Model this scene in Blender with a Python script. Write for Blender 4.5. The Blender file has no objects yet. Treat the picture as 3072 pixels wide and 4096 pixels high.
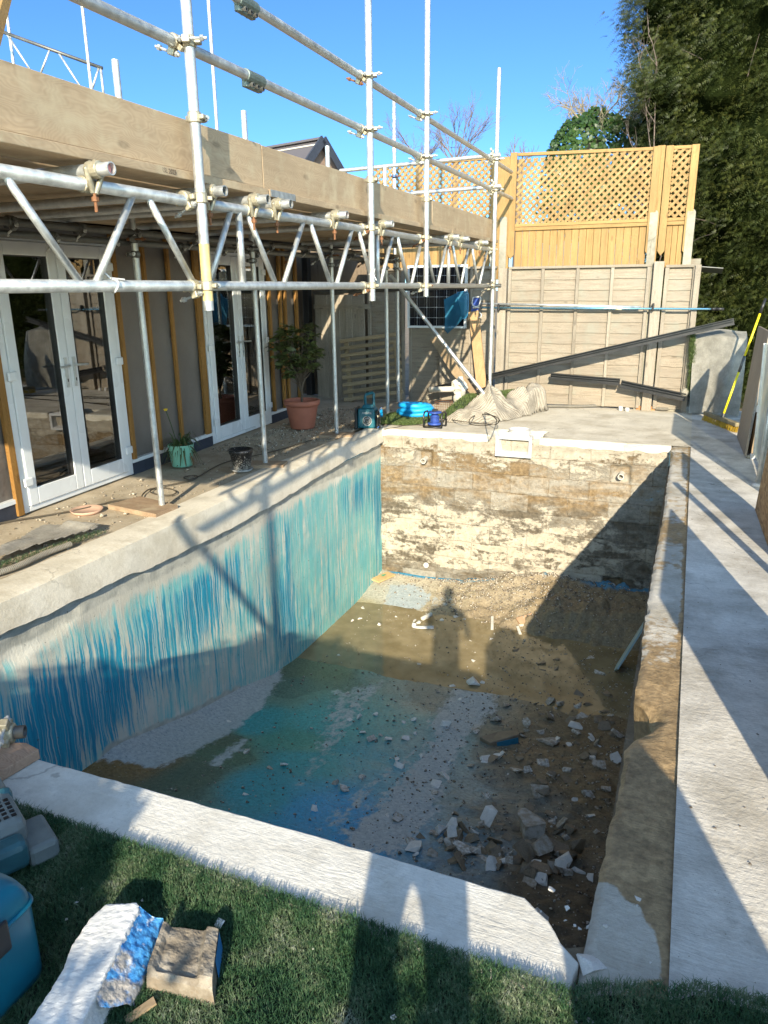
import bpy, bmesh, math, random
import numpy as np
from mathutils import Vector, Matrix, noise as mnoise
from math import radians, sin, cos, pi, atan2, sqrt
S = bpy.context.scene
COL = S.collection

# ------------------------------------------------------------- camera, sky, sun, exposure
def _u(v):
    v = np.array(v, float); return v / np.linalg.norm(v)
CX, CY = 1536.0, 2048.0
VZ = np.array([1640., 12000.]); VY = np.array([2790., 1140.])
FPX = sqrt(-float(np.dot(VZ - [CX, CY], VY - [CX, CY])))
ey = _u([VY[0] - CX, -(VY[1] - CY), -FPX]); ez = -_u([VZ[0] - CX, -(VZ[1] - CY), -FPX]); ex = np.cross(ey, ez)
RC = np.stack([ex, ey, ez]); CAMP = np.array([0, 0, 1.65])
cam = bpy.data.cameras.new('camera'); camo = bpy.data.objects.new('camera', cam); COL.objects.link(camo)
M4 = Matrix.Identity(4)
for i in range(3):
    for j in range(3): M4[i][j] = RC[i, j]
    M4[i][3] = CAMP[i]
camo.matrix_world = M4
cam.sensor_fit = 'VERTICAL'; cam.sensor_height = 24; cam.sensor_width = 18; cam.lens = 24 * FPX / 4096
cam.clip_start = .05; cam.clip_end = 2000
S.camera = camo
SUN = _u([-1, 3.45, -1.45])                       # direction the light travels
EL = math.asin(-SUN[2]); AZ = atan2(-SUN[0], -SUN[1])
w = bpy.data.worlds.new('World'); S.world = w; w.use_nodes = True
nt = w.node_tree; bg = nt.nodes['Background']
sky = nt.nodes.new('ShaderNodeTexSky'); sky.sky_type = 'NISHITA'; sky.sun_disc = False
sky.sun_elevation = EL; sky.sun_rotation = AZ; sky.air_density = .8; sky.dust_density = .0; sky.ozone_density = 2.5; sky.altitude = 800
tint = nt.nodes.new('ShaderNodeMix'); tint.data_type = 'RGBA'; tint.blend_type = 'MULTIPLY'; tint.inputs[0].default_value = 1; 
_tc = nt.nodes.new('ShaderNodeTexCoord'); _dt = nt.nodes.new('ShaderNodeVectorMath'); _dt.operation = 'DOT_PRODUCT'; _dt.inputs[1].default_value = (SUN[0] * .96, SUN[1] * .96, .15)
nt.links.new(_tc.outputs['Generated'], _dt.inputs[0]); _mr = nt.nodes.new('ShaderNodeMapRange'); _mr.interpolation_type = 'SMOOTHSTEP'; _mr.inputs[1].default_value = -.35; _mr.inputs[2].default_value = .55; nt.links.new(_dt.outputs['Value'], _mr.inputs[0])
_mx = nt.nodes.new('ShaderNodeMix'); _mx.data_type = 'RGBA'; _mx.inputs[6].default_value = (2.5, 2.15, 1.65, 1); _mx.inputs[7].default_value = (.26, .43, .61, 1)   # sky brightened on the sun's side as added fill for the shade, clear blue away from it
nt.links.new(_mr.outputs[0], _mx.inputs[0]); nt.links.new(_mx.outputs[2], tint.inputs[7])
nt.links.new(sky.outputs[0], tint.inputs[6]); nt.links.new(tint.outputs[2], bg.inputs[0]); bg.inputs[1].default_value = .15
sl = bpy.data.lights.new('sun', 'SUN'); sl.energy = 3.9; sl.angle = radians(.5); sl.color = (1, .89, .69)
slo = bpy.data.objects.new('sun', sl); COL.objects.link(slo)
slo.rotation_euler = Vector(SUN).to_track_quat('-Z', 'Y').to_euler()
S.view_settings.view_transform = 'Standard'; S.view_settings.look = 'None'; S.view_settings.gamma = 1
S.view_settings.use_curve_mapping = False; S.view_settings.exposure = 1.36
S.cycles.max_bounces = 6; S.cycles.transparent_max_bounces = 12

# ------------------------------------------------------------- survey helpers: picture point -> point on a real plane
DD = 3072 / 1659
def ray(px, py): return RC @ np.array([px - CX, -(py - CY), -FPX])
def PZ(px, py, z=0): r = ray(px, py); return CAMP + (z - CAMP[2]) / r[2] * r
def PX(px, py, x): r = ray(px, py); return CAMP + (x - CAMP[0]) / r[0] * r
def PY(px, py, y): r = ray(px, py); return CAMP + (y - CAMP[1]) / r[1] * r
def PP(px, py, x0, k, y0):                        # plane x = x0 + k (y - y0)
    r = ray(px, py); return CAMP + r * ((x0 - k * y0) / (r[0] - k * r[1]))
def DP(px, py, d): return CAMP + ray(px, py) / FPX * d
def xs(y, off=0): return -2.2 - .03 * (y - 3.5) + off    # line of the front scaffold
def xw(y): return -4.69 - .0591 * (y - 4.1)              # line of the house wall
def PS(px, py, off=0): return PP(px, py, -2.2 + off, -.03, 3.5)
def PW(px, py, off=0): return PP(px, py, -4.69 + off, -.0591, 4.1)

# ------------------------------------------------------------- mesh helpers
rng = np.random.default_rng(7); random.seed(7)
def fbm(x, y, s=1.0, o=4, seed=0):
    x = np.asarray(x, float) * s; y = np.asarray(y, float) * s; t = 0; a = .5
    for k in range(o):
        xi = np.floor(x).astype(int); yi = np.floor(y).astype(int); fx = x - xi; fy = y - yi
        fx = fx * fx * (3 - 2 * fx); fy = fy * fy * (3 - 2 * fy)
        def h(i, j):
            n = (i * 374761393 + j * 668265263 + (seed + k * 17) * 144664817) & 0x7fffffff
            n = ((n ^ (n >> 13)) * 1274126177) & 0x7fffffff
            return ((n ^ (n >> 16)) & 0xffff) / 65535.0
        t = t + a * ((h(xi, yi) * (1 - fx) + h(xi + 1, yi) * fx) * (1 - fy) + (h(xi, yi + 1) * (1 - fx) + h(xi + 1, yi + 1) * fx) * fy)
        x = x * 2.03 + 5.1; y = y * 2.03 + 3.7; a *= .5
    return t
class MB:
    def __init__(s): s.v = []; s.f = []
    def add(s, vs, fs):
        n = len(s.v); s.v += [tuple(map(float, p)) for p in vs]; s.f += [tuple(i + n for i in f) for f in fs]; return s
    def hexa(s, p):   # 8 corners: bottom 4 ccw, top 4
        return s.add(p, [(3, 2, 1, 0), (4, 5, 6, 7), (0, 1, 5, 4), (1, 2, 6, 5), (2, 3, 7, 6), (3, 0, 4, 7)])
    def box(s, lo, hi):
        (a, b, c), (d, e, f) = lo, hi
        return s.hexa([(a, b, c), (d, b, c), (d, e, c), (a, e, c), (a, b, f), (d, b, f), (d, e, f), (a, e, f)])
    def bar(s, p0, p1, w, t, up=(0, 0, 1)):   # board from p0 to p1: width w across, thickness t along `up`
        p0 = np.array(p0, float); p1 = np.array(p1, float); d = _u(p1 - p0); u = np.array(up, float); u = _u(u - d * np.dot(u, d)); c = np.cross(d, u)
        q = []
        for k in (-.5, .5):
            for (p, sg) in ((p0, -.5), (p1, -.5), (p1, .5), (p0, .5)): q.append(p + c * w * sg + u * t * k)
        return s.hexa(q)
    def tube(s, p0, p1, r, n=12, r2=None, cap=True): return s.path([p0, p1], r, n, cap, [r, r if r2 is None else r2])
    def path(s, pts, r, n=8, cap=True, rs=None, closed=False):
        P = [np.array(p, float) for p in pts]; m = len(P); rings = []; ref = None
        for i in range(m):
            t = _u((P[(i + 1) % m] if (closed or i < m - 1) else P[i]) - (P[i - 1] if (closed or i > 0) else P[i]))
            if ref is None:
                ref = np.array([0, 0, 1.]) if abs(t[2]) < .9 else np.array([1., 0, 0])
            u = _u(np.cross(t, ref)); v = np.cross(u, t); ref = v if m > 2 else ref
            rr = rs[i] if rs is not None else r
            rings.append([P[i] + rr * (cos(2 * pi * k / n) * u + sin(2 * pi * k / n) * v) for k in range(n)])
        fs = []
        for i in range(m if closed else m - 1):
            j = (i + 1) % m
            for k in range(n): fs.append((i * n + k, i * n + (k + 1) % n, j * n + (k + 1) % n, j * n + k))
        if cap and not closed: fs += [tuple(range(n))[::-1], tuple((m - 1) * n + k for k in range(n))]
        return s.add([p for r_ in rings for p in r_], fs)
    def pipe(s, p0, p1, r, ri, n=16):   # hollow tube
        a, b = np.array(p0, float), np.array(p1, float); d = _u(b - a); ref = np.array([0, 0, 1.]) if abs(d[2]) < .9 else np.array([1., 0, 0])
        u = _u(np.cross(d, ref)); v = np.cross(u, d); V = []
        for (p, q) in ((a, r), (b, r), (b, ri), (a, ri)): V += [p + q * (cos(2 * pi * k / n) * u + sin(2 * pi * k / n) * v) for k in range(n)]
        F = []
        for i in range(4):
            j = (i + 1) % 4
            for k in range(n): F.append((i * n + k, i * n + (k + 1) % n, j * n + (k + 1) % n, j * n + k))
        return s.add(V, F)
    def lathe(s, prof, c=(0, 0, 0), n=32):
        V = []; F = []; m = len(prof)
        for (r, z) in prof: V += [(c[0] + r * cos(2 * pi * k / n), c[1] + r * sin(2 * pi * k / n), c[2] + z) for k in range(n)]
        for i in range(m - 1):
            for k in range(n): F.append((i * n + k, i * n + (k + 1) % n, (i + 1) * n + (k + 1) % n, (i + 1) * n + k))
        return s.add(V, F)
    def prism(s, poly, z0, z1):  # poly ccw from above: list of (x,y)
        n = len(poly); V = [(p[0], p[1], z0) for p in poly] + [(p[0], p[1], z1) for p in poly]
        F = [tuple(range(n))[::-1], tuple(range(n, 2 * n))] + [(i, (i + 1) % n, n + (i + 1) % n, n + i) for i in range(n)]
        return s.add(V, F)
    def sphere(s, c, r, n=10, sc=(1, 1, 1)):
        V = []; F = []
        for i in range(n + 1):
            a = pi * i / n
            for k in range(2 * n): V.append((c[0] + r * sc[0] * sin(a) * cos(pi * k / n), c[1] + r * sc[1] * sin(a) * sin(pi * k / n), c[2] + r * sc[2] * cos(a)))
        for i in range(n):
            for k in range(2 * n): F.append((i * 2 * n + k, (i + 1) * 2 * n + k, (i + 1) * 2 * n + (k + 1) % (2 * n), i * 2 * n + (k + 1) % (2 * n)))
        return s.add(V, F)
    def build(s, name, mat, parent=None, smooth=False, bevel=0, **kw):
        v = np.array(s.v, float); return mesh_obj(name, v, s.f, mat, parent, smooth, bevel, **kw)
def mesh_obj(name, v, f, mat, parent=None, smooth=False, bevel=0, base=None, attrs=None):
    v = np.array(v, float)
    if base is None:
        lo, hi = v.min(0), v.max(0); base = np.array([(lo[0] + hi[0]) / 2, (lo[1] + hi[1]) / 2, lo[2]])
    me = bpy.data.meshes.new(name)
    if isinstance(f, np.ndarray):
        me.vertices.add(len(v)); me.vertices.foreach_set('co', (v - base).astype(np.float32).ravel())
        k = f.shape[1]; me.loops.add(f.size); me.loops.foreach_set('vertex_index', f.ravel().astype(np.int32))
        me.polygons.add(len(f)); me.polygons.foreach_set('loop_start', np.arange(0, f.size, k, dtype=np.int32))
        me.update(calc_edges=True); me.validate()
    else:
        me.from_pydata([tuple(p) for p in (v - base)], [], f); me.update()
    if attrs:
        for k, a in attrs.items():
            a = np.asarray(a, np.float32)
            at = me.attributes.new(k, 'FLOAT_COLOR', 'POINT')
            at.data.foreach_set('color', np.concatenate([a, np.ones((len(a), 1), np.float32)], 1).ravel())
    if mat: me.materials.append(mat)
    if smooth: me.polygons.foreach_set('use_smooth', [True] * len(me.polygons))
    o = bpy.data.objects.new(name, me); COL.objects.link(o)
    if parent: o.parent = parent; o.location = Vector(base) - world_loc(parent)
    else: o.location = base
    if bevel:
        b = o.modifiers.new('bevel', 'BEVEL'); b.width = bevel; b.segments = 2; b.limit_method = 'ANGLE'; b.angle_limit = radians(40)
    return o
def world_loc(o):
    l = Vector(o.location)
    while o.parent: o = o.parent; l += Vector(o.location)
    return l
def grid_obj(name, V, mat, parent=None, smooth=True, attrs=None, flip=False):   # V: (ny,nx,3)
    ny, nx = V.shape[:2]; i = np.arange(ny * nx).reshape(ny, nx)
    f = np.stack([i[:-1, :-1], i[:-1, 1:], i[1:, 1:], i[1:, :-1]], -1).reshape(-1, 4)
    if flip: f = f[:, ::-1]
    at = {k: a.reshape(-1, 3) for k, a in attrs.items()} if attrs else None
    return mesh_obj(name, V.reshape(-1, 3), f, mat, parent, smooth, attrs=at)
def tag(o, label=None, cat=None, group=None, kind=None):
    if label: o['label'] = label
    if cat: o['category'] = cat
    if group: o['group'] = group
    if kind: o['kind'] = kind
    return o
def empty(name, loc, label, cat, group=None):
    o = bpy.data.objects.new(name, None); COL.objects.link(o); o.location = Vector(loc); o.empty_display_size = .1
    return tag(o, label, cat, group)
def text(s, size, mat, name, M, parent=None, depth=.001):
    cu = bpy.data.curves.new('t', 'FONT'); cu.body = s; cu.size = size; cu.extrude = depth; cu.align_x = 'CENTER'; cu.align_y = 'CENTER'
    to = bpy.data.objects.new('t', cu); COL.objects.link(to)
    me = bpy.data.meshes.new_from_object(to.evaluated_get(bpy.context.evaluated_depsgraph_get()))
    bpy.data.objects.remove(to); me.transform(M); me.name = name
    v = np.array([q.co[:] for q in me.vertices]); f = [tuple(p.vertices) for p in me.polygons]
    return mesh_obj(name, v, f, mat, parent)
def sdf(x, y, poly):   # signed distance to polygon, negative inside
    x = np.asarray(x, float); y = np.asarray(y, float); d = np.full(x.shape, 1e9); ins = np.zeros(x.shape, bool); n = len(poly)
    for i in range(n):
        ax, ay = poly[i][:2]; bx, by = poly[(i + 1) % n][:2]
        t = np.clip(((x - ax) * (bx - ax) + (y - ay) * (by - ay)) / ((bx - ax) ** 2 + (by - ay) ** 2 + 1e-12), 0, 1)
        d = np.minimum(d, np.hypot(x - ax - t * (bx - ax), y - ay - t * (by - ay)))
        c = ((ay > y) != (by > y)) & (x < (bx - ax) * (y - ay) / (by - ay + 1e-12) + ax); ins ^= c
    return np.where(ins, -d, d)
def sstep(a, b, x): t = np.clip((x - a) / (b - a), 0, 1); return t * t * (3 - 2 * t)

def esplit(o, a=32):
    m = o.modifiers.new('es', 'EDGE_SPLIT'); m.split_angle = radians(a); return o
# ------------------------------------------------------------- material helpers
class Mt:
    def __init__(s, name):
        s.m = bpy.data.materials.new(name); s.m.use_nodes = True; s.t = s.m.node_tree; s.t.nodes.clear()
        s.o = s.t.nodes.new('ShaderNodeOutputMaterial'); s.b = s.t.nodes.new('ShaderNodeBsdfPrincipled'); s.t.links.new(s.b.outputs[0], s.o.inputs[0])
        s._p = s._ob = None
    def put(s, sock, v):
        if isinstance(v, bpy.types.NodeSocket): s.t.links.new(v, sock)
        elif isinstance(v, (tuple, list)):
            v = tuple(v); n = len(sock.default_value); sock.default_value = (v + (1,))[:n] if len(v) < n else v[:n]
        else:
            try: sock.default_value = v
            except Exception: sock.default_value = (v, v, v, 1)[:len(sock.default_value)]
    def n(s, typ, ins=None, **pr):
        nd = s.t.nodes.new('ShaderNode' + typ)
        for k, v in pr.items(): setattr(nd, k, v)
        for k, v in (ins or {}).items(): s.put(nd.inputs[k], v)
        return nd
    @property
    def pos(s):
        if not s._p: s._p = s.n('NewGeometry').outputs['Position']
        return s._p
    @property
    def obj(s):
        if not s._ob: s._ob = s.n('TexCoord').outputs['Object']
        return s._ob
    @property
    def rnd(s): return s.n('ObjectInfo').outputs['Random']
    def mp(s, v, sc=(1, 1, 1), loc=(0, 0, 0), rot=(0, 0, 0)): return s.n('Mapping', {'Vector': v, 'Scale': sc, 'Location': loc, 'Rotation': rot}).outputs[0]
    def ns(s, v, scale=5, det=4, rough=.55, dist=0): return s.n('TexNoise', {'Vector': v, 'Scale': scale, 'Detail': det, 'Roughness': rough, 'Distortion': dist}).outputs[0]
    def vo(s, v, scale=5, feature='F1', out=0): return s.n('TexVoronoi', {'Vector': v, 'Scale': scale}, feature=feature).outputs[out]
    def xyz(s, v): return s.n('SeparateXYZ', {0: v}).outputs
    def cmb(s, x, y, z): return s.n('CombineXYZ', {0: x, 1: y, 2: z}).outputs[0]
    def rp(s, f, stops, interp='LINEAR'):
        nd = s.n('ValToRGB', {0: f}); cr = nd.color_ramp; cr.interpolation = interp
        while len(cr.elements) < len(stops): cr.elements.new(.5)
        for e, (p, c) in zip(cr.elements, stops):
            e.position = p; e.color = (c, c, c, 1) if not isinstance(c, (tuple, list)) else tuple(c) + (1,)
        return nd.outputs[0]
    def mx(s, f, a, b, blend='MIX'):
        nd = s.n('Mix', data_type='RGBA', blend_type=blend); s.put(nd.inputs[0], f); s.put(nd.inputs[6], a); s.put(nd.inputs[7], b); return nd.outputs[2]
    def ma(s, op, a, b=0, c=0): return s.n('Math', {0: a, 1: b, 2: c}, operation=op).outputs[0]
    def mr(s, v, a, b, c=0, d=1): return s.n('MapRange', {0: v, 1: a, 2: b, 3: c, 4: d}).outputs[0]
    def at(s, name): return s.n('Attribute', attribute_name=name).outputs['Color']
    def bump(s, h, st=.5, d=.01, nrm=None):
        nd = s.n('Bump', {'Strength': st, 'Distance': d, 'Height': h})
        if nrm: s.put(nd.inputs['Normal'], nrm)
        return nd.outputs[0]
    def fin(s, col, rough=.8, nrm=None, metal=0, spec=.5, **kw):
        s.put(s.b.inputs['Base Color'], col); s.put(s.b.inputs['Roughness'], rough); s.put(s.b.inputs['Metallic'], metal); s.put(s.b.inputs['Specular IOR Level'], spec)
        if nrm: s.put(s.b.inputs['Normal'], nrm)
        for k, v in kw.items(): s.put(s.b.inputs[k], v)
        return s.m
def plain(name, col, rough=.6, metal=0, var=.25, scale=30, spec=.5, bump=.15, bd=.003):
    m = Mt(name); a = m.ns(m.obj, scale, 4); b = m.ns(m.obj, scale * .15, 3)
    f = m.ma('ADD', m.ma('MULTIPLY', a, .5), m.ma('MULTIPLY', b, .5))
    c = m.rp(f, [(.3, tuple(x * (1 - var) for x in col)), (.7, tuple(min(1, x * (1 + var)) for x in col))])
    return m.fin(c, m.mr(b, .3, .7, max(0, rough - .1), min(1, rough + .1)), m.bump(a, bump, bd), metal, spec)
def wood(name, c1, c2, axis=0, rough=.75, ring=30, dirt=None, knots=True, cell=None):
    """grain running along the object's `axis`"""
    m = Mt(name); sc = [1, 1, 1]; sc[axis] = .06
    off = m.n('VectorMath', {0: m.obj, 1: m.ma('MULTIPLY', m.rnd, 37.0)}, operation='ADD').outputs[0]
    off2 = m.n('VectorMath', {0: m.pos, 1: off}, operation='ADD').outputs[0] if False else off
    v = m.mp(off2, sc)
    warp = m.ns(m.mp(off2, [x * (1 if i != axis else 6) for i, x in enumerate(sc)]), 4, 3)
    g = m.ns(v, ring, 6, .65, .4); wv = m.n('TexWave', {'Vector': m.n('VectorMath', {0: v, 1: m.ma('MULTIPLY', warp, .35)}, operation='ADD').outputs[0], 'Scale': ring * .9, 'Distortion': 2, 'Detail': 3}, bands_direction='DIAGONAL').outputs[1]
    f = m.ma('ADD', m.ma('MULTIPLY', g, .82), m.ma('MULTIPLY', wv, .18))
    c = m.rp(f, [(.25, c1), (.75, c2)])
    big = m.ns(off2, 3, 3); c = m.mx(m.mr(big, .35, .75, 0, .45), c, tuple(x * .6 for x in c1))
    c = m.mx(.25, c, m.mx(m.rnd, tuple(x * .75 for x in c1), c2))
    if cell:
        cw = m.n('TexWhiteNoise', {'W': m.ma('FLOOR', m.ma('DIVIDE', m.xyz(m.pos)[cell[0]], cell[1]))}, noise_dimensions='1D').outputs[0]; c = m.mx(m.mr(cw, 0, 1, 0, .55), c, tuple(x * .55 for x in c2)); c = m.mx(m.mr(m.ns(m.mp(m.pos, sc), 60, 4), .55, .7, 0, .5), c, tuple(x * .55 for x in c1))
    if knots:
        sk = [7, 7, 7]; sk[axis] = 2.6
        k = m.vo(m.mp(off2, sk), 1.0); c = m.mx(m.mr(k, .07, .13, .4, 0), c, tuple(x * .28 for x in c1))
    if dirt: c = m.mx(m.mr(m.ns(off2, 6, 5), .5, .7, 0, .7), c, dirt)
    return m.fin(c, rough, m.bump(f, .35, .002), spec=.3)
# ============================================================= MATERIALS
def concrete(name, c1, c2, broom=None, rough=.85, attr=None, stain=(.27, .19, .10), bd=.006):
    m = Mt(name); p = m.pos
    a = m.ns(p, 3, 6, .6); b = m.ns(p, 45, 4, .6); sp = m.ns(p, 140, 2)
    h = b
    if broom is not None:
        sc = [1, 1, 1]; sc[broom] = .12
        br = m.ns(m.mp(p, sc), 60, 5, .65, 1.2); patch = m.mr(m.ns(p, 1.7, 4), .35, .7, .15, .75); h = m.ma('ADD', m.ma('MULTIPLY', b, .6), m.ma('MULTIPLY', br, patch))
    f = m.ma('ADD', m.ma('MULTIPLY', a, .6), m.ma('MULTIPLY', h, .3))
    c = m.rp(f, [(.28, c1), (.62, c2)])
    c = m.mx(m.mr(sp, .62, .75, 0, .35), c, tuple(x * .45 for x in c1))
    c = m.mx(m.mr(m.ns(p, 11, 5, .7), .58, .72, 0, .35), c, tuple(x * .62 for x in c1))
    ck = m.n('TexVoronoi', {'Vector': m.n('VectorMath', {0: p, 1: m.n('VectorMath', {0: m.n('TexNoise', {'Vector': p, 'Scale': 4, 'Detail': 5}).outputs[1], 3: .35}, operation='SCALE').outputs[0]}, operation='ADD').outputs[0], 'Scale': .9}, feature='DISTANCE_TO_EDGE').outputs[0]
    c = m.mx(m.ma('MULTIPLY', m.mr(ck, .002, .006, .5, 0), m.mr(m.ns(p, 1.1, 3), .5, .6)), c, tuple(x * .35 for x in c1))
    c = m.mx(m.mr(m.ns(p, 2.4, 7, .68), .48, .66, 0, .65), c, tuple(x * .72 for x in (c1[0], c1[1] * .95, c1[2] * .85)))
    r = rough
    if attr:
        k = m.xyz(m.at(attr))
        e = m.ma('ADD', k[0], m.ma('MULTIPLY', m.ma('SUBTRACT', m.ns(p, 16, 6, .65), .5), .9))
        e = m.mr(e, .44, .56); st = m.rp(m.ma('ADD', m.ma('MULTIPLY', b, .5), m.ma('MULTIPLY', m.ns(p, 8, 7, .7), .5)), [(.34, tuple(x * .5 for x in stain)), (.5, stain), (.64, tuple(x * 1.55 for x in stain))])
        c = m.mx(e, c, st); r = m.mr(e, 0, 1, rough, .42)
    return m.fin(c, r, m.bump(h, .6, bd), spec=.35)
M = {}
M['deck'] = concrete('deck_concrete', (.34, .315, .27), (.72, .68, .60), 0, bd=.012)
M['strip'] = concrete('strip_concrete', (.34, .31, .25), (.60, .56, .48), 0, attr='mk', bd=.014)
M['white_coping'] = concrete('white_coping', (.50, .475, .42), (.74, .71, .635), 0, bd=.009)
M['coping'] = concrete('cream_coping', (.54, .49, .39), (.76, .70, .58), 1)
M['terrace'] = concrete('terrace_slab', (.33, .27, .19), (.52, .44, .32), bd=.004)
M['far_deck'] = concrete('far_deck', (.46, .41, .32), (.66, .60, .48), 0)
M['earth'] = concrete('earth', (.16, .12, .07), (.30, .24, .16), bd=.02)
M['rubble'] = None
def left_wall_mat():
    m = Mt('painted_pool_wall'); p = m.pos; x, y, z = m.xyz(p); k = m.xyz(m.at('mk'))
    wob = m.ma('MULTIPLY', m.ns(p, 5, 3), .05); yy = m.ma('ADD', y, wob)
    s1 = m.ns(m.cmb(0, m.ma('MULTIPLY', yy, 24), m.ma('MULTIPLY', z, 1.0)), 1, 5, .7)
    s2 = m.ns(m.cmb(3, m.ma('MULTIPLY', yy, 75), m.ma('MULTIPLY', z, .7)), 1, 3, .6)
    s3 = m.ns(m.cmb(7, m.ma('MULTIPLY', yy, 48), m.ma('MULTIPLY', z, 1.1)), 1, 4, .6)
    patch = m.ns(p, 2.2, 5, .6); grit = m.ns(p, 60, 4)
    cream = m.rp(patch, [(.3, (.47, .45, .37)), (.7, (.66, .64, .55))])
    teal = m.rp(m.ns(p, 1.3, 4), [(.3, (.07, .38, .44)), (.7, (.22, .52, .48))])
    blue = m.rp(s3, [(.3, (.006, .16, .28)), (.7, (.02, .33, .46))])
    t = m.ma('ADD', k[1], m.ma('MULTIPLY', m.ma('SUBTRACT', s1, .5), m.mr(patch, .35, .65, .5, 1.9))); t = m.ma('ADD', t, m.ma('MULTIPLY', m.ma('SUBTRACT', m.ns(m.mp(p, (1, 1, .6)), 4.5, 6, .65), .5), .9)); t = m.ma('ADD', t, m.ma('MULTIPLY', m.ma('SUBTRACT', s3, .5), .5))
    c = m.mx(m.mr(t, .36, .66), cream, teal)
    b = m.ma('ADD', k[0], m.ma('MULTIPLY', m.ma('SUBTRACT', s1, .5), 2.2)); b = m.ma('ADD', b, m.ma('MULTIPLY', m.ma('SUBTRACT', s3, .5), 1.2))
    c = m.mx(m.mr(b, .42, .68), c, blue)
    lim = m.ma('SUBTRACT', 1, m.ma('MULTIPLY', k[2], .9))
    dr = m.ma('MULTIPLY', m.mr(s2, .55, .60), m.mr(s1, .2, .45)); c = m.mx(m.ma('MULTIPLY', m.ma('MULTIPLY', dr, m.mr(t, .2, .5)), m.ma('MULTIPLY', lim, .85)), c, (.46, .52, .47))
    dk = m.mr(m.ns(m.cmb(5, m.ma('MULTIPLY', yy, 85), m.ma('MULTIPLY', z, 2.2)), 1, 2), .66, .70); c = m.mx(m.ma('MULTIPLY', m.ma('MULTIPLY', dk, .55), m.mr(t, .36, .66)), c, (.02, .16, .20))
    e = m.ma('ADD', k[2], m.ma('MULTIPLY', m.ma('SUBTRACT', m.ns(p, 7, 6, .65), .5), .9))
    pl = m.rp(m.ns(p, 9, 5), [(.3, (.30, .30, .26)), (.7, (.52, .50, .42))])
    c = m.mx(m.mr(e, .40, .62), c, pl)
    c = m.mx(m.mr(m.ns(p, 35, 3), .68, .72, 0, .6), c, (.05, .06, .05))
    h = m.ma('ADD', m.ma('MULTIPLY', m.ns(p, 14, 5, .6), .7), m.ma('MULTIPLY', grit, .3)); h = m.ma('ADD', h, m.ma('MULTIPLY', dr, .10))
    return m.fin(c, .55, m.bump(h, .5, .009), spec=.4)
def far_wall_mat():
    m = Mt('patched_block_wall'); p = m.pos; x, y, z = m.xyz(p); k = m.xyz(m.at('mk'))
    wx = m.ma('ADD', x, m.ma('MULTIPLY', m.ns(p, 9, 3), .03)); wz = m.ma('ADD', z, m.ma('MULTIPLY', m.ns(p, 7, 3), .03))
    br = m.n('TexBrick', {'Vector': m.cmb(wx, wz, 0), 'Scale': 1, 'Brick Width': .45, 'Row Height': .222, 'Mortar Size': .006, 'Mortar Smooth': .4, 'Color1': (0, 0, 0, 1), 'Color2': (1, 1, 1, 1), 'Mortar': (.5, .5, .5, 1)})
    bc = m.xyz(br.outputs[0])[0]; mort = br.outputs[1]
    n1 = m.ns(m.mp(p, (.7, 1, 1.9)), 3.6, 8, .66, .5); n2 = m.ns(p, 22, 6, .7); n3 = m.ns(m.mp(p, (1, 1, 2.5)), 3.2, 5, .6); grit = m.ns(p, 90, 3)
    brown = m.rp(n2, [(.28, (.095, .066, .036)), (.5, (.19, .13, .066)), (.72, (.31, .22, .115))])
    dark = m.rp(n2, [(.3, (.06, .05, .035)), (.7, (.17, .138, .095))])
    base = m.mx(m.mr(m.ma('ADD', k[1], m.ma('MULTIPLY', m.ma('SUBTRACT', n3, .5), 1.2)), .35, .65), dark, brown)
    grey = m.rp(n2, [(.3, (.22, .205, .17)), (.7, (.38, .355, .30))]); base = m.mx(m.mr(m.ma('ADD', m.ma('MULTIPLY', bc, .2), m.ma('MULTIPLY', n1, 1.0)), .52, .72, 0, .85), base, grey)
    wt = m.rp(m.ns(p, 14, 5), [(.3, (.33, .285, .215)), (.7, (.47, .42, .335))])
    f = m.ma('ADD', k[0], m.ma('MULTIPLY', m.ma('SUBTRACT', n1, .5), 2.0)); f = m.ma('ADD', f, m.ma('MULTIPLY', m.ma('SUBTRACT', n2, .5), .9)); f = m.ma('ADD', f, m.ma('MULTIPLY', m.ma('SUBTRACT', bc, .5), .12))
    c = m.mx(m.mr(f, .42, .60), base, wt)
    bl = m.ma('ADD', k[2], m.ma('MULTIPLY', m.ma('SUBTRACT', n1, .5), 1.4)); bl = m.ma('ADD', bl, m.ma('MULTIPLY', m.ma('SUBTRACT', n2, .5), .8))
    c = m.mx(m.mr(bl, .5, .66, 0, .9), c, m.mx(n2, (.04, .20, .30), (.32, .40, .40)))
    c = m.mx(m.ma('MULTIPLY', mort, m.mr(n2, .42, .62, .0, .45)), c, (.20, .15, .10))
    c = m.mx(m.mr(m.ns(p, 48, 4), .62, .70, 0, .7), c, (.06, .05, .04))
    comb = m.n('TexWave', {'Vector': p, 'Scale': 26, 'Distortion': 3, 'Detail': 2}, bands_direction='Z').outputs[1]
    h = m.ma('ADD', m.ma('MULTIPLY', n1, .5), m.ma('MULTIPLY', n2, .5)); h = m.ma('ADD', h, m.ma('MULTIPLY', m.mr(f, .45, .6), .5)); h = m.ma('SUBTRACT', h, m.ma('MULTIPLY', mort, .4)); h = m.ma('ADD', h, m.ma('MULTIPLY', comb, m.mr(z, -.42, -.2, 0, .18)))
    return m.fin(c, m.mr(f, .47, .58, .55, .85), m.bump(h, .8, .02), spec=.35)
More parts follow.
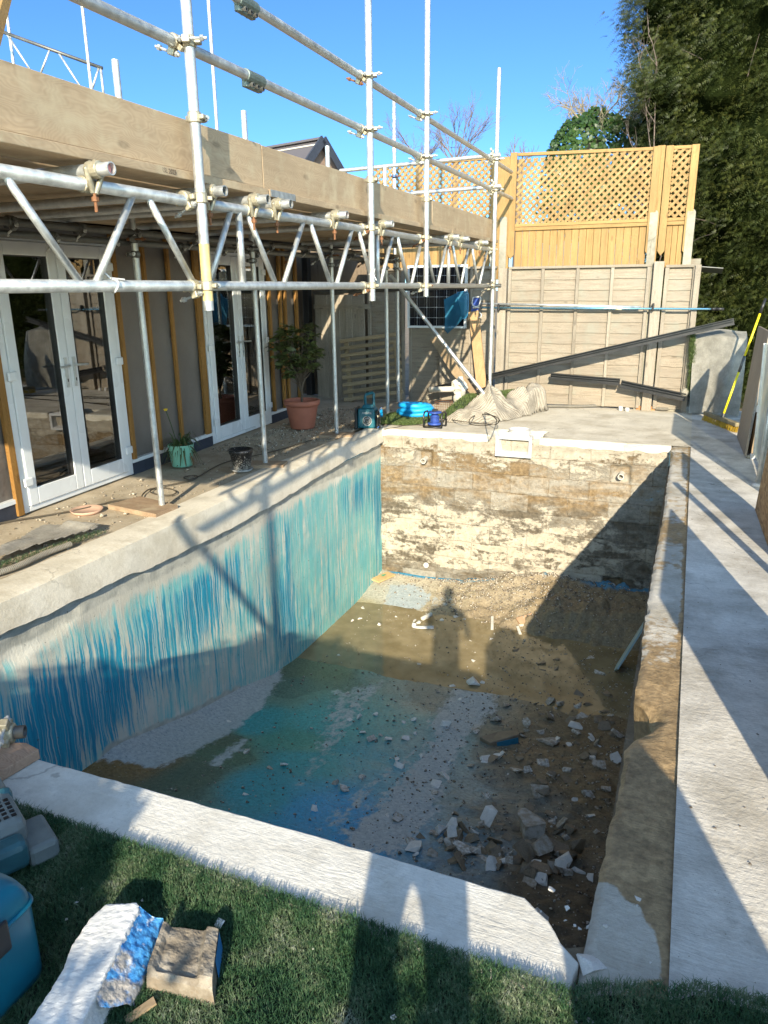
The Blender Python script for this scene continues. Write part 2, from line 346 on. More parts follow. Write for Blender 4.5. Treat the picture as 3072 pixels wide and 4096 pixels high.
def floor_mat():
    m = Mt('pool_floor_paint'); p = m.pos; c0 = m.at('fc'); k = m.xyz(m.at('mk'))   # mk: pale streak, wetness, mud
    n1 = m.ns(p, 9, 7, .7); n2 = m.ns(p, 40, 5, .7); n3 = m.ns(m.mp(p, (1, .45, 1), rot=(0, 0, -.5)), 22, 6, .7)
    c = m.mx(1, c0, m.rp(n2, [(.25, .55), (.75, 1.45)]), 'MULTIPLY')
    f = m.ma('ADD', k[0], m.ma('MULTIPLY', m.ma('SUBTRACT', n3, .5), 1.5)); f = m.ma('ADD', f, m.ma('MULTIPLY', m.ma('SUBTRACT', n1, .5), .9))
    pale = m.rp(n2, [(.3, (.24, .28, .29)), (.7, (.46, .49, .48))]); fm = m.mr(f, .38, .66)
    c = m.mx(fm, c, pale)
    sp = m.ma('ADD', m.vo(p, 42), m.ma('MULTIPLY', n2, .25)); c = m.mx(m.mr(sp, .20, .27, .85, 0), c, (.035, .035, .03))
    c = m.mx(m.mr(m.ns(p, 75, 3), .66, .72, 0, .5), c, (.42, .40, .36))
    h = m.ma('ADD', m.ma('MULTIPLY', n2, .6), m.mr(sp, .20, .3, .8, 0)); h = m.ma('ADD', h, m.ma('MULTIPLY', m.ma('MULTIPLY', n1, k[2]), 1.5))
    r = m.mr(m.ma('ADD', k[1], m.ma('MULTIPLY', m.ma('SUBTRACT', n1, .5), .7)), .3, .8, .75, .22)
    return m.fin(c, r, m.bump(h, .5, .012), spec=.14)
M['left_wall'] = left_wall_mat(); M['far_wall'] = far_wall_mat(); M['floor'] = floor_mat()
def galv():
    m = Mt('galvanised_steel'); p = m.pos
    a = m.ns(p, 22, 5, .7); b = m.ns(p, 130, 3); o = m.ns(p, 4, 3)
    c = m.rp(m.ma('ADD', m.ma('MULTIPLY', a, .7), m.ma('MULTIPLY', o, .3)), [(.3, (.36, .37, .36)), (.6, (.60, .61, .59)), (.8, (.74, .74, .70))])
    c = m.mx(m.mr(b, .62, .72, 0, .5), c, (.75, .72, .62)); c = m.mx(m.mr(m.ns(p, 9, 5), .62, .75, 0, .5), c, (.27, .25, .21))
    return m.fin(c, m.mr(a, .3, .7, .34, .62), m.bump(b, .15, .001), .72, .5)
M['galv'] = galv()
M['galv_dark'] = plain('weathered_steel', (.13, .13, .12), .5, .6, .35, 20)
M['coupler'] = plain('zinc_coupler', (.40, .36, .26), .5, .6, .4, 60)
M['rust'] = plain('rusty_bolt', (.22, .10, .045), .8, .3, .4, 80)
M['pvc'] = plain('white_pvc', (.52, .51, .49), .35, 0, .08, 12)
M['upvc'] = plain('door_upvc', (.66, .68, .68), .3, 0, .07, 8)
M['black'] = plain('black_plastic', (.018, .018, .018), .38, 0, .4, 30)
M['dark_in'] = plain('tube_inside', (.012, .011, .01), .9, 0, .3)
M['board'] = wood('scaffold_board', (.32, .225, .135), (.52, .39, .25), 1, .8, 30, dirt=(.50, .41, .27))
M['board_x'] = wood('scaffold_board_crosswise', (.25, .165, .10), (.47, .345, .225), 0, .8, 26, dirt=(.47, .38, .25))
M['batten'] = wood('orange_batten', (.20, .095, .02), (.38, .20, .055), 2, .6, 30)
M['new_v'] = wood('new_pine_upright', (.235, .135, .042), (.42, .265, .10), 2, .65, 24, cell=(0, .098))
M['new_h'] = wood('new_pine_rail', (.235, .135, .042), (.42, .265, .10), 0, .65, 24)
M['lath'] = wood('new_pine_lath', (.46, .29, .115), (.70, .50, .25), 0, .7, 20, knots=False)
M['grey_h'] = wood('weathered_slat', (.18, .145, .105), (.40, .34, .26), 0, .85, 30, dirt=(.25, .24, .19), cell=(2, .1427))
M['grey_v'] = wood('weathered_upright', (.18, .15, .11), (.39, .34, .27), 2, .85, 30)
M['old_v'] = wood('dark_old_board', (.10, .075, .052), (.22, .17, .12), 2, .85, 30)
M['membrane'] = plain('breather_membrane', (.13, .115, .10), .42, 0, .18, 3, bump=.9, bd=.03)
M['concrete_post'] = concrete('post_concrete', (.21, .195, .15), (.36, .33, .26))
M['terracotta'] = plain('terracotta', (.36, .125, .075), .7, 0, .18, 10)
M['soil'] = plain('soil', (.035, .025, .018), .95, 0, .4, 60, bump=.8, bd=.01)

# ============================================================= SETTING
PXL, PXR, PYN, PYF = -3.45, -.1, 1.70, 8.42      # pool: left, right, near and far faces
def zfloor(y): return np.interp(y, [1.7, 3.2, 4.4, 5.6, 6.8, 7.4, 8.4], [-1.15, -1.40, -1.72, -1.93, -2.07, -2.02, -1.87])
def PF(px, py, it=12):   # picture point -> pool floor
    z = -1.9
    for _ in range(it): q = PZ(px, py, z); z = float(zfloor(q[1]))
    return q
PFd = lambda x, y: PF(x * DD, y * DD)
# ground: one sheet to the horizon with the pit of the pool left open
gb = MB(); B = 400; zg = -.09
for (x0, x1, y0, y1) in ((-B, B, -B, 1.5), (-B, B, 8.6, B), (-B, -3.75, 1.5, 8.6), (.12, B, 1.5, 8.6)):
    gb.add([(x0, y0, zg), (x1, y0, zg), (x1, y1, zg), (x0, y1, zg)], [(0, 1, 2, 3)])
tag(gb.build('ground', M['earth']), kind='structure')
# pool floor
gx = np.arange(PXL - .02, PXR + .04, .022); gy = np.arange(PYN - .05, PYF + .04, .022); X, Y = np.meshgrid(gx, gy)
nz = fbm(X, Y, 3, 5, 3); n9 = fbm(X, Y, 11, 4, 9); W1 = fbm(X, Y, 1.6, 4, 21); W2 = fbm(X, Y, 1.6, 4, 31)
Z = zfloor(Y).copy()
mud = sstep(-1.45, -.75, X + (nz - .5) * .9) * sstep(6.6, 5.0, Y) + sstep(7.2, 7.6, Y + (nz - .5) * .8) * sstep(-2.9, -2.2, X)
mud = np.clip(mud, 0, 1)
hc = PFd(1100, 1285)
heap = .17 * np.exp(-(((X - hc[0]) / .42) ** 2 + ((Y - hc[1] - .1) / .30) ** 2)) + .22 * sstep(7.35, 7.85, Y) * sstep(-1.9, -1.0, X)
Z += heap * (1 + .5 * (n9 - .5)) + mud * (n9 - .45) * .07 + (nz - .5) * .02
cove = np.clip((-3.12 - X - .04 * (Y - 3)) / .33, 0, 1) * sstep(5.9, 5.0, Y) * sstep(2.9, 3.6, Y); Z += .10 * cove ** 1.7
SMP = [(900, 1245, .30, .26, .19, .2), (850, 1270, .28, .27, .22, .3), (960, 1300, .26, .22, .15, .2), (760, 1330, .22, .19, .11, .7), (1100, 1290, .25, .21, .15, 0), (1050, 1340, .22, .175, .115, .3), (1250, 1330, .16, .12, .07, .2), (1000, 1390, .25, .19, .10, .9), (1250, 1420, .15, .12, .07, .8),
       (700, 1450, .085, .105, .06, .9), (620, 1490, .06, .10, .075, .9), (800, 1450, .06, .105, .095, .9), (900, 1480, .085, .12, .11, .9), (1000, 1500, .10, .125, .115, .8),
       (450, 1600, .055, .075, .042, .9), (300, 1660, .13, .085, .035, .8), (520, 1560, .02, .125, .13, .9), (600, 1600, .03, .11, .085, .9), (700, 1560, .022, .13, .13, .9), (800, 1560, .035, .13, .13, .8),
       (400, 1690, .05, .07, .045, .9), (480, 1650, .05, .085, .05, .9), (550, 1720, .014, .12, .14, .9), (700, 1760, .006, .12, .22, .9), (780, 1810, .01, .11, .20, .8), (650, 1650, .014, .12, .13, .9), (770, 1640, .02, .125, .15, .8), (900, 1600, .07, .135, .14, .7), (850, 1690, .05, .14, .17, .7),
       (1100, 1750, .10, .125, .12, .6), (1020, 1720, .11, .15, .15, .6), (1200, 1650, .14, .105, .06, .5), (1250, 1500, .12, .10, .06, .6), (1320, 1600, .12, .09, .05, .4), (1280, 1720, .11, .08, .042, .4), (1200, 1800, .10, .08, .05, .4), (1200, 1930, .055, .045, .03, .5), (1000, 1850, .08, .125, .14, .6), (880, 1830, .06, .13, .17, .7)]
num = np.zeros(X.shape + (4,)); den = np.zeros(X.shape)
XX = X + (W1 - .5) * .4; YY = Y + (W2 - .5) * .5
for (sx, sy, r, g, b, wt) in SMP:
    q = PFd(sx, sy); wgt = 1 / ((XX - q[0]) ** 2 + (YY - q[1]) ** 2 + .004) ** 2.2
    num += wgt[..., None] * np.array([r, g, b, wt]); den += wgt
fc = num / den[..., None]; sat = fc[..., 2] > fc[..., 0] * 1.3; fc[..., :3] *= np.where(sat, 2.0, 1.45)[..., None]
def fpoly(pts): return [PFd(*q)[:2] for q in pts]
pale = np.zeros(X.shape)
for (pts, amp) in (([(985, 1490), (1060, 1495), (1075, 1530), (1010, 1590), (960, 1680), (955, 1740), (900, 1800), (860, 1850), (760, 1830), (745, 1800), (815, 1745), (850, 1700), (905, 1640), (940, 1590), (930, 1560)], .85),
                   ([(720, 1490), (840, 1468), (800, 1510), (740, 1590), (690, 1660), (640, 1700), (690, 1590)], .56), ([(880, 1630), (930, 1600), (850, 1670), (740, 1780), (690, 1790), (780, 1700)], .58),
                   ([(330, 1655), (200, 1650), (320, 1600), (500, 1490), (600, 1440), (606, 1462), (560, 1530), (480, 1590), (400, 1630), (350, 1655)], 1.0),
                   ([(460, 1650), (525, 1598), (522, 1612), (470, 1655)], 1.0), ([(845, 1265), (890, 1262), (935, 1285), (905, 1318), (835, 1310)], 1.0), ([(930, 1290), (985, 1285), (980, 1310), (935, 1310)], .8)):
    d = sdf(X, Y, fpoly(pts)); pale = np.maximum(pale, amp * sstep(.12, -.09, d) + .0)
pale = pale * (1 - .55 * mud)
blue_line = sstep(.03, -.02, sdf(X + (nz - .5) * .1, Y, [(-3.38, 8.5), (-2.0, 8.5), (-1.9, 8.33), (-2.6, 8.36), (-3.3, 8.38)])) + sstep(.03, -.03, sdf(X, Y + (nz - .5) * .15, [(-1.35, 8.5), (-.1, 8.5), (-.1, 8.30), (-.8, 8.33), (-1.35, 8.38)]))
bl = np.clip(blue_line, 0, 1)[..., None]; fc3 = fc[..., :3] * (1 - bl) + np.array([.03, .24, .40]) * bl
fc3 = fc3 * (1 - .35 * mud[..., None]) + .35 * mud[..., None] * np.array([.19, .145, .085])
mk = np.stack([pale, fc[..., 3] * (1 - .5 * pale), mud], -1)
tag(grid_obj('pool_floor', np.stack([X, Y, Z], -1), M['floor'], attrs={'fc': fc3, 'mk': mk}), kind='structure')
def floor_at(x, y):
    i = int(np.clip(round((y - gy[0]) / .022), 0, len(gy) - 1)); j = int(np.clip(round((x - gx[0]) / .022), 0, len(gx) - 1)); return float(Z[i, j])
# puddle
def water_mat():
    m = Mt('murky_water'); n = m.ns(m.pos, 5, 4)
    c = m.rp(n, [(.3, (.20, .155, .075)), (.7, (.33, .26, .14))]); m.fin(c, .06, m.bump(m.ns(m.pos, 18, 2), .06, .01), spec=.5)
    tr = m.n('BsdfTransparent', {0: (.9, .82, .62, 1)}); mixn = m.n('MixShader', {0: .80}); m.t.links.new(tr.outputs[0], mixn.inputs[1]); m.t.links.new(m.b.outputs[0], mixn.inputs[2]); m.t.links.new(mixn.outputs[0], m.o.inputs[0])
    return m.m
WZ = -1.985
tag(MB().add([(PXL, 5.6, WZ), (PXR, 5.6, WZ), (PXR, 7.9, WZ), (PXL, 7.9, WZ)], [(0, 1, 2, 3)]).build('puddle_water', water_mat()), kind='structure')
# left pool wall
wy = np.arange(PYN - .2, PYF + .02, .03); wz = np.arange(-2.15, -.17, .03); Yw, Zw = np.meshgrid(wy, wz)
bw = fbm(Yw, Zw, 4, 5, 5)
ga = lambda y, z, sy, sz, a: a * np.exp(-(((Yw - y) / sy) ** 2 + ((Zw - z) / sz) ** 2))
top = -.34 - .04 * np.sin(Yw * 1.7) - .03 * sstep(4.0, 2.8, Yw) + .06 * sstep(7.2, 8.2, Yw)
blue = ga(2.9, -.95, .5, .45, .75) + ga(3.5, -.95, .4, .5, .55) + ga(4.05, -.8, .24, .5, .5) + ga(4.45, -.75, .22, .55, .58) + ga(4.75, -.65, .2, .5, .6) + ga(5.1, -.7, .18, .5, .45) + ga(5.45, -1.2, .2, .5, .35) + ga(5.9, -1.4, .25, .55, .55) + ga(6.0, -.6, .08, .6, .4) + ga(7.75, -.65, .5, .35, .55) + ga(8.3, -1.1, .16, .7, .6) + ga(6.6, -1.7, .6, .35, .30)
blue = (blue + .12) * sstep(-.02, -.25, Zw - top)
teal = (.50 + .16 * sstep(4.6, 6.2, Yw) - .03 * np.exp(-((Yw - 5.35) / .3) ** 2) - .10 * np.exp(-((Yw - 3.75) / .2) ** 2) + ga(4.2, -.6, .5, .3, .25)) * sstep(.05, -.12, Zw - top)
plas = sstep(-.06, .05, Zw - top) * .85 + sstep(.20, .06, Zw - np.interp(Yw, [1.5, 3.2, 4.4, 5.0, 5.7], [-1.35, -1.40, -1.72, -1.85, -2.3])) * sstep(5.8, 4.9, Yw) * sstep(3.15, 3.5, Yw) * .85
Vx = np.full(Yw.shape, PXL) + (bw - .5) * .014 - .016 * sstep(.05, -.03, sdf(Yw + (bw - .5) * .06, Zw, [(2.6, -.30), (3.25, -.18), (3.32, -.30), (3.1, -.37), (2.7, -.40)]))
o = grid_obj('pool_wall', np.stack([Vx, Yw, Zw], -1), M['left_wall'], attrs={'mk': np.stack([blue, teal, np.clip(plas, 0, 1)], -1)})
tag(o, 'long left pool side with blue and turquoise paint running down in drips', 'pool wall')
# far pool wall
fx = np.arange(PXL - .01, PXR + .02, .02); fz = np.arange(-2.1, -.005, .02); Xf, Zf = np.meshgrid(fx, fz)
fn = fbm(Xf, Zf, 6, 5, 12); fn2 = fbm(Xf, Zf, 2.2, 3, 44)
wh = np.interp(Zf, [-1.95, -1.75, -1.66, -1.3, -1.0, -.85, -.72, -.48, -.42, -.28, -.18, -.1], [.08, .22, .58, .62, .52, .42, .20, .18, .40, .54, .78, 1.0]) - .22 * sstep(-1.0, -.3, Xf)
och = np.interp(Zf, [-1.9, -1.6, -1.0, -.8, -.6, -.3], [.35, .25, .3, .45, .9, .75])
blf = .42 * np.exp(-((Xf + .25) / .2) ** 2) * np.exp(-((Zf + .55) / .3) ** 2) + .18 * sstep(-.55, -.3, Zf) * (fn2 > .5)
inl = [(-2.878, -.352), (-.576, -.356), (-2.844, -1.718), (-.573, -1.683)]
rec = np.zeros(Xf.shape)
for (a, b) in inl[:2] + inl[3:]: rec = np.maximum(rec, sstep(.115, .085, np.maximum(np.abs(Xf - a + .01), np.abs(Zf - b)) + (fn - .5) * .05))
wh = wh * (1 - rec) ; och = np.maximum(och, rec)
Yf = np.full(Xf.shape, PYF) + (fn - .5) * .03 + .06 * rec - .015 * sstep(-.14, -.10, Zf + (fn - .5) * .05)
o = grid_obj('pool_wall', np.stack([Xf, Yf, Zf], -1), M['far_wall'], attrs={'mk': np.stack([wh, och, blf], -1)})
tag(o, 'far pool end of bare concrete blocks with patchy white render', 'pool wall')
o = MB().box((PXR, PYN - .2, -2.2), (PXR + .15, PYF + .2, -.26)).build('pool_wall', M['earth']); tag(o, 'right pool side hidden in deep shade below the stained concrete strip', 'pool wall')
o = MB().box((PXL, PYN - .2, -1.6), (PXR, PYN - .05, -.13)).build('pool_wall', M['white_coping']); tag(o, 'near pool end below the white coping slab', 'pool wall')
# left coping: raised cream kerb
cy = np.arange(.8, PYF + .02, .04); prof = []
jit = fbm(cy, cy * 0, 3, 5, 2) - .5; jit2 = fbm(cy, cy * 0 + 5, 9, 4, 6) - .5
pv = []
for i, y in enumerate(cy):
    bx = np.interp(y, [0, 4.1, 6.3, 8.45], [-3.72, -3.715, -3.725, -3.62]); e = jit[i]; g = jit2[i]
    zb = -.165 - .09 * np.exp(-((y - 5) / 1.5) ** 2) + e * .05 + g * .02
    pv.append([(bx, y, -.06), (bx, y, -.004 + e * .01), (-3.60, y, .004), (-3.452, y, .002 + g * .008), (-3.424, y, -.008 + g * .006), (-3.415 + e * .012, y, -.06), (-3.405 + e * .012, y, zb), (-3.47, y, zb - .004)])
o = grid_obj('pool_coping', np.array(pv), M['coping'], flip=False); esplit(o); tag(o, 'thick cream coping kerb along the painted side of the pool', 'coping')
# near white coping with broken right end
pts = [PZ(*q) for q in ((-260, 2930), (157, 3037), (700, 3185), (1300, 3352), (1800, 3500), (2050, 3575), (2120, 3600), (2160, 3650), (2195, 3668), (2203, 3735), (2245, 3768), (2290, 3810), (2302, 3840), (2287, 4018), (1900, 3880), (1400, 3690), (700, 3425), (150, 3258), (-300, 3110))]
pp = []
for i in range(len(pts)):
    a, b = pts[i], pts[(i + 1) % len(pts)]; L = np.linalg.norm(b - a); k = max(1, int(L / .035))
    for t in range(k): q = a + (b - a) * t / k; pp.append((q[0] + rng.normal() * (.0012 if q[0] < -.3 else .009), q[1] + rng.normal() * (.0012 if q[0] < -.3 else .007)))
pp = pp[::-1]
o = MB().prism(pp, -.135, .0).build('pool_coping', M['white_coping'], bevel=.006); tag(o, 'white painted near coping slab with a broken right end', 'coping')
tag(MB().prism([PZ(*q)[:2] for q in ((2360, 3720), (2205, 3735), (2302, 3840), (2287, 4018), (2250, 4180), (2620, 4180), (2600, 3950), (2400, 3800))][::-1], -.30, -.055).build('earth_bank', M['earth']), kind='structure')
# right strip (where a kerb was broken off)
sy = np.concatenate([np.arange(1.30, PYF + .12, .02)]); uu = np.linspace(0, 1, 14)
edge = np.interp(sy, [1.3, 1.71, 1.95, 2.32, 2.5, 2.6, 2.68, 2.74, 2.83, 2.92, 3.0, 3.2, 3.7, 4.37, 5.2, 7.9, 8.2, 8.3, 8.6], [-.10, -.108, -.092, -.085, -.072, -.082, -.07, -.03, .005, -.02, -.075, -.07, -.08, -.085, -.071, -.075, -.055, -.09, -.09])
edge = edge + (fbm(sy, sy * 0, 14, 5, 3) - .5) * .02
Us, Ys = np.meshgrid(uu, sy); Xs_ = edge[:, None] * (1 - Us) + .104 * Us
sn = fbm(Xs_, Ys, 14, 4, 8); brk = sstep(.05, .0, Us * .2 * (1 + 0 * Ys)) ; hole = np.exp(-((Ys - 2.84) / .16) ** 2) * np.exp(-(Us / .45) ** 2)
Zs = -.012 + (sn - .5) * .010 - hole * .05 * (1 + (sn - .5) * 3) - .015 * np.exp(-(Us / .06) ** 2) * sn * 2
pale_poly = [PZ(*q)[:2] for q in ((2360, 3490), (2467, 3537), (2500, 3590), (2555, 3620), (2595, 3690), (2620, 3720), (2640, 3820), (2635, 3890), (2560, 3925), (2480, 3960), (2300, 3980), (2300, 3600))]
st = np.interp(Ys, [1.3, 2.0, 2.9, 3.15, 3.35, 3.75, 4.0, 4.4, 4.7, 4.9, 5.2, 5.5, 5.8, 6.5, 7.5, 8.0, 8.5], [.85, .9, .85, .75, .54, .47, .28, .28, .50, .36, .56, .60, .42, .40, .42, .54, .48])
st = st * sstep(-.03, .03, sdf(Xs_, Ys, pale_poly)) + .35 * sstep(.82, 1.0, Us) * sstep(1.9, 2.2, Ys)
V = np.stack([Xs_, Ys, Zs], -1); sk = V[:, :1].copy(); sk[..., 2] = -.28; sk[..., 0] += .02; V = np.concatenate([sk, V], 1)
mkS = np.concatenate([np.ones(st[:, :1].shape), np.clip(st, 0, 1)], 1)[..., None].repeat(3, -1)
o = grid_obj('pool_edge_strip', V, M['strip'], attrs={'mk': mkS}); esplit(o); tag(o, 'narrow right pool edge strip stained wet brown with a hole broken in it', 'pool edge')
# right deck, far deck, terrace
def slab(name, x0, x1, y0, y1, z, mat, amp=.006, st=.05, seed=1, dig=None):
    a = np.arange(x0, x1 + st, st); b = np.arange(y0, y1 + st, st); a[-1] = x1; b[-1] = y1; A, Bq = np.meshgrid(a, b)
    H = z + (fbm(A, Bq, 4, 4, seed) - .5) * amp
    if dig: H = dig(A, Bq, H)
    V = np.stack([A, Bq, H], -1)
    return tag(grid_obj(name, V, mat), kind='structure')
slab('right_deck', .1035, 3.0, .9, 11.2, 0, M['deck'], .012, .05, 4)
hx0, hx1 = -2.02, -1.55
def dig(A, Bq, H):
    n = fbm(A, Bq, 12, 4, 5) - .5
    return H - .22 * sstep(.03, -.02, sdf(A + n * .08, Bq + n * .1, [(-2.08, 8.2), (-1.48, 8.2), (-1.52, 8.78), (-2.04, 8.78)]))
slab('far_deck', -3.45, .104, PYF + .035, 11.4, 0, M['far_deck'], .01, .03, 9, dig)
slab('left_terrace', -6.5, -3.70, -1.0, 11.4, -.014, M['terrace'], .015, .05, 2)
slab('corner_terrace', -3.705, -3.452, PYF + .02, 11.4, -.010, M['terrace'], .01, .05, 3)

# cream lip along the far edge, broken away round the skimmer
for (xa, xb2, lab) in ((-3.43, -2.07, 'cream concrete lip along the far pool edge, left of the skimmer'), (-1.49, -.095, 'cream concrete lip along the far pool edge, right of the skimmer')):
    lx = np.arange(xa, xb2 + .01, .025); j1 = fbm(lx, lx * 0 + 2, 7, 4, 3) - .5; j2 = fbm(lx, lx * 0 + 8, 3, 3, 5) - .5; pv = []
    for i, x in enumerate(lx): pv.append([(x, PYF + .045, -.06), (x, PYF + .04, .003), (x, PYF - .005 + j1[i] * .02, .002), (x, PYF - .022 + j1[i] * .02, -.012), (x, PYF - .026 + j2[i] * .02, -.075 + j1[i] * .05), (x, PYF + .02, -.085 + j1[i] * .05)])
    o = grid_obj('pool_coping', np.array(pv), M['coping'], flip=True); esplit(o); tag(o, lab, 'coping')

n = 700; X0 = np.where(rng.random(n) < .5, .12 + .5 * rng.random(n), -3.3 + 3.6 * rng.random(n)); Y0_ = np.where(X0 > .1, 1.5 + 8.8 * rng.random(n), 8.5 + 2.3 * rng.random(n)); V = []; F = []
for i in range(n):
    s_ = .0015 + .004 * rng.random() ** 4; c = np.array([X0[i], Y0_[i], .003]); q = rand_dirs_(6) * s_ if False else rng.normal(size=(6, 3)) * s_ * .5; b = len(V); V += [c + (s_, 0, 0) + q[0] * .4, c + (0, s_, 0) + q[1] * .4, c - (s_, 0, 0) + q[2] * .4, c - (0, s_, 0) + q[3] * .4, c + (0, 0, s_ * .7), c - (0, 0, s_ * .5)]; F += [(b + a, b + d, b + e) for a, d, e in ((0, 1, 4), (1, 2, 4), (2, 3, 4), (3, 0, 4))]
tag(mesh_obj('deck_grit', V, np.array(F), plain('grit', (.14, .11, .08), .9, 0, .5, 40)), kind='stuff')
# ============================================================= HOUSE
def glass_mat(name, tint=(.75, .78, .76), refl=1.0):
    m = Mt(name); tr = m.n('BsdfTransparent', {0: tint}); gl = m.n('BsdfGlossy', {0: (1, 1, 1, 1), 'Roughness': .015})
    fr = m.n('Fresnel', {0: 1.55}); f2 = m.ma('MULTIPLY', fr.outputs[0], 2.4 * refl)
    mix = m.n('MixShader', {0: f2}); m.t.links.new(tr.outputs[0], mix.inputs[1]); m.t.links.new(gl.outputs[0], mix.inputs[2]); m.t.links.new(mix.outputs[0], m.o.inputs[0])
    m.t.nodes.remove(m.b); return m.m
M['glass'] = glass_mat('door_glass')
M['plinth'] = plain('bitumen_plinth', (.028, .034, .05), .7, 0, .35, 20)
M['room'] = plain('room_plaster', (.30, .23, .16), .9, 0, .2, 4)
M['room_floor'] = wood('room_floor', (.10, .045, .02), (.20, .10, .045), 1)
M['curtain'] = plain('grey_curtain', (.28, .31, .33), .9, 0, .2, 6)
M['felt'] = plain('roof_felt', (.05, .05, .05), .9, 0, .3, 10)
house = empty('house', (xw(6), 6, 0), 'low house wall of dark breather membrane and timber battens with two white double doors', 'house')
U = _u([-.0591, 1, 0]); Nw = _u([1, .0591, 0])     # along the wall, outwards
def WP(y, z, off=0): return np.array([xw(y), y, 0]) + Nw * off + np.array([0, 0, z])
def wbox(mb, y0, y1, z0, z1, o0, o1):
    P = [WP(y0, z0, o0), WP(y0, z0, o1), WP(y1, z0, o1), WP(y1, z0, o0), WP(y0, z1, o0), WP(y0, z1, o1), WP(y1, z1, o1), WP(y1, z1, o0)]
    return mb.hexa([P[0], P[1], P[2], P[3], P[4], P[5], P[6], P[7]])
D1 = (4.10, 5.455); D2 = (6.89, 8.32); YE = 9.25
# membrane wall as crinkled sheets between the doors
for (y0, y1, z0, z1) in ((-2.0, D1[0], .06, 2.15), (D1[1], D2[0], .06, 2.15), (D2[1], YE, .06, 2.15), (D1[0], D1[1], 2.075, 2.15), (D2[0], D2[1], 2.075, 2.15)):
    a = np.linspace(y0, y1, max(4, int((y1 - y0) / .05))); b = np.linspace(z0, z1, max(3, int((z1 - z0) / .06))); A, Bz = np.meshgrid(a, b)
    off = -.005 - .022 * np.abs(np.sin((A - D1[1]) * pi / .42)) * (.4 + fbm(A, Bz, 2, 3, 5)) + (fbm(A, Bz, 7, 3, 8) - .5) * .012
    V = np.stack([-4.69 - .0591 * (A - 4.1) + off * Nw[0], A + off * Nw[1], Bz], -1)
    grid_obj('membrane_wall', V, M['membrane'], house)
for (a, b) in ((-2.0, D1[0]), (D1[1], D2[0]), (D2[1], YE)):
    mb = MB(); wbox(mb, a, b, -.05, 2.15, -.24, -.05); mb.build('inner_wall', M['room'], house)
for (y, ww) in ((3.30, .05), (4.055, .06), (5.49, .05), (5.915, .035), (6.30, .035), (6.80, .09), (8.42, .05), (8.72, .05), (8.86, .05), (9.20, .06)):
    mb = MB(); wbox(mb, y - ww / 2, y + ww / 2, .135 if y > 4.2 else .0, 2.15, 0, .035); mb.build('batten', M['batten'], house, bevel=.002)
for (y0, y1) in ((-2.0, D1[0] - .02), (D1[1] + .01, D2[0]), (D2[1], YE)):
    mb = MB(); wbox(mb, y0, y1, -.1, .098, -.05, .012); mb.build('plinth', M['plinth'], house)
    mb = MB(); wbox(mb, y0, y1, .10, .135, -.05, .022); mb.build('base_trim', M['upvc'], house, bevel=.003)
# flat roof and its fascia
mb = MB(); P = []
for z in (2.22, 2.32):
    P += [(xw(-2) + .30, -2, z), (xw(YE) + .30, YE + 1.4, z), (xw(YE) - 4.2, YE + 1.4, z), (xw(-2) - 4.2, -2, z)]  # overhang past the end wall added to keep the far corner shaded
mb.hexa([P[0], P[1], P[2], P[3], P[4], P[5], P[6], P[7]]); mb.build('roof', M['felt'], house)
mb = MB(); P = [(xw(-2) - .26, -2), (xw(YE) - .26, YE), (xw(YE) - 4.0, YE), (xw(-2) - 4.0, -2)]
# room behind the glass
for k, (a, b) in enumerate(((P[1], P[2]), (P[2], P[3]), (P[3], P[0]))):
    mb.add([(a[0], a[1], 0), (b[0], b[1], 0), (b[0], b[1], 2.2), (a[0], a[1], 2.2)], [(0, 1, 2, 3)])
mb.add([(p[0], p[1], 2.19) for p in P], [(0, 1, 2, 3)]); mb.build('room_lining', M['room'], house)
MB().add([(p[0], p[1], .01) for p in P], [(0, 1, 2, 3)]).build('room_floor', M['room_floor'], house)
def curtain(y0, y1, off, n):
    a = np.linspace(y0, y1, 60); b = np.linspace(.05, 2.05, 3); A, Bz = np.meshgrid(a, b); o = off + .035 * np.sin((A - y0) / (y1 - y0) * 2 * pi * n)
    grid_obj('curtain', np.stack([-4.69 - .0591 * (A - 4.1) + o, A, Bz], -1), M['curtain'], house)
curtain(4.12, 4.50, -.33, 4); curtain(5.02, 5.36, -.34, 4); curtain(7.75, 8.25, -.34, 5)
for q in ((4.9, 5.3, .0, .9, -1.6, -1.1), (4.95, 5.25, .9, 1.35, -1.55, -1.45), (7.0, 7.6, 0, .8, -1.9, -1.2)): mb = MB(); wbox(mb, *q); mb.build('furniture', M['room_floor'], house)
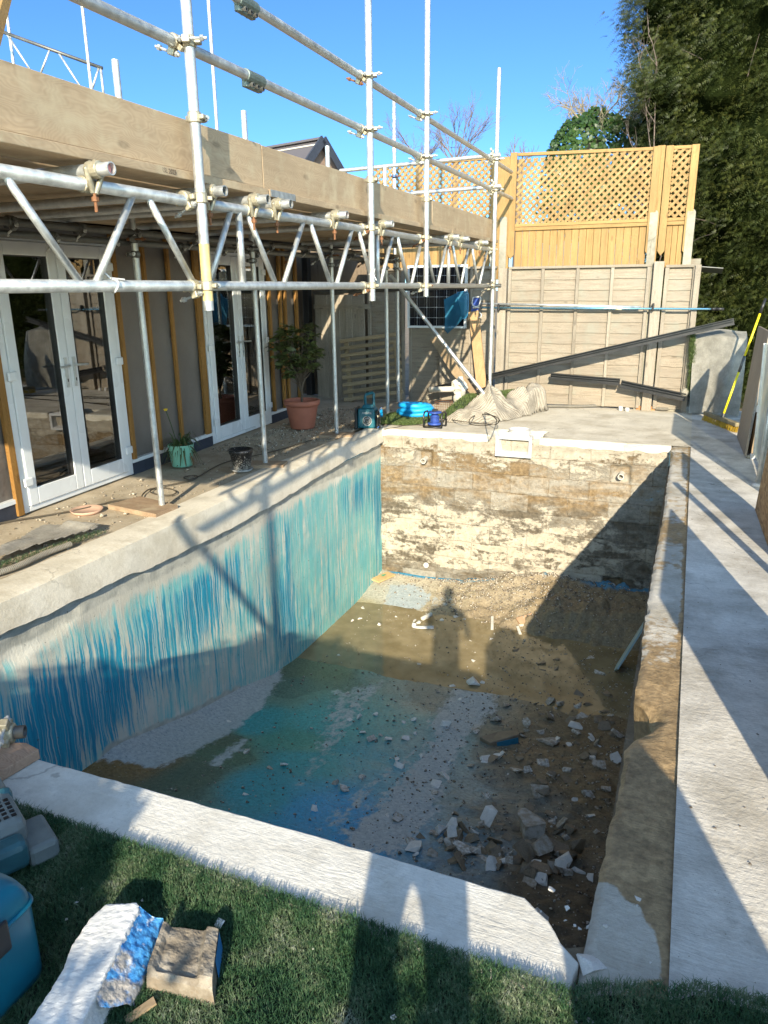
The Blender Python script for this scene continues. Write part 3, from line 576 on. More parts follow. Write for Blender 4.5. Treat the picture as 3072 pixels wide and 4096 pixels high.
def door(y0, y1):
    dr = bpy.data.objects.new('french_door', None); COL.objects.link(dr); dr.parent = house; b = WP((y0 + y1) / 2, 0); dr.location = Vector(b) - Vector(house.location)
    ym = (y0 + y1) / 2; z1 = 2.07
    mb = MB(); fw = .055
    wbox(mb, y0, y0 + fw, 0, z1, -.05, .02); wbox(mb, y1 - fw, y1, 0, z1, -.05, .02); wbox(mb, y0 + fw, y1 - fw, z1 - fw, z1, -.05, .02); wbox(mb, y0 + fw, y1 - fw, 0, .04, -.05, .02)
    mb.build('door_frame', M['upvc'], dr, bevel=.005)
    for (a, b_, hs) in ((y0 + fw + .003, ym - .003, 1), (ym + .003, y1 - fw - .003, -1)):
        st, rt, rb = .092, .10, .135; z0, zt = .043, z1 - fw - .003
        mb = MB(); wbox(mb, a, a + st, z0, zt, -.045, .032); wbox(mb, b_ - st, b_, z0, zt, -.045, .032); wbox(mb, a + st, b_ - st, z0, z0 + rb, -.045, .032); wbox(mb, a + st, b_ - st, zt - rt, zt, -.045, .032)
        mb.build('door_leaf', M['upvc'], dr, bevel=.007)
        mb = MB(); wbox(mb, a + st - .004, a + st + .006, z0 + rb, zt - rt, -.03, .022); wbox(mb, b_ - st - .006, b_ - st + .004, z0 + rb, zt - rt, -.03, .022); wbox(mb, a + st, b_ - st, z0 + rb - .004, z0 + rb + .006, -.03, .022); wbox(mb, a + st, b_ - st, zt - rt - .006, zt - rt + .004, -.03, .022)
        mb.build('gasket', M['black'], dr)
        mb = MB(); wbox(mb, a + st - .004, b_ - st + .004, z0 + rb - .004, zt - rt + .004, -.012, -.004); mb.build('pane', M['glass'], dr)
        # handle: back plate, lever, keyhole
        yh = (b_ - st * .5) if hs == 1 else (a + st * .5); mb = MB(); wbox(mb, yh - .015, yh + .015, .90, 1.14, .032, .042)
        q = WP(yh, 1.075, .04); q2 = WP(yh, 1.075, .085); q3 = WP(yh + (-hs) * .115, 1.07, .085); mb.path([q, q2, q3], .009, 8)
        mb.build('handle', M['galv'], dr, bevel=.003)
        mb = MB(); wbox(mb, yh - .005, yh + .005, .945, .97, .042, .0435); mb.build('keyhole', M['black'], dr)
        ye = a if hs == 1 else b_
        for zh in (.24, 1.05, 1.85):
            mb = MB(); wbox(mb, ye - .045, ye + .045, zh - .035, zh + .035, .032, .052); mb.build('hinge', M['upvc'], dr, bevel=.012)
door(*D1); door(*D2)

# ============================================================= SCAFFOLD
TR = .02415
def coupler(parent, p, ax, out, s=1.0, mat=None):
    """clamp round a tube at p along axis ax, bolt pointing along out"""
    p = np.array(p, float); ax = _u(ax); out = _u(np.array(out, float) - ax * np.dot(ax, out)); sd = np.cross(ax, out)
    c = MB(); c.path([p - ax * .024, p - ax * .018, p + ax * .018, p + ax * .024], .03, 14, True, [.028 * s, .0315 * s, .0315 * s, .028 * s])
    c.bar(p + out * .026 * s, p + out * .058 * s, .034, .030, ax); c.bar(p + sd * .026, p + sd * .055, .030, .026, ax)
    c.bar(p - sd * .028 + out * .012, p - sd * .05 + out * .02, .024, .02, ax)
    o = c.build('coupler', mat or M['coupler'], parent, bevel=.004)
    b = MB(); q = p + out * .045 + sd * .018; b.tube(q - sd * .06, q + sd * .075, .0065, 8); b.tube(q + sd * .045, q + sd * .06, .013, 6); b.tube(q - sd * .05, q - sd * .04, .013, 6)
    b.build('bolt', M['rust'] if rng.random() < .25 else M['galv'], o)
    return o
def tube_thing(name, p0, p1, label, cat, group=None, mat=None, caps=True):
    p0 = np.array(p0, float); p1 = np.array(p1, float); lo = p0 if p0[2] <= p1[2] else p1
    r = empty(name, lo, label, cat, group)
    t = MB().pipe(p0, p1, TR, TR - .004, 18).build('tube', mat or M['galv'], r, smooth=True)
    md = t.modifiers.new('es', 'EDGE_SPLIT'); md.split_angle = radians(40)
    return r
UPZ = (0, 0, 1)
yA, yB, yC, yD = 3.165, 5.373, 6.742, 9.58
posts = [(yA, 1.555, 5.6, 'nearest standard pole hanging in front of the lattice beam with a pale yellow lower end', 'A'),
         (yB, 1.56, 5.6, 'second tall standard pole, cut off just below the lattice beam, white cable tie on it', 'B'),
         (yC, 1.575, 5.6, 'third tall standard pole, thinner looking, between the white tie pole and the far corner', 'C'),
         (yD, .0, 4.085, 'far corner standard pole standing on the ground beside the green turf', 'D')]
PO = {}
M['yellow_end'] = plain('yellow_paint', (.62, .47, .20), .55, .1, .25, 40)
for (y, z0, z1, lab, k) in posts:
    x = xs(y); t = tube_thing('scaffold_pole', (x, y, z0), (x, y, z1), lab, 'scaffold pole', 'standards of the front scaffold'); PO[k] = t
    rails = [(2.735, 1), (3.085, 1)] if k == 'D' or True else []
    for (z, up) in ((2.70 + .012 * (y - 3), 0), (3.035 + .0125 * (y - 3), 0)):
        coupler(t, (x, y, z), UPZ, (.35, -1, 0)); coupler(t, (x - .055, y - .03, z), (0, 1, 0), (-.4, 0, -1))
    coupler(t, (x, y, 2.06 + .006 * (y - 3)), UPZ, (-.3, 1, 0)); coupler(t, (x - .055, y - .045, 2.06 + .006 * (y - 3)), (0, 1, 0), (.5, 0, -1))
    coupler(t, (x, y, 1.67), UPZ, (.3, 1, 0)); coupler(t, (x - .055, y - .04, 1.67), (0, 1, 0), (.3, 0, -1))
    if k != 'D': coupler(t, (x, y, 2.40), UPZ, (.4, 1, 0))
MB().tube((xs(yA), yA, 1.60), (xs(yA), yA, 1.86), TR + .0008, 18, cap=False).build('painted_end', M['yellow_end'], PO['A'], smooth=True)
mb = MB(); q = np.array([xs(yB), yB, 1.75]); mb.path([q + .027 * np.array([cos(a), sin(a), 0]) for a in np.linspace(0, 2 * pi, 12)], .003, 5); mb.path([q + (.02, -.02, 0), q + (.05, -.03, -.045)], .004, 5); mb.path([q + (.02, -.02, 0), q + (.035, -.02, .04)], .004, 5)
mb.build('cable_tie', M['pvc'], PO['B'])
# lattice beam
def lattice(name, PA, PB, h, nodes, label, group=None):
    """nodes: list of (ya_top, yb_bottom, radius); PA/PB functions giving the top and bottom points"""
    r = empty(name, PB(nodes[0][0]), label, 'lattice beam', group); return r
beam = empty('lattice_beam', (xs(5) - .055, 5, 1.64), 'long silver lattice beam carrying the near edge of the scaffold platform', 'lattice beam')
OB = -.055
def top_z(y): return 2.04 + .0078 * (y - 2)
Y0, Y1 = .3, 9.72
MB().pipe((xs(Y0) + OB, Y0, top_z(Y0)), (xs(Y1) + OB, Y1, top_z(Y1)), TR, .02, 18).build('top_chord', M['galv'], beam, smooth=True)
MB().pipe((xs(Y0) + OB, Y0, 1.67), (xs(Y1) + OB, Y1, 1.67), TR, .02, 18).build('bottom_chord', M['galv'], beam, smooth=True)
DG = [((20, 700), (318, 1124)), ((530, 789), (385, 1124)), ((593, 799), (772, 1124)), ((922, 849), (838, 1124)), ((988, 858), (1100, 1124)), ((1212, 896), (1135, 1124)), ((1241, 899), (1321, 1124)), ((1407, 925), (1347, 1124)), ((1434, 929), (1490, 1124)), ((1570, 952), (1521, 1124)), ((1589, 952), (1633, 1124)), ((1686, 978), (1646, 1124)),
      ((1700, 980), (1737, 1124)), ((1785, 985), (1752, 1124)), ((1810, 985), (1838, 1124)), ((1873, 996), (1845, 1124)), ((1888, 998), (1911, 1124)), ((1948, 1005), (1918, 1124)), ((1957, 1010), (1975, 1124))]
for (a, b) in DG:
    ya = PS(*a, OB)[1]; yb = PS(*b, OB)[1]
    MB().tube((xs(ya) + OB, ya, top_z(ya) - .015), (xs(yb) + OB, yb, 1.685), .0155, 10).build('diagonal', M['galv'], beam, smooth=True)
for yv in (PS(963, 1000, OB)[1], PS(1509, 1040, OB)[1], PS(1794, 1050, OB)[1]):
    MB().tube((xs(yv) + OB, yv, top_z(yv) - .01), (xs(yv) + OB, yv, 1.675), .019, 12).build('upright', M['galv'], beam, smooth=True)
for (ya, yb) in ((.45, .95), (1.45, 1.02), (1.55, 1.9)):
    MB().tube((xs(ya) + OB, ya, top_z(ya) - .015), (xs(yb) + OB, yb, 1.685), .0155, 10).build('diagonal', M['galv'], beam, smooth=True)
mb = MB(); q = PS(452, 1146, OB); q = np.array([xs(q[1]) + OB, q[1], 1.67]); mb.path([q + np.array([.028 * cos(a), .01 * sin(2 * a), .028 * sin(a)]) for a in np.linspace(0, 2 * pi, 14)], .0035, 5)
mb.path([q + (.0, -.004, .03), q + (.02, .05, .025)], .004, 5); mb.path([q + (.0, -.01, .03), q + (-.01, -.035, .055)], .005, 5); mb.build('cable_tie', M['pvc'], beam)
# guard rails
def rail_thing(y0, z0, y1, z1, lab, sleeves):
    t = tube_thing('guard_rail', (xs(y0) + OB, y0, z0), (xs(y1) + OB, y1, z1), lab, 'guard rail')
    for ys_ in sleeves:
        z = z0 + (z1 - z0) * (ys_ - y0) / (y1 - y0); c = np.array([xs(ys_) + OB, ys_, z]); mb = MB(); mb.tube(c - (0, .085, 0), c + (0, .085, 0), .031, 14); mb.bar(c + (-.01, -.08, -.036), c + (-.01, .08, -.036), .03, .035)
        s_ = mb.build('sleeve_coupler', M['sleeve'], t, bevel=.004); mb = MB()
        for d in (-.05, .0, .05): mb.tube(c + (-.035, d, -.042), c + (.03, d, -.042), .007, 6); mb.tube(c + (.018, d, -.042), c + (.03, d, -.042), .012, 6)
        mb.build('bolt', M['galv_dark'], s_)
    return t
M['sleeve'] = plain('green_grey_sleeve', (.16, .20, .18), .5, .5, .4, 30)
rail_thing(1.2, 2.672, PS(2046, 797, OB)[1], 2.81, 'lower long guard rail sloping away below the other rail with a dark sleeve joint', [PS(1012, 285, OB)[1]])
rail_thing(1.2, 3.008, PS(2046, 672, OB)[1], 3.13, 'upper long guard rail, highest of the rails running to the far corner', [PS(985, 8, OB)[1]])
for (a, b, z0, z1, lab) in (((1361, 685), (1962, 622), 3.106, 3.155, 'upper return rail from the far corner pole across the trellis'), ((1500, 790), (1965, 748), 2.78, 2.81, 'lower return rail from the far corner pole towards the toe boards'), ((1256, 1170), (1966, 1143), 1.604, 1.667, 'dusty ground lift tube crossing below the lattice beam in front of the solar panel')):
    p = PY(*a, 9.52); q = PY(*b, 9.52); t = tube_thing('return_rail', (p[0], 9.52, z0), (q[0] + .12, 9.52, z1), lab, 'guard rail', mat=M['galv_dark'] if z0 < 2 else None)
    coupler(t, (q[0] + .02, 9.525, z1), (1, 0, 0), (0, .2, 1))
# transoms across, with their clips on the lattice beam
TE = [(444, 686), (898, 774), (1071, 809), (1162, 826), (1387, 871), (1570, 905), (1835, 955), (1875, 965), (1950, 978)]
TL = ['nearest transom tube with pink painted inside', 'transom tube end just right of the nearest pole', 'transom tube end under the first toe board joint', 'transom tube end next to the one at the joint with a long bolt', 'transom tube end with a red mark left of the white tie pole', 'transom tube end just right of the white tie pole', 'transom tube end halfway between the thin pole and the far corner', 'transom tube end paired tightly beside its neighbour near the corner', 'last transom tube end touching the far corner pole']
M['pink'] = plain('pink_inside', (.55, .22, .22), .8)
for k, (e, lab) in enumerate(zip(TE, TL)):
    y = PS(*e, .07)[1]; zt = top_z(y) + .05; xe = xs(y) + OB + .13
    t = tube_thing('transom', (xe, y, zt), (-3.98 - .05 * rng.random(), y + .02, zt - .01), lab, 'transom tube', 'transoms under the platform')
    MB().tube((xe - .02, y, zt), (xe - .5, y, zt), TR - .0045, 14).build('tube_inside', M['pink'] if k in (0, 4) else M['dark_in'], t)
    c = np.array([xs(y) + OB, y, top_z(y)]); mb = MB()
    mb.path([(c[0] + .035, y, zt + .026), (c[0] + .035, y - .032, zt), (c[0] + .035, y - .02, zt - .035), (c[0] + .03, y, c[2] - .03)], .012, 8); mb.path([(c[0] + .045, y, zt + .03), (c[0] + .05, y + .028, zt + .012), (c[0] + .045, y + .03, zt - .03), (c[0] + .035, y + .005, c[2] - .035)], .012, 8)
    mb.tube((c[0] + .02, y, zt), (c[0] + .075, y, zt), .032, 14); mb.tube((c[0], y - .03, c[2]), (c[0], y + .03, c[2]), .031, 14)
    cl = mb.build('coupler', M['coupler'], t, bevel=.003); mb = MB(); mb.tube((c[0] + .035, y, c[2] - .10), (c[0] + .035, y, c[2] - .02), .0065, 8); mb.tube((c[0] + .035, y, c[2] - .062), (c[0] + .035, y, c[2] - .045), .014, 6); mb.build('bolt', M['rust'], cl)
# inner ledgers, props and their clips
XL = -3.76
for (z, y0, y1, lab) in ((2.055, 2.2, 9.9, 'upper inner ledger tube, dark, below the transoms near the house'), (1.99, 2.0, 9.9, 'lower inner ledger tube, dark, just above the door heads')):
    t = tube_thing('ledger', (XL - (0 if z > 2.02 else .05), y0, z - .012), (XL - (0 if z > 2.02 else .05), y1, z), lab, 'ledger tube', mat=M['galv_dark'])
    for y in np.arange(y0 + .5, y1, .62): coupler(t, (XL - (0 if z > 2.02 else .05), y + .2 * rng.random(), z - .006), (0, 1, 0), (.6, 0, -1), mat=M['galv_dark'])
for (y, z0, zt, lab) in ((4.60, 0, 3.13, 'nearest prop pole standing on the stamped timber pad'), (6.19, 0, 3.12, 'second prop pole standing beside the small black pot'), (7.82, 0, 3.09, 'third prop pole standing in front of the terracotta pot'), (9.45, .0, 3.09, 'fourth prop pole beside the slatted bench back'), (9.86, .12, 2.05, 'fifth prop pole with a blue foot, right of its neighbour')):
    x = XL + .055 - .015 * (y - 4); x = XL + .0
    t = tube_thing('prop_pole', (x, y, z0 - .012), (x - .0, y - .03, zt), lab, 'scaffold pole', 'props along the terrace')
    coupler(t, (x, y - .02, 2.0), UPZ, (.5, -1, 0), mat=M['galv_dark']); coupler(t, (x, y - .02, 1.90), UPZ, (-.5, -1, 0), mat=M['galv_dark'])
# diagonal brace at the far end
p = PY(1560, 1100, 9.42); q = PY(1955, 1600, 9.42); t = tube_thing('brace_tube', p, q, 'diagonal brace tube running down to the foot of the far corner pole', 'scaffold tube')
# toe boards and platform boards
def along(y0, y1, xoff, z0, w, t, name, lab, cat, group, vert, parent=None):
    a = np.array([xs(y0) + xoff, y0, z0]); b = np.array([xs(y1) + xoff, y1, z0 + (y1 - y0) * .0085])
    mb = MB()
    if vert: mb.bar(a, b, t, w, (0, 0, 1))
    else: mb.bar(a, b, w, t, (0, 0, 1))
    o = mb.build(name, M['board'], parent, bevel=.003)
    if lab: tag(o, lab, cat, group)
    return o
yj = [.35, PS(1071, 640, -.05)[1], PS(1506, 800, -.05)[1] + .02, PS(1700, 830, -.05)[1] + .35, 10.15]
for k, lab in enumerate(['nearest toe board, longest, with swirling knot and mud splashes', 'second toe board from its split end joint to the white tie pole', 'short cracked toe board between the white tie pole and thin pole', 'farthest toe board ending at the trellis fence']):
    zc = 2.285 + .0085 * (yj[k] - 2)
    along(yj[k] + .004, yj[k + 1] - .004, -.105, zc + rng.normal() * .003, .222, .038, 'toe_board', lab, 'toe board', 'toe boards along the platform edge', True)
cols = [-.20 - .232 * k for k in range(9)]  # innermost columns added to close the gap and shade the far corner
cn = ['outermost', 'second', 'third', 'fourth', 'fifth', 'sixth', 'seventh', 'eighth', 'innermost']
for i, xo in enumerate(cols):
    cuts = [.3, 3.92, 7.8, 10.05] if i % 2 == 0 else [.3, 5.6, 8.9, 10.05]
    for j in range(3):
        o = along(cuts[j] + .006, cuts[j + 1] - .006, xo + .04 * (i == 0), 2.148 + .0085 * (cuts[j] - 2) + .004 * rng.random(), .225, .038, 'platform_board', '%s platform board counted from the toe boards, %s length, seen from below' % (cn[i], ['nearest', 'middle', 'farthest'][j]), 'scaffold board', 'boards of the platform', False)
        if i == 0 and j == 0:
            y = PS(712, 700, 0)[1]; z = 2.15 + .0085 * (y - 2); f = _u([-.03, 1, .0085]); xo_ = xs(y) + xo + .04 + .1129
            Mx = Matrix(((0, 0, 1, xo_), (f[1], 0, 0, y), (f[2], 1, 0, z), (0, 0, 0, 1)))
            text('RSL 2023', .028, M['old_v'], 'stamped_lettering', Mx, o)
        if i == 0 and j == 1:
            a = PS(1090, 800, 0)[1]; MB().bar((xs(cuts[1]) + xo + .04 + .114, cuts[1] + .02, 2.166), (xs(cuts[1] + .3) + xo + .04 + .114, cuts[1] + .32, 2.169), .003, .036).build('end_band', M['galv'], o)
# far scaffold on the other side of the roof
def dtube(a, b, d0, d1, lab, mat=None, r=None):
    return tube_thing('scaffold_pole' if abs(a[0] - b[0]) < 120 else 'scaffold_tube', DP(*a, d0), DP(*b, d1), lab, 'scaffold pole', 'far scaffold behind the roof', mat)
def vert(px, py, d, z0, z1, lab, name='scaffold_pole'):
    p = DP(px, py, d); return tube_thing(name, (p[0], p[1], z0), (p[0], p[1], z1), lab, 'scaffold pole', 'far scaffold behind the roof')
vert(345, 170, 11, 1.5, 6.4, 'thin far pole behind the nearest toe board clamped to a far lattice beam'); vert(40, 150, 11.5, 1.5, 6.6, 'thin far pole at the left edge under a pale timber'); vert(851, 260, 10, 1.5, 6.2, 'tall thin far pole standing between the first and second front poles')
p = PX(1577, 560, -3.76 - .25); t = tube_thing('scaffold_pole', (p[0], p[1], 1.9), (p[0], p[1], PX(1575, 375, p[0])[2]), 'rear pole with faded red and blue paint on its top', 'scaffold pole')
M['redblue'] = (lambda m: m.fin(m.mx(m.mr(m.xyz(m.pos)[2], 3.55, 3.65), m.mx(m.mr(m.ns(m.pos, 40, 3), .4, .6), (.55, .16, .12), (.6, .58, .55)), m.mx(m.mr(m.ns(m.pos, 40, 3), .4, .6), (.16, .22, .40), (.5, .5, .5))), .5, metal=.3))(Mt('red_blue_paint'))
MB().tube((p[0], p[1], 3.42), (p[0], p[1], PX(1575, 375, p[0])[2] + .001), TR + .0008, 16, cap=False).build('painted_end', M['redblue'], t, smooth=True)
coupler(t, (p[0], p[1], 3.12), UPZ, (.3, -1, 0), mat=plain('blue_coupler', (.05, .10, .22), .5, .4))
a, b = DP(-60, 102, 11), DP(410, 273, 11.1); fb = empty('lattice_beam', (a + b) / 2 - [0, 0, .5], 'far lattice beam above the nearest toe board against the sky', 'lattice beam')
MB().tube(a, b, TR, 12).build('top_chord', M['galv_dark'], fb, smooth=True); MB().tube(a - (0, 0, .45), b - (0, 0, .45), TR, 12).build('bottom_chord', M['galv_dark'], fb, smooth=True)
for (ta, tb) in ((.18, .38), (.55, .42), (.62, .82), (.97, .86)): MB().tube(a + (b - a) * ta, a + (b - a) * tb - (0, 0, .45), .0155, 8).build('diagonal', M['galv'], fb, smooth=True)
MB().tube(a + (b - a) * .985, a + (b - a) * .985 - (0, 0, .45), .019, 8).build('upright', M['galv'], fb, smooth=True)
p, q = DP(-20, 170, 7), DP(28, -20, 7.3); tag(MB().bar(p, q, .09, .04, (1, 0, 0)).build('timber_length', M['new_v']), 'pale timber leaning against the sky at the top left corner', 'timber')
# standard and brace just left of the picture that throw the shadows on the painted wall
t = tube_thing('scaffold_pole', (-2.2, 1.40, .05), (-2.2, 1.40, 5.5), 'near left standard standing on the timber sole boards by the coping', 'scaffold pole')
t = tube_thing('brace_tube', (-2.2, 1.34, .28), (-2.2, .05, 1.85), 'brace tube rising left from the near left standard', 'scaffold tube')
# ============================================================= FENCES
YFN = 10.90
def fx_(px, py=1200, y=YFN): return PY(px, py, y)[0]
def lap_panel(x0, x1, z0, z1, lab, bat, rows=13, mat='grey_h', y=YFN, name='timber_fence'):
    r = empty(name, ((x0 + x1) / 2, y, z0), lab, 'fence', 'weathered fence panels'); mb = MB(); h = (z1 - z0) / rows
    for k in range(rows):
        a = z0 + k * h; b = min(z1, a + h * 1.12); e = lambda: rng.normal() * .003; n = 6; t = np.linspace(x0 + .01, x1 - .01, n); wv = [rng.normal() * .004 for _ in t]
        for i in range(n - 1):
            A0, A1 = a + wv[i], a + wv[i + 1]
            mb.hexa([(t[i], y - .022, A0), (t[i + 1], y - .022, A1), (t[i + 1], y - .010, A1), (t[i], y - .010, A0), (t[i], y - .006, b), (t[i + 1], y - .006, b), (t[i + 1], y + .002, b), (t[i], y + .002, b)])
    mb.build('slat_panel', M[mat], r)
    for (bx, w) in bat:
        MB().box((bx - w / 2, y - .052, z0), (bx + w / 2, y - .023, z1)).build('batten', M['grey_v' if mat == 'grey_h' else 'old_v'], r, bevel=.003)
    MB().box((x0, y - .058, z1 + .001), (x1, y + .02, z1 + .035)).build('cap_rail', M['grey_h'], r, bevel=.004); return r
xb = [fx_(2040, 1180), fx_(2170, 1180), fx_(2308, 1180), fx_(2445, 1180), fx_(2588, 1180)]
lap_panel(xb[0] - .02, xb[4] + .03, .03, 1.885, 'wide weathered fence panel with five battens behind the two poles', [(x, .042) for x in xb])
x0, x1 = fx_(2652, 1200), fx_(2764, 1200)
lap_panel(x0, x1, .03, 1.87, 'narrow weathered fence panel at the right end by the yew', [(x0 + .02, .05), (x1 + .02, .06)])
x0, x1 = fx_(1640), fx_(1985)
lap_panel(x0, x1, -.02, 1.9, 'weathered fence panel carrying the solar panel', [(x0 + .02, .04), (x0 + .5, .035), (x0 + .95, .035), (x1 - .04, .05)])
x0, x1 = fx_(1476), fx_(1622)
lap_panel(x0, x1, -.02, 1.9, 'short dark fence panel in shade behind the slatted bench back', [(x0 + .02, .05), (x1 - .02, .05)], mat='grey_h')
def upost(x, w, z0, z1, lab, mat, y=YFN - .03, d=.06): return tag(MB().box((x - w / 2, y - d, z0), (x + w / 2, y + d, z1)).build('fence_post', mat, bevel=.006), lab, 'fence post')
upost(fx_(2012), .12, 0, 1.90, 'wide weathered timber post beside the far corner scaffold pole', M['grey_v'])
upost(fx_(2625), .125, 0, 1.95, 'weathered timber post between the wide and the narrow panels', M['grey_v'])
upost(fx_(2775, 1250), .07, .0, 1.9, 'last rough timber post at the right end of the fence', M['grey_v'])
for (p, q, lab) in (((2018, 868), .10, 'left concrete fence post by the corner scaffold'), ((2619, 843), .10, 'middle concrete fence post between the trellis panels'), ((2768, 838), .105, 'right concrete fence post against the yew')):
    t = PY(*p, YFN + .05); x = t[0]; z = t[2]; mb = MB(); mb.box((x - .05, YFN + .0, 0), (x + .05, YFN + .1, z - .03))
    b = [(x - .05, YFN, z - .03), (x + .05, YFN, z - .03), (x + .05, YFN + .1, z - .03), (x - .05, YFN + .1, z - .03)]; mb.add(b + [(x - .03, YFN + .02, z), (x + .03, YFN + .02, z), (x + .03, YFN + .08, z), (x - .03, YFN + .08, z)], [(4, 5, 6, 7), (0, 1, 5, 4), (1, 2, 6, 5), (2, 3, 7, 6), (3, 0, 4, 7)])
    tag(mb.build('concrete_post', M['concrete_post']), lab, 'fence post')
def clipseg(p, d, x0, x1, z0, z1):
    t0, t1 = -99, 99
    for (o, v, a, b) in ((p[0], d[0], x0, x1), (p[1], d[1], z0, z1)):
        ta, tb = (a - o) / v, (b - o) / v; t0 = max(t0, min(ta, tb)); t1 = min(t1, max(ta, tb))
    return (t0, t1) if t1 - t0 > .02 else None
def trellis_panel(x0, x1, z0, z1l, z1r, lab, jl=True, jr=True, y=YFN + .06, zb=1.80, pitch=.094):
    r = empty('trellis_fence', ((x0 + x1) / 2, y, zb), lab, 'trellis fence', 'new pine trellis panels')
    mb = MB(); n = max(3, int(round((x1 - x0) / .098))); wv = (x1 - x0) / n
    for k in range(n):
        a = x0 + k * wv; yy = y + .0; mb.hexa([(a + .003, yy, zb), (a + wv - .003, yy, zb), (a + wv, yy + .016, zb), (a, yy + .016, zb), (a + .003, yy, z0 - .05), (a + wv - .003, yy, z0 - .05), (a + wv, yy + .016, z0 - .05), (a, yy + .016, z0 - .05)])
    mb.build('board_panel', M['new_v'], r, bevel=.003)
    zm = z0 - .03
    for (za, zb_) in ((zm - .045, zm), (zm + .004, zm + .045)): MB().box((x0, y - .03, za), (x1, y + .03, zb_)).build('rail', M['new_h'], r, bevel=.003)
    zt = lambda x: z1l + (z1r - z1l) * (x - x0) / (x1 - x0)
    MB().hexa([(x0, y - .03, z1l - .04), (x1, y - .03, z1r - .04), (x1, y + .03, z1r - .04), (x0, y + .03, z1l - .04), (x0, y - .03, z1l), (x1, y - .03, z1r), (x1, y + .03, z1r), (x0, y + .03, z1l)]).build('top_rail', M['new_h'], r, bevel=.003)
    for sgn, yo in ((1, -.020), (-1, -.003)):
        mb = MB(); L = (z1l - z0) + .1; k0 = x0 - L if sgn > 0 else x0; k1 = x1 if sgn > 0 else x1 + L
        for k in np.arange(k0, k1, pitch):
            d = np.array([sgn * .7071, .7071]); c = clipseg((k, z0 + .015), d, x0 + .004, x1 - .004, z0 + .015, min(z1l, z1r) - .03)
            if c:
                a = np.array([k + d[0] * c[0], y + yo, z0 + .015 + d[1] * c[0]]); b = np.array([k + d[0] * c[1], y + yo, z0 + .015 + d[1] * c[1]]); mb.bar(a, b, .008, .033 + rng.normal() * .001, (-sgn * .7071, 0, .7071))
        mb.build('lattice', M['lath_a'] if sgn > 0 else M['lath_b'], r)
    for on, x, s in ((jl, x0 - .045, 1), (jr, x1 + .045, 1)):
        if on:
            zz = zt(x) + .003; mb = MB(); zp = zb + .25; P = [(x - .045, zp + .03), (x, zp - .03), (x + .045, zp + .03), (x + .045, zz), (x - .045, zz)]
            mb.add([(a, y - .055, b) for a, b in P] + [(a, y - .03, b) for a, b in P], [tuple(range(5)), tuple(range(9, 4, -1))] + [(i, i + 5, (i + 1) % 5 + 5, (i + 1) % 5) for i in range(5)])
            mb.build('jamb_board', M['new_v'], r, bevel=.003)
    return r
def lathmat(name, rot):
    m = Mt(name); v = m.mp(m.pos, (1, 1, 1), rot=(0, rot, 0)); v = m.mp(v, (.05, 1, 1)); g = m.ns(v, 34, 5, .65); b = m.ns(m.mp(m.pos, (1, 1, 1), rot=(0, rot, 0)), 7, 4); 
    c = m.rp(m.ma('ADD', m.ma('MULTIPLY', g, .6), m.ma('MULTIPLY', b, .4)), [(.32, (.15, .085, .028)), (.52, (.29, .185, .072)), (.7, (.40, .285, .14))]); return m.fin(c, .7, m.bump(g, .3, .002), spec=.3)
M['lath_a'] = lathmat('pine_lath_rising', radians(45)); M['lath_b'] = lathmat('pine_lath_falling', radians(-45))
yt = YFN + .06
trellis_panel(PY(2062, 900, yt)[0], PY(2590, 900, yt)[0], 2.47, 3.385, 3.335, 'wide new pine trellis panel above the weathered fence, right of the corner scaffold')
trellis_panel(PY(2668, 900, yt)[0], PY(2738, 900, yt)[0], 2.47, 3.33, 3.325, 'narrow new pine trellis panel at the right end by the yew')
trellis_panel(PY(1500, 900, yt)[0], PY(1962, 900, yt)[0], 2.47, 3.36, 3.37, 'shaded new pine trellis panel seen through the guard rails', True, True)
for (a, b, lab) in ((2594, 2664, 'new pine post between the wide and the narrow trellis panels'), (1966, 2058, 'new pine boards joining the two wide trellis panels behind the corner scaffold')):
    xa, xc = PY(a, 800, yt)[0] + (.06 if a > 2500 else .05), PY(b, 800, yt)[0] - (.06 if a > 2500 else .05); tag(MB().box((xa, yt - .04, 1.75), (xc, yt + .02, 3.345)).build('fence_post', M['new_v'], bevel=.004), lab, 'fence post')
# gate-like panel of upright boards in the dark corner
x0, x1 = fx_(1276, 1400), fx_(1470, 1400); r = empty('board_gate', ((x0 + x1) / 2, YFN - .08, 0), 'dark weathered gate of upright boards in the shaded corner', 'gate'); n = 8
mb = MB()
for k in range(n):
    a = x0 + (x1 - x0) * k / n; mb.box((a + .004, YFN - .10 - .012 * (k % 2), -.06), (a + (x1 - x0) / n + .006, YFN - .08 - .012 * (k % 2), 1.56))
mb.build('board_panel', M['grey_v'], r, bevel=.003); MB().box((x0, YFN - .135, 1.35), (x1 + .1, YFN - .113, 1.42)).build('rail', M['grey_h'], r)
upost(x0 - .16, .10, 0, 2.4, 'black post in the gap between house and gate', M['black']); tag(MB().box((-6.6, 10.95, 0), (-4.62, 11.0, 2.6)).build('timber_fence', M['old_v']), 'almost black boarding in the gap behind the house corner', 'fence')  # black strip and dark boards put in for the shaded gap
tag(MB().box((xb[4] + .45, 11.05, 0), (xb[4] + .62, 11.09, 1.98)).build('board_end', M['grey_h']), 'short grey board end sticking out by the right concrete post', 'board')
tag(MB().bar(PY(2778, 1075, 11.0), PY(2890, 1083, 11.0), .30, .012, (.1, .2, 1)).build('metal_sheet', M['galv_dark'], bevel=.003), 'thin grey sheet sticking out beyond the fence end', 'metal sheet')

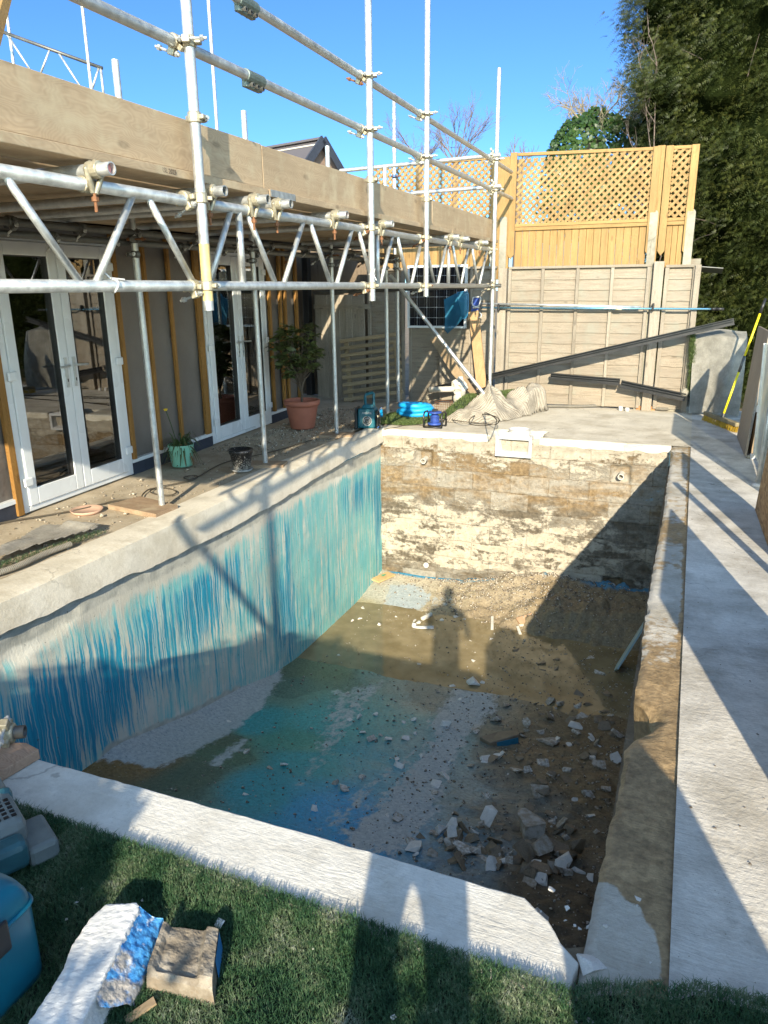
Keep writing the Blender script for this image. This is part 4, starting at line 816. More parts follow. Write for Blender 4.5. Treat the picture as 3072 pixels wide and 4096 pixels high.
# ============================================================= TREES
def leaf_mat(name, c1, c2, c3, rough=.5):
    m = Mt(name); n = m.ns(m.pos, 2.2, 3); n2 = m.ns(m.pos, 30, 2)
    c = m.rp(m.ma('ADD', m.ma('MULTIPLY', n, .5), m.ma('MULTIPLY', n2, .5)), [(.3, c1), (.5, c2), (.7, c3)])
    m.fin(c, rough, spec=.35); tl = m.n('BsdfTranslucent', {0: c2}); mixn = m.n('MixShader', {0: .22}); m.t.links.new(m.b.outputs[0], mixn.inputs[1]); m.t.links.new(tl.outputs[0], mixn.inputs[2]); m.t.links.new(mixn.outputs[0], m.o.inputs[0]); return m.m
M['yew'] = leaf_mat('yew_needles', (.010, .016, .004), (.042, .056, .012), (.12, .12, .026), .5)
M['yew_in'] = plain('yew_shaded_core', (.010, .014, .004), 1, 0, .5, 25, spec=0, bump=1, bd=.05)  # near-black colour stands for the shade inside the crown
M['ivy'] = leaf_mat('ivy_leaves', (.012, .030, .007), (.030, .066, .014), (.070, .12, .028), .35)
M['rhodo'] = leaf_mat('shrub_leaves', (.045, .065, .022), (.10, .125, .04), (.20, .22, .08), .4)
M['bark'] = plain('bark', (.10, .075, .05), .9, 0, .35, 14, bump=.6, bd=.01)
M['lichen'] = plain('lichen_twigs', (.25, .21, .14), .9, 0, .25, 20)
M['redtwig'] = plain('dark_twigs', (.15, .115, .095), .8, 0, .3, 20)
def rand_dirs(n): v = rng.normal(size=(n, 3)); return v / np.linalg.norm(v, axis=1)[:, None]
def sprays(P, D, L, W, nl, droop=.35):
    """feathery twigs: P origins, D directions, each a bent spine with nl pairs of needles"""
    n = len(P); t = np.linspace(.12, 1, nl)
    L = np.broadcast_to(L, (n,))[:, None, None]
    base = P[:, None, :] + D[:, None, :] * t[None, :, None] * L; base[..., 2] -= droop * (t[None, :] ** 2) * L[..., 0]
    tan = D[:, None, :] + 0 * base; tan = tan.copy(); tan[..., 2] -= 2 * droop * t[None, :]; tan /= np.linalg.norm(tan, axis=-1)[..., None]
    up = rand_dirs(n)[:, None, :]; side = np.cross(tan, up); side /= np.linalg.norm(side, axis=-1)[..., None] + 1e-9
    V = []; w = W * (1.1 - .8 * t)[None, :, None]
    for s in (-1, 1):
        tip = base + side * s * w * 2.6 + tan * w * 1.5 + rng.normal(size=base.shape) * w * .35
        a = base - tan * w * .55; b = base + tan * w * .55
        V.append(np.stack([a, b, tip], 2))
    V = np.stack(V, 2).reshape(-1, 3); F = np.arange(len(V)).reshape(-1, 3); return V, F
def yew():
    c0 = np.array([1.50, 13.9, 0]); r = empty('yew_tree', c0, 'huge dark green yew towering over the right end of the fence', 'tree')
    mb = MB(); mb.path([c0, c0 + (.1, 0, 2.5), c0 + (-.1, .1, 5.5), c0 + (.1, 0, 9)], .3, 10, True, [.42, .32, .2, .05])
    limbs = []
    for k in range(46):
        z = .6 + 8.2 * rng.random(); a = rng.random() * 2 * pi; R = (2.5 - .12 * abs(z - 4) ** 1.2) * (.8 + .3 * rng.random()); e = c0 + (R * cos(a), R * .8 * sin(a), z + .35 * R); m_ = c0 + (R * .5 * cos(a), R * .4 * sin(a), z + .3)
        mb.path([c0 + (0, 0, z), m_, e], .05, 6, True, [.09, .055, .015]); limbs.append((c0 + (0, 0, z), m_, e))
    mb.build('trunk', M['bark'], r, smooth=True)
    def yr(T, Zc): nr = fbm(T * 3.0 + 3, Zc * 1.6, 1, 5, 6); return np.interp(Zc, [0, 1, 2.2, 3.6, 5.5, 7.5, 9.2], [2.15, 2.4, 2.7, 2.85, 2.85, 2.4, .3]) * (.60 + .60 * nr)
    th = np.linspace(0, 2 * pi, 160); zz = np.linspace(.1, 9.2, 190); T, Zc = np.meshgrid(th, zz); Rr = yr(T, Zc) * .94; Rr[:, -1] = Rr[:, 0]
    grid_obj('shaded_core', np.stack([c0[0] + Rr * np.cos(T), c0[1] + .85 * Rr * np.sin(T), Zc], -1), M['yew_in'], r)
    N = 2600; th = -pi * 1.22 + rng.random(N) * 1.42 * pi; z = rng.random(N) * 9.0; R = yr(np.mod(th, 2 * pi), z) * (.93 + .13 * rng.random(N)); cl = np.stack([c0[0] + R * np.cos(th), c0[1] + .85 * R * np.sin(th), z], 1); VV = []; FF = []; nv = 0
    for c in cl:
        out = _u(np.array([c[0] - c0[0], c[1] - c0[1], .35])); k = 30; P = c + rng.normal(size=(k, 3)) * [.11, .11, .11]; D = rand_dirs(k) * .7 + out; D /= np.linalg.norm(D, axis=1)[:, None]
        v, f = sprays(P, D, (.07 + .15 * rng.random(k)), .0125, 7, .5); VV.append(v); FF.append(f + nv); nv += len(v)
    mesh_obj('crown', np.concatenate(VV), np.concatenate(FF), M['yew'], r)
    mb = MB()
    for k in range(26):
        if k: mb.build('bare_twig', M['redtwig'], r); mb = MB()
        a = rng.random() * 2 * pi; zz = .4 + 5.5 * rng.random(); p = c0 + np.array([2.4 * cos(a), -2.0 * abs(sin(a)) - .1, zz]); d = rand_dirs(1)[0] * .5 + [.0, -.3, .1]; mb.path([p - d * .5, p, p + d * .5 + (0, 0, -.05)], .006, 4, True, [.009, .006, .002])
    mb.build('bare_twig', M['redtwig'], r); return r
yew()
def branch(mb, p, d, L, r, depth, spread=.55, n=3, up=.15):
    if depth == 0 or r < .0015: return
    q = p + d * L * .5 + rng.normal(size=3) * L * .05; e = q + _u(d + rng.normal(size=3) * .15 + (0, 0, up * .5)) * L * .5; mb.path([p, q, e], r, 4 if r < .012 else 7, False, [r, r * .85, r * .6])
    for k in range(n):
        t = .35 + .65 * rng.random() if k else 1.0; s = p + (e - p) * t; dd = _u(d + rng.normal(size=3) * spread + (0, 0, up)); branch(mb, s, dd, L * (.55 + .3 * rng.random()), r * .6, depth - 1, spread, n, up)
# ivy clad stump with pale lichened branches
c = PY(1290 * DD, 300 * DD, 14.2); r = empty('ivy_tree', (c[0], 14.2, 0), 'rounded ivy covered tree with pale bare branches beside the yew', 'tree')
mb = MB(); mb.path([(c[0], 14.2, 0), (c[0] + .1, 14.2, 2.2), (c[0] - .05, 14.2, c[2])], .22, 9, True, [.28, .24, .16])
for k in range(17):
    a = rng.random() * 2 * pi; p = np.array([c[0] + .25 * cos(a), 14.2 + .25 * sin(a), c[2] + .0 + .35 * rng.random()]); branch(mb, p, _u(np.array([.75 * cos(a) + .12, .5 * sin(a), .25 + .5 * rng.random()])), .34, .014, 5, .6, 3, .12)
mb.build('branches', M['lichen'], r)
N = 8000; d = rand_dirs(N); R = .60 + .22 * fbm(d[:, 0] * 3 + 9, d[:, 2] * 3 + d[:, 1] * 2, 1, 3, 4); P = np.array([c[0], 14.2, c[2] - .28]) + d * R[:, None] * [1.15, 1, 1.05]; P[:, 2] -= .15 * rng.random(N); k2 = rng.random(N) < .35; P[k2, 2] = 2.4 + rng.random(k2.sum()) * 1.2; P[k2, 0] = c[0] + (P[k2, 0] - c[0]) * 1.15
nn = _u(np.array([.2, -.8, .4])); n_ = d * .6 + nn + rng.normal(size=(N, 3)) * .45; n_ /= np.linalg.norm(n_, axis=1)[:, None]; a = np.cross(n_, rand_dirs(N)); a /= np.linalg.norm(a, axis=1)[:, None]; b = np.cross(n_, a); s = (.028 + .02 * rng.random(N))[:, None]
V = np.stack([P - a * s, P + b * s * .8, P + a * s * 1.2, P - b * s * .8], 1).reshape(-1, 3); mesh_obj('ivy', V, np.arange(len(V)).reshape(-1, 4), M['ivy'], r)
# leafless trees beyond the fence
def bare(px, py, y, h, lab, seed, mat='redtwig', n0=7, L=1.1, dep=5, z0=0):
    global rng; keep = rng; rng = np.random.default_rng(seed); b = PY(px, py, y); r = empty('bare_tree', (b[0], y, 0), lab, 'tree'); mb = MB(); mb.path([(b[0], y, 0), (b[0], y, b[2])], .1, 7, True, [.14, .08])
    for k in range(n0):
        a = 2 * pi * k / n0 + rng.random(); branch(mb, np.array([b[0], y, b[2] - .2 * rng.random()]), _u(np.array([cos(a) * .75, sin(a) * .5, .8])), L * (.7 + .6 * rng.random()), .017, dep, .42, 3, .22)
    mb.build('branches', M[mat], r); rng = keep; return r
bare(985 * DD, 345 * DD, 20, 1, 'leafless dark twiggy tree behind the guard rails', 3, n0=8, L=.5)
bare(905 * DD, 350 * DD, 21, 1, 'smaller leafless tree left of the coloured rear pole', 12, n0=5, L=.4)
bare(1125 * DD, 345 * DD, 19, 1, 'few leafless shoots just above the trellis', 5, n0=4, L=.25, dep=4)
r = empty('sapling', (-.75, 12.5, 0), 'thin budding sapling with bare shoots poking out left of the yew', 'tree'); mb = MB(); mb.path([(-.75, 12.5, 0), (-.72, 12.55, 2.5), (-.85, 12.6, 4.6)], .012, 6, True, [.02, .014, .006])
for z in (2.6, 3.0, 3.4, 3.9, 4.2, 4.5): branch(mb, np.array([-.74 - .03 * (z - 2), 12.55, z]), _u(np.array([-.55 + .3 * rng.random(), -.1, .75])), .42, .008, 4, .35, 2, .3)
mb.build('branches', M['redtwig'], r)
# slate roofed building beyond
M['slate'] = (lambda m: m.fin(m.mx(m.n('TexBrick', {'Vector': m.cmb(m.xyz(m.pos)[0], m.ma('MULTIPLY', m.xyz(m.pos)[2], 1.4), 0), 'Scale': 1, 'Brick Width': .3, 'Row Height': .2, 'Mortar Size': .008, 'Color1': (.055, .05, .055, 1), 'Color2': (.12, .105, .11, 1), 'Mortar': (.02, .02, .02, 1)}).outputs[0], (.09, .08, .085), (.5, .5, .5), 'OVERLAY'), .7))(Mt('slate'))
M['brick'] = plain('brown_wall', (.22, .15, .11), .9); M['white_edge'] = plain('ridge_mortar', (.5, .45, .38), .9)
r1 = DP(1288, 558, 18); r0 = DP(1093, 592, 1.0); r0 = CAMP + (r0 - CAMP) * (r1[2] - CAMP[2]) / (r0[2] - CAMP[2]); r = empty('slate_house', ((r0 + r1) / 2 * [1, 1, 0]), 'distant slate roofed gable showing over the toe boards', 'house'); ax = _u((r1 - r0) * [1, 1, 0]); sd = np.array([ax[1], -ax[0], 0]); sd = sd if sd[1] < 0 else -sd
r0 = r1 - ax * 4; zr = r1[2]; Wd, dz = 1.5, 1.5
V = [r0, r1, r1 + sd * Wd - (0, 0, dz), r0 + sd * Wd - (0, 0, dz), r1 - sd * Wd - (0, 0, dz), r0 - sd * Wd - (0, 0, dz)]
mb = MB(); mb.add(V[:4] + [v - (0, 0, .08) for v in V[:4]], [(0, 3, 2, 1), (4, 5, 6, 7), (0, 1, 5, 4), (1, 2, 6, 5), (2, 3, 7, 6), (3, 0, 4, 7)]); mb.add([V[0], V[1], V[4], V[5]] + [v - (0, 0, .08) for v in (V[0], V[1], V[4], V[5])], [(0, 1, 2, 3), (7, 6, 5, 4), (0, 4, 5, 1), (1, 5, 6, 2), (2, 6, 7, 3), (3, 7, 4, 0)]); mb.build('roof', M['slate'], r)
MB().bar(r0 + (0, 0, .02), r1 + (0, 0, .02), .18, .05).build('ridge', M['slate'], r); MB().bar(r0 + sd * .13 - (0, 0, .12), r1 + sd * .13 - (0, 0, .12), .05, .03, (0, 0, 1)).build('ridge_mortar', M['white_edge'], r)
for s_ in (1, -1): MB().bar(r1 + ax * .05, r1 + ax * .05 + s_ * sd * Wd - (0, 0, dz), .05, .20, (0, 0, 1)).build('barge_board', M['plinth'], r)
mb = MB(); w0 = 1.35; zb = zr - dz; q = [r0 + sd * w0, r1 - ax * .1 + sd * w0, r1 - ax * .1 - sd * w0, r0 - sd * w0]; q = [p * [1, 1, 0] for p in q]; mb.hexa(q + [p + [0, 0, zb] for p in q]); e = [q[1] + [0, 0, zb], q[2] + [0, 0, zb], (q[1] + q[2]) / 2 + [0, 0, zr - .1]]; mb.add(e, [(0, 1, 2)]); mb.build('wall', M['brick'], r)
# ============================================================= THINGS ON THE TERRACE AND AT THE BACK
def G0(px, py, z=0): return PZ(px, py, z)
def leaves_mesh(name, P, N_, L, W, mat, parent, fold=.2):
    """oval leaves: base points P, pointing dirs N_, length L, width W"""
    n = len(P); up = rng.normal(size=(n, 3)) * .4 + [0, 0, 1]; sd = np.cross(N_, up); sd /= np.linalg.norm(sd, axis=1)[:, None] + 1e-9; nm = np.cross(sd, N_); L = np.broadcast_to(L, (n,))[:, None]; W = np.broadcast_to(W, (n,))[:, None]
    q = [P, P + N_ * L * .35 + sd * W * .5 + nm * W * fold, P + N_ * L * .35 - sd * W * .5 + nm * W * fold, P + N_ * L * .72 + sd * W * .42 + nm * W * fold - nm * L * .04, P + N_ * L * .72 - sd * W * .42 + nm * W * fold - nm * L * .04, P + N_ * L - nm * L * .12]
    V = np.stack(q, 1).reshape(-1, 3); b = np.arange(n)[:, None] * 6; F = np.concatenate([b + [0, 1, 2], b + [1, 3, 2], b + [2, 3, 4], b + [3, 5, 4]]); return mesh_obj(name, V, F, mat, parent)
# terracotta pot with shrub
c = G0(1211, 1712); c[2] = 0; r = empty('potted_shrub', c, 'leafy shrub in a large cracked terracotta pot by the second door', 'potted plant')
MB().lathe([(.0, 0), (.135, 0), (.15, .02), (.195, .27), (.198, .285), (.215, .287), (.222, .31), (.224, .345), (.212, .352), (.196, .345), (.19, .31), (.0, .31)], c, 40).build('pot', M['terracotta'], r, smooth=True)
mb = MB(); P = []; D = []; base = c + (0, 0, .3); mb.path([base, base + (.01, .0, .16)], .014, 6)
for k in range(64):
    d = rand_dirs(1)[0]; rr = rng.random() ** .4; q = c + np.array([.31 * d[0] * rr - .02, .30 * d[1] * rr, .93 + .36 * d[2] * rr]); m1 = base + (0, 0, .16) + (q - base - (0, 0, .16)) * .5 * [.6, .6, 1] ; mb.path([base + (0, 0, .14), m1, q], .005, 4, False, [.009, .006, .003])
    for j in range(10): a = 2 * pi * j / 10 + rng.random(); P.append(q + (0, 0, .02 * rng.random())); D.append(_u(np.array([cos(a), sin(a), -.25 + .7 * rng.random()])))
mb.build('stems', M['bark'], r); leaves_mesh('leaves', np.array(P), np.array(D), .095 + .06 * rng.random(len(P)), .046, M['rhodo'], r)
# green pot with strappy plant
c = G0(712, 1868); c[2] = 0; r = empty('potted_plant', c, 'drooping strap leaved plant in a mint green pot between the doors', 'potted plant')
c = c + (0.0, .07, 0)
MB().lathe([(0, 0), (.095, 0), (.10, .01), (.125, .205), (.128, .215), (.120, .215), (.115, .19), (0, .19)], c, 36).build('pot', plain('mint_glaze', (.22, .50, .36), .35, 0, .12, 8), r, smooth=True)
V = []; F = []; V2 = []; F2 = []
for k in range(150):
    dead = rng.random() < .25; a = rng.random() * 2 * pi; L = .10 + .17 * rng.random(); b0 = c + np.array([.07 * rng.random() * cos(a), .07 * rng.random() * sin(a), .19]); out = np.array([cos(a), sin(a), 0]); sd = np.array([-sin(a), cos(a), 0]); w_ = .006 + .004 * rng.random(); lift = 1.5 * rng.random() + .25; n = 7; vv = V2 if dead else V; ff = F2 if dead else F; s0 = len(vv)
    for i in range(n):
        t = i / (n - 1); p = b0 + out * L * t * (.75 if not dead else .55) + np.array([0, 0, L * (lift * t - (1.35 if not dead else 2.3) * t * t * (.8 + .2 * lift))]); p[2] = max(p[2], .02); ww = w_ * (1 - t ** 2 * .9); vv += [p - sd * ww, p + sd * ww]
        if i: ff.append((s0 + 2 * i - 2, s0 + 2 * i - 1, s0 + 2 * i + 1, s0 + 2 * i))
mesh_obj('leaves', V, F, leaf_mat('strap_leaf', (.03, .05, .018), (.06, .10, .035), (.12, .15, .06)), r); mesh_obj('dead_leaves', V2, F2, leaf_mat('dead_leaf', (.12, .06, .02), (.24, .13, .05), (.32, .22, .10)), r)
mb = MB(); st_ = [c + (-.02, -.02, .2), c + (-.07, -.03, .42), c + (-.10, -.05, .55)]; mb.path(st_, .004, 5); mb.build('flower_stem', M['ivy'], r); mb = MB(); mb.lathe([(.0, 0), (.012, .002), (.022, .02), (.018, .022), (0, .008)], st_[-1] - (0, 0, .01), 8); mb.build('flower', plain('yellow_petal', (.75, .50, .04), .6), r)
# black nursery pot in a saucer
c = G0(957, 1886); c[2] = 0; r = empty('black_pot', c, 'small black nursery pot splashed with white on a grey saucer', 'flower pot'); c = c + (0, .05, 0)
m = Mt('splashed_black'); f = m.ma('ADD', m.ns(m.obj, 90, 3), m.mr(m.xyz(m.obj)[2], 0, .17, .12, -.12)); M['splash'] = m.fin(m.mx(m.mr(f, .52, .60), (.012, .012, .013), (.55, .53, .48)), .45)
MB().lathe([(1.22 * a, 1.25 * b) for a, b in [(0, .012), (.068, .012), (.085, .135), (.094, .137), (.096, .165), (.088, .168), (.082, .15), (0, .148)]], c, 36).build('pot', M['splash'], r, smooth=True); MB().lathe([(0, 0), (.09, 0), (.108, .02), (.104, .021), (.09, .008), (0, .007)], c, 36).build('saucer', plain('grey_saucer', (.38, .37, .34), .6), r, smooth=True)
# terracotta saucer
c = G0(348, 2044); c[2] = -.012; tag(MB().lathe([(0, 0), (.10, 0), (.125, .028), (.118, .030), (.10, .012), (0, .011)], c, 40).build('plant_saucer', plain('pale_terracotta', (.48, .31, .22), .75, 0, .12, 14), smooth=True), 'dusty terracotta saucer lying empty on the terrace', 'saucer')
# sole boards under the props
P = [G0(*q, .025) for q in ((431, 2019), (560, 1985), (712, 2022), (623, 2058))]; P = [p[:2] for p in P]; P = P if sdf(np.array([P[0][0]]), np.array([P[0][1]]), P)[0] < 9 else P
def ccw(p): return p if sum((p[i][0] * p[(i + 1) % len(p)][1] - p[(i + 1) % len(p)][0] * p[i][1]) for i in range(len(p))) > 0 else p[::-1]
o = tag(MB().prism(ccw(P), -.012, .028).build('sole_board', M['board_x'], bevel=.003), 'timber pad stamped with letters under the nearest prop', 'board')
a, b = G0(431, 2019, .01), G0(623, 2058, .01); d = _u(b - a); d[2] = 0; n = np.array([d[1], -d[0], 0]); mid = a + (b - a) * .68 + n * .0018; Mx = Matrix(((-d[0], 0, n[0], mid[0]), (-d[1], 0, n[1], mid[1]), (0, -1, 0, .010), (0, 0, 0, 1)))
text('HTSCH 222', .026, M['old_v'], 'stamped_lettering', Mx, o)
for q, lab in (((1060, 1868), 'dark sole board under the second prop by the black pot'), ((1348, 1748), 'dusty sole board under the third prop')):
    c = G0(*q); tag(MB().bar((c[0] - .22, c[1], .008), (c[0] + .16, c[1] + .12, .008), .2, .036).build('sole_board', M['board_x'], bevel=.003), lab, 'board')
# cable on the terrace
cp = [(-40, 2106), (40, 2086), (140, 2070), (285, 2046), (400, 2020), (470, 2003), (555, 1994), (575, 1975), (600, 1958), (650, 1952), (690, 1960), (705, 1972), (680, 1982), (630, 1980), (600, 1966), (640, 1948), (700, 1937), (775, 1920), (790, 1906), (765, 1904), (735, 1912), (760, 1920), (800, 1905), (850, 1875), (905, 1850), (1000, 1828), (1120, 1800), (1250, 1760)]
pts = [np.array([*G0(*q)[:2], .004]) for q in cp]
def smooth_pts(P, k=4):
    P = np.array(P); t = np.arange(len(P)); T = np.linspace(0, len(P) - 1, (len(P) - 1) * k + 1); out = []
    for u in T:
        i = min(int(u), len(P) - 2); f = u - i; p0, p1, p2, p3 = P[max(i - 1, 0)], P[i], P[i + 1], P[min(i + 2, len(P) - 1)]; out.append(.5 * (2 * p1 + (p2 - p0) * f + (2 * p0 - 5 * p1 + 4 * p2 - p3) * f * f + (3 * p1 - p0 - 3 * p2 + p3) * f ** 3))
    return np.array(out)
M['cable'] = plain('dusty_cable', (.075, .06, .04), .7)
tag(MB().path(smooth_pts(pts), .006, 6).build('cable', M['cable'], smooth=True), 'brown cable looping along the terrace past the black pot', 'cable')
# carpet offcut and grey hose on the left
def ribbed(name, c1, c2, sc=120, rot=0, dirn='X'):
    m = Mt(name); wv = m.n('TexWave', {'Vector': m.mp(m.pos, (1, 1, 1), rot=(0, 0, rot)), 'Scale': sc / 6.28, 'Distortion': 1.6, 'Detail': 2, 'Detail Scale': 1.5}, bands_direction=dirn).outputs[1]; a = m.ns(m.pos, 9, 5); b = m.ns(m.pos, 60, 3)
    c = m.rp(m.ma('ADD', m.ma('MULTIPLY', a, .6), m.ma('MULTIPLY', b, .4)), [(.3, c1), (.7, c2)]); c = m.mx(m.ma('MULTIPLY', m.mr(wv, .1, .5, 1, 0), m.mr(a, .3, .6, .75, .35)), c, tuple(x * .35 for x in c1)); return m.fin(c, .9, m.bump(m.ma('ADD', wv, b), .6, .006), spec=.2)
M['turf_back'] = ribbed('turf_backing', (.26, .245, .215), (.44, .41, .35), 190, .5)
def blades(P, L, W, mat, name, parent, lean=.6, dirs=None):
    n = len(P); a = rng.random(n) * 2 * pi; h = np.stack([np.cos(a), np.sin(a), 0 * a], 1); sd = np.stack([-np.sin(a), np.cos(a), 0 * a], 1); b2 = rng.random(n) * 2 * pi; h2 = np.stack([np.cos(b2), np.sin(b2), 0 * b2], 1)
    L = np.broadcast_to(L, (n,))[:, None]; W = np.broadcast_to(W, (n,))[:, None]; up = np.array([0, 0, 1.]); le = lean * rng.random(n)[:, None]
    p1 = P + L * .5 * (h * le * .7 + up * .95); p2 = p1 + L * .4 * (h * le * 1.3 + up * (.85 - .4 * le) + h2 * .45); p3 = p2 + L * .25 * (h * le + h2 * .9 + up * .1)
    V = np.stack([P - sd * W, P + sd * W, p1 - sd * W * .8, p1 + sd * W * .8, p2 - sd * W * .5, p2 + sd * W * .5, p3], 1).reshape(-1, 3); b = np.arange(n)[:, None] * 7
    F = np.concatenate([b + [0, 1, 3], b + [0, 3, 2], b + [2, 3, 5], b + [2, 5, 4], b + [4, 5, 6]]); return mesh_obj(name, V, F, mat, parent)
M['turf'] = leaf_mat('artificial_grass', (.016, .040, .018), (.040, .085, .034), (.12, .16, .075), .5)
pts = [G0(*q)[:2] for q in ((-120, 2300), (0, 2215), (172, 2110), (258, 2108), (405, 2122), (400, 2140), (220, 2190), (0, 2262), (-120, 2330))]
A = np.arange(-4.9, -3.7, .02); Bq = np.arange(2.6, 4.3, .02); AA, BB = np.meshgrid(A, Bq); ds = sdf(AA, BB, pts); Hh = .012 + .03 * fbm(AA, BB, 4, 3, 4) + .03 * np.exp(-((ds + .02) / .06) ** 2) * (AA > -4.1)
ii = np.arange(AA.size).reshape(AA.shape); f = np.stack([ii[:-1, :-1], ii[:-1, 1:], ii[1:, 1:], ii[1:, :-1]], -1).reshape(-1, 4); ok = (ds.ravel()[f] < 0).all(1); f = f[ok]; u, inv = np.unique(f, return_inverse=True); V = np.stack([AA, BB, Hh], -1).reshape(-1, 3)[u]
r = empty('turf_offcut', V.mean(0) * [1, 1, 0], 'grey backed turf offcut lying upside down at the left edge', 'turf offcut'); mesh_obj('backing', V, inv.reshape(-1, 4), M['turf_back'], r, True)
e0, e1 = np.array(G0(-60, 2285, .01)), np.array(G0(410, 2132, .01)); t = rng.random(1500); P = e0 + (e1 - e0) * t[:, None] + rng.normal(size=(1500, 3)) * [.015, .02, .008]; P[:, 2] = np.abs(P[:, 2]) + .004; blades(P, .02, .0012, M['turf'], 'grass_edge', r, 1.4)
def corrugated(pts, rad, name, lab, mat, step=.012):
    P = smooth_pts(pts, 12); d = np.concatenate([[0], np.cumsum(np.linalg.norm(np.diff(P, axis=0), axis=1))]); T = np.arange(0, d[-1], step / 2); Q = np.stack([np.interp(T, d, P[:, i]) for i in range(3)], 1); rs = [rad * (1 if i % 2 else .86) for i in range(len(Q))]
    return tag(MB().path(Q, rad, 10, True, rs).build(name, mat, smooth=False), lab, 'hose')
M['hose_grey'] = plain('dusty_hose', (.17, .155, .125), .75)
corrugated([np.array([*G0(*q)[:2], .022]) for q in ((-60, 2322), (60, 2282), (180, 2228), (285, 2188))], .020, 'corrugated_hose', 'grey corrugated hose along the coping at the left edge', M['hose_grey'])
corrugated([np.array([*G0(*q)[:2], .03]) for q in ((2190, 1632), (2300, 1634), (2420, 1630), (2520, 1634), (2600, 1640), (2660, 1645), (2705, 1636), (2722, 1620))], .022, 'corrugated_hose', 'grey corrugated hose lying at the foot of the weathered fence', M['hose_grey'])
# radio
c = G0(1462, 1716); c[2] = -.008; r = empty('site_radio', c, 'teal jobsite radio with a round speaker, handle and clear side cover', 'radio'); th = radians(12); cx_, sx_ = cos(th), sin(th); c = c + (0, .09, 0)
def L2(x, y, z): return np.array([c[0] + x * cx_ - y * sx_, c[1] + x * sx_ + y * cx_, c[2] + z])
def lbox(mb, x0, x1, y0, y1, z0, z1, tp=0): return mb.hexa([L2(x0, y0, z0), L2(x1, y0, z0), L2(x1, y1, z0), L2(x0, y1, z0), L2(x0 + tp, y0 + tp, z1), L2(x1 - tp, y0 + tp, z1), L2(x1 - tp, y1 - tp, z1), L2(x0 + tp, y1 - tp, z1)])
M['teal'] = plain('teal_plastic', (.008, .11, .14), .38, 0, .15, 8); M['clear'] = glass_mat('clear_plastic', (.8, .85, .85), 1.2)
lbox(MB(), -.10, .075, -.085, .085, .012, .20, .006).build('body', M['teal'], r, bevel=.015)
lbox(MB(), -.13, -.098, -.09, .09, 0, .205, .004).build('bumper', M['black'], r, bevel=.012); lbox(MB(), .076, .13, -.09, .09, .005, .195, .012).build('battery_cover', M['clear'], r, bevel=.012)
lbox(MB(), .078, .10, -.06, .06, .03, .17).build('battery', M['black'], r); lbox(MB(), -.06, .06, -.06, .06, .20, .235, .014).build('top_panel', M['teal'], r, bevel=.008)
mb = MB(); mb.path([L2(-.03, -.01, .21), L2(-.032, -.02, .31), L2(-.025, -.02, .325), L2(.035, .02, .34), L2(.045, .02, .33), L2(.045, .01, .21)], .014, 8); mb.build('handle', M['teal'], r)
P = [L2(.035 * k[0] + .0, -.0795 - .012, .085 + .035 * k[1]) for k in ((-1.2, -.5), (-.6, -1.3), (.6, -1.3), (1.2, -.5), (1.2, .6), (.7, 1.2), (-.7, 1.2), (-1.2, .6))]
mb = MB(); mb.add(P + [p - (L2(0, 1, 0) - L2(0, 0, 0)) * .004 for p in P], [tuple(range(8)), tuple(range(15, 7, -1))] + [(i, (i + 1) % 8, (i + 1) % 8 + 8, i + 8) for i in range(8)]); mb.build('speaker_plate', M['galv'], r)
mb = MB()
for k, (rr, dd) in enumerate(((.034, .018), (.018, .021))): mb.path([L2(rr * cos(a), -.08 - dd, .087 + rr * sin(a)) for a in np.linspace(0, 2 * pi, 21)[:-1]], .005, 6, closed=True)
mb.tube(L2(0, -.09, .087), L2(0, -.1015, .087), .010, 12); mb.build('speaker', M['galv_dark'], r)
dx = L2(1, 0, 0) - L2(0, 0, 0); dy = L2(0, -1, 0) - L2(0, 0, 0); t0 = L2(-.005, -.083, .160); text('makita', .034, M['pvc'], 'lettering', Matrix(((dx[0], 0, dy[0], t0[0]), (dx[1], 0, dy[1], t0[1]), (0, 1, 0, t0[2]), (0, 0, 0, 1))), r)
r.scale = (1.28, 1.28, 1.28)
# turf patch under the hose + turf mound behind the far corner pole
pt = [G0(*q)[:2] for q in ((1522, 1697), (1545, 1662), (1640, 1640), (1720, 1640), (1745, 1680), (1690, 1700), (1620, 1706))]
def turf_patch(poly, zf, lab, n, L=.03, name='turf_offcut'):
    poly = np.array(poly); lo, hi = poly.min(0), poly.max(0); A, Bq = np.meshgrid(np.arange(lo[0], hi[0], .02), np.arange(lo[1], hi[1], .02)); ds = sdf(A, Bq, [tuple(q) for q in poly]); Zt = zf(A, Bq, ds); i = np.arange(A.size).reshape(A.shape); f = np.stack([i[:-1, :-1], i[:-1, 1:], i[1:, 1:], i[1:, :-1]], -1).reshape(-1, 4); f = f[(ds.ravel()[f] < 0).all(1)]; u, inv = np.unique(f, return_inverse=True); V = np.stack([A, Bq, Zt], -1).reshape(-1, 3)[u]
    r = empty(name, (V[:, 0].mean(), V[:, 1].mean(), 0), lab, 'turf offcut'); mesh_obj('backing', V, inv.reshape(-1, 4), M['turf_dark'], r, True); k = rng.integers(0, len(V), n); P = V[k] + rng.normal(size=(n, 3)) * [.012, .012, 0]; blades(P, L * (.6 + .7 * rng.random(n)), .0028, M['turf_sun'], 'grass', r, .9); return r
M['turf_dark'] = plain('turf_base', (.012, .022, .010), .95, 0, .4, 40); M['turf_sun'] = leaf_mat('artificial_grass_sunlit', (.05, .085, .025), (.10, .15, .045), (.20, .23, .09), .6)  # second turf colour is a lighter copy for pieces in the sun
turf_patch(pt, lambda a, b, d: .012 + 0 * a, 'small flat green turf patch under the blue hose coil', 9000, .025)
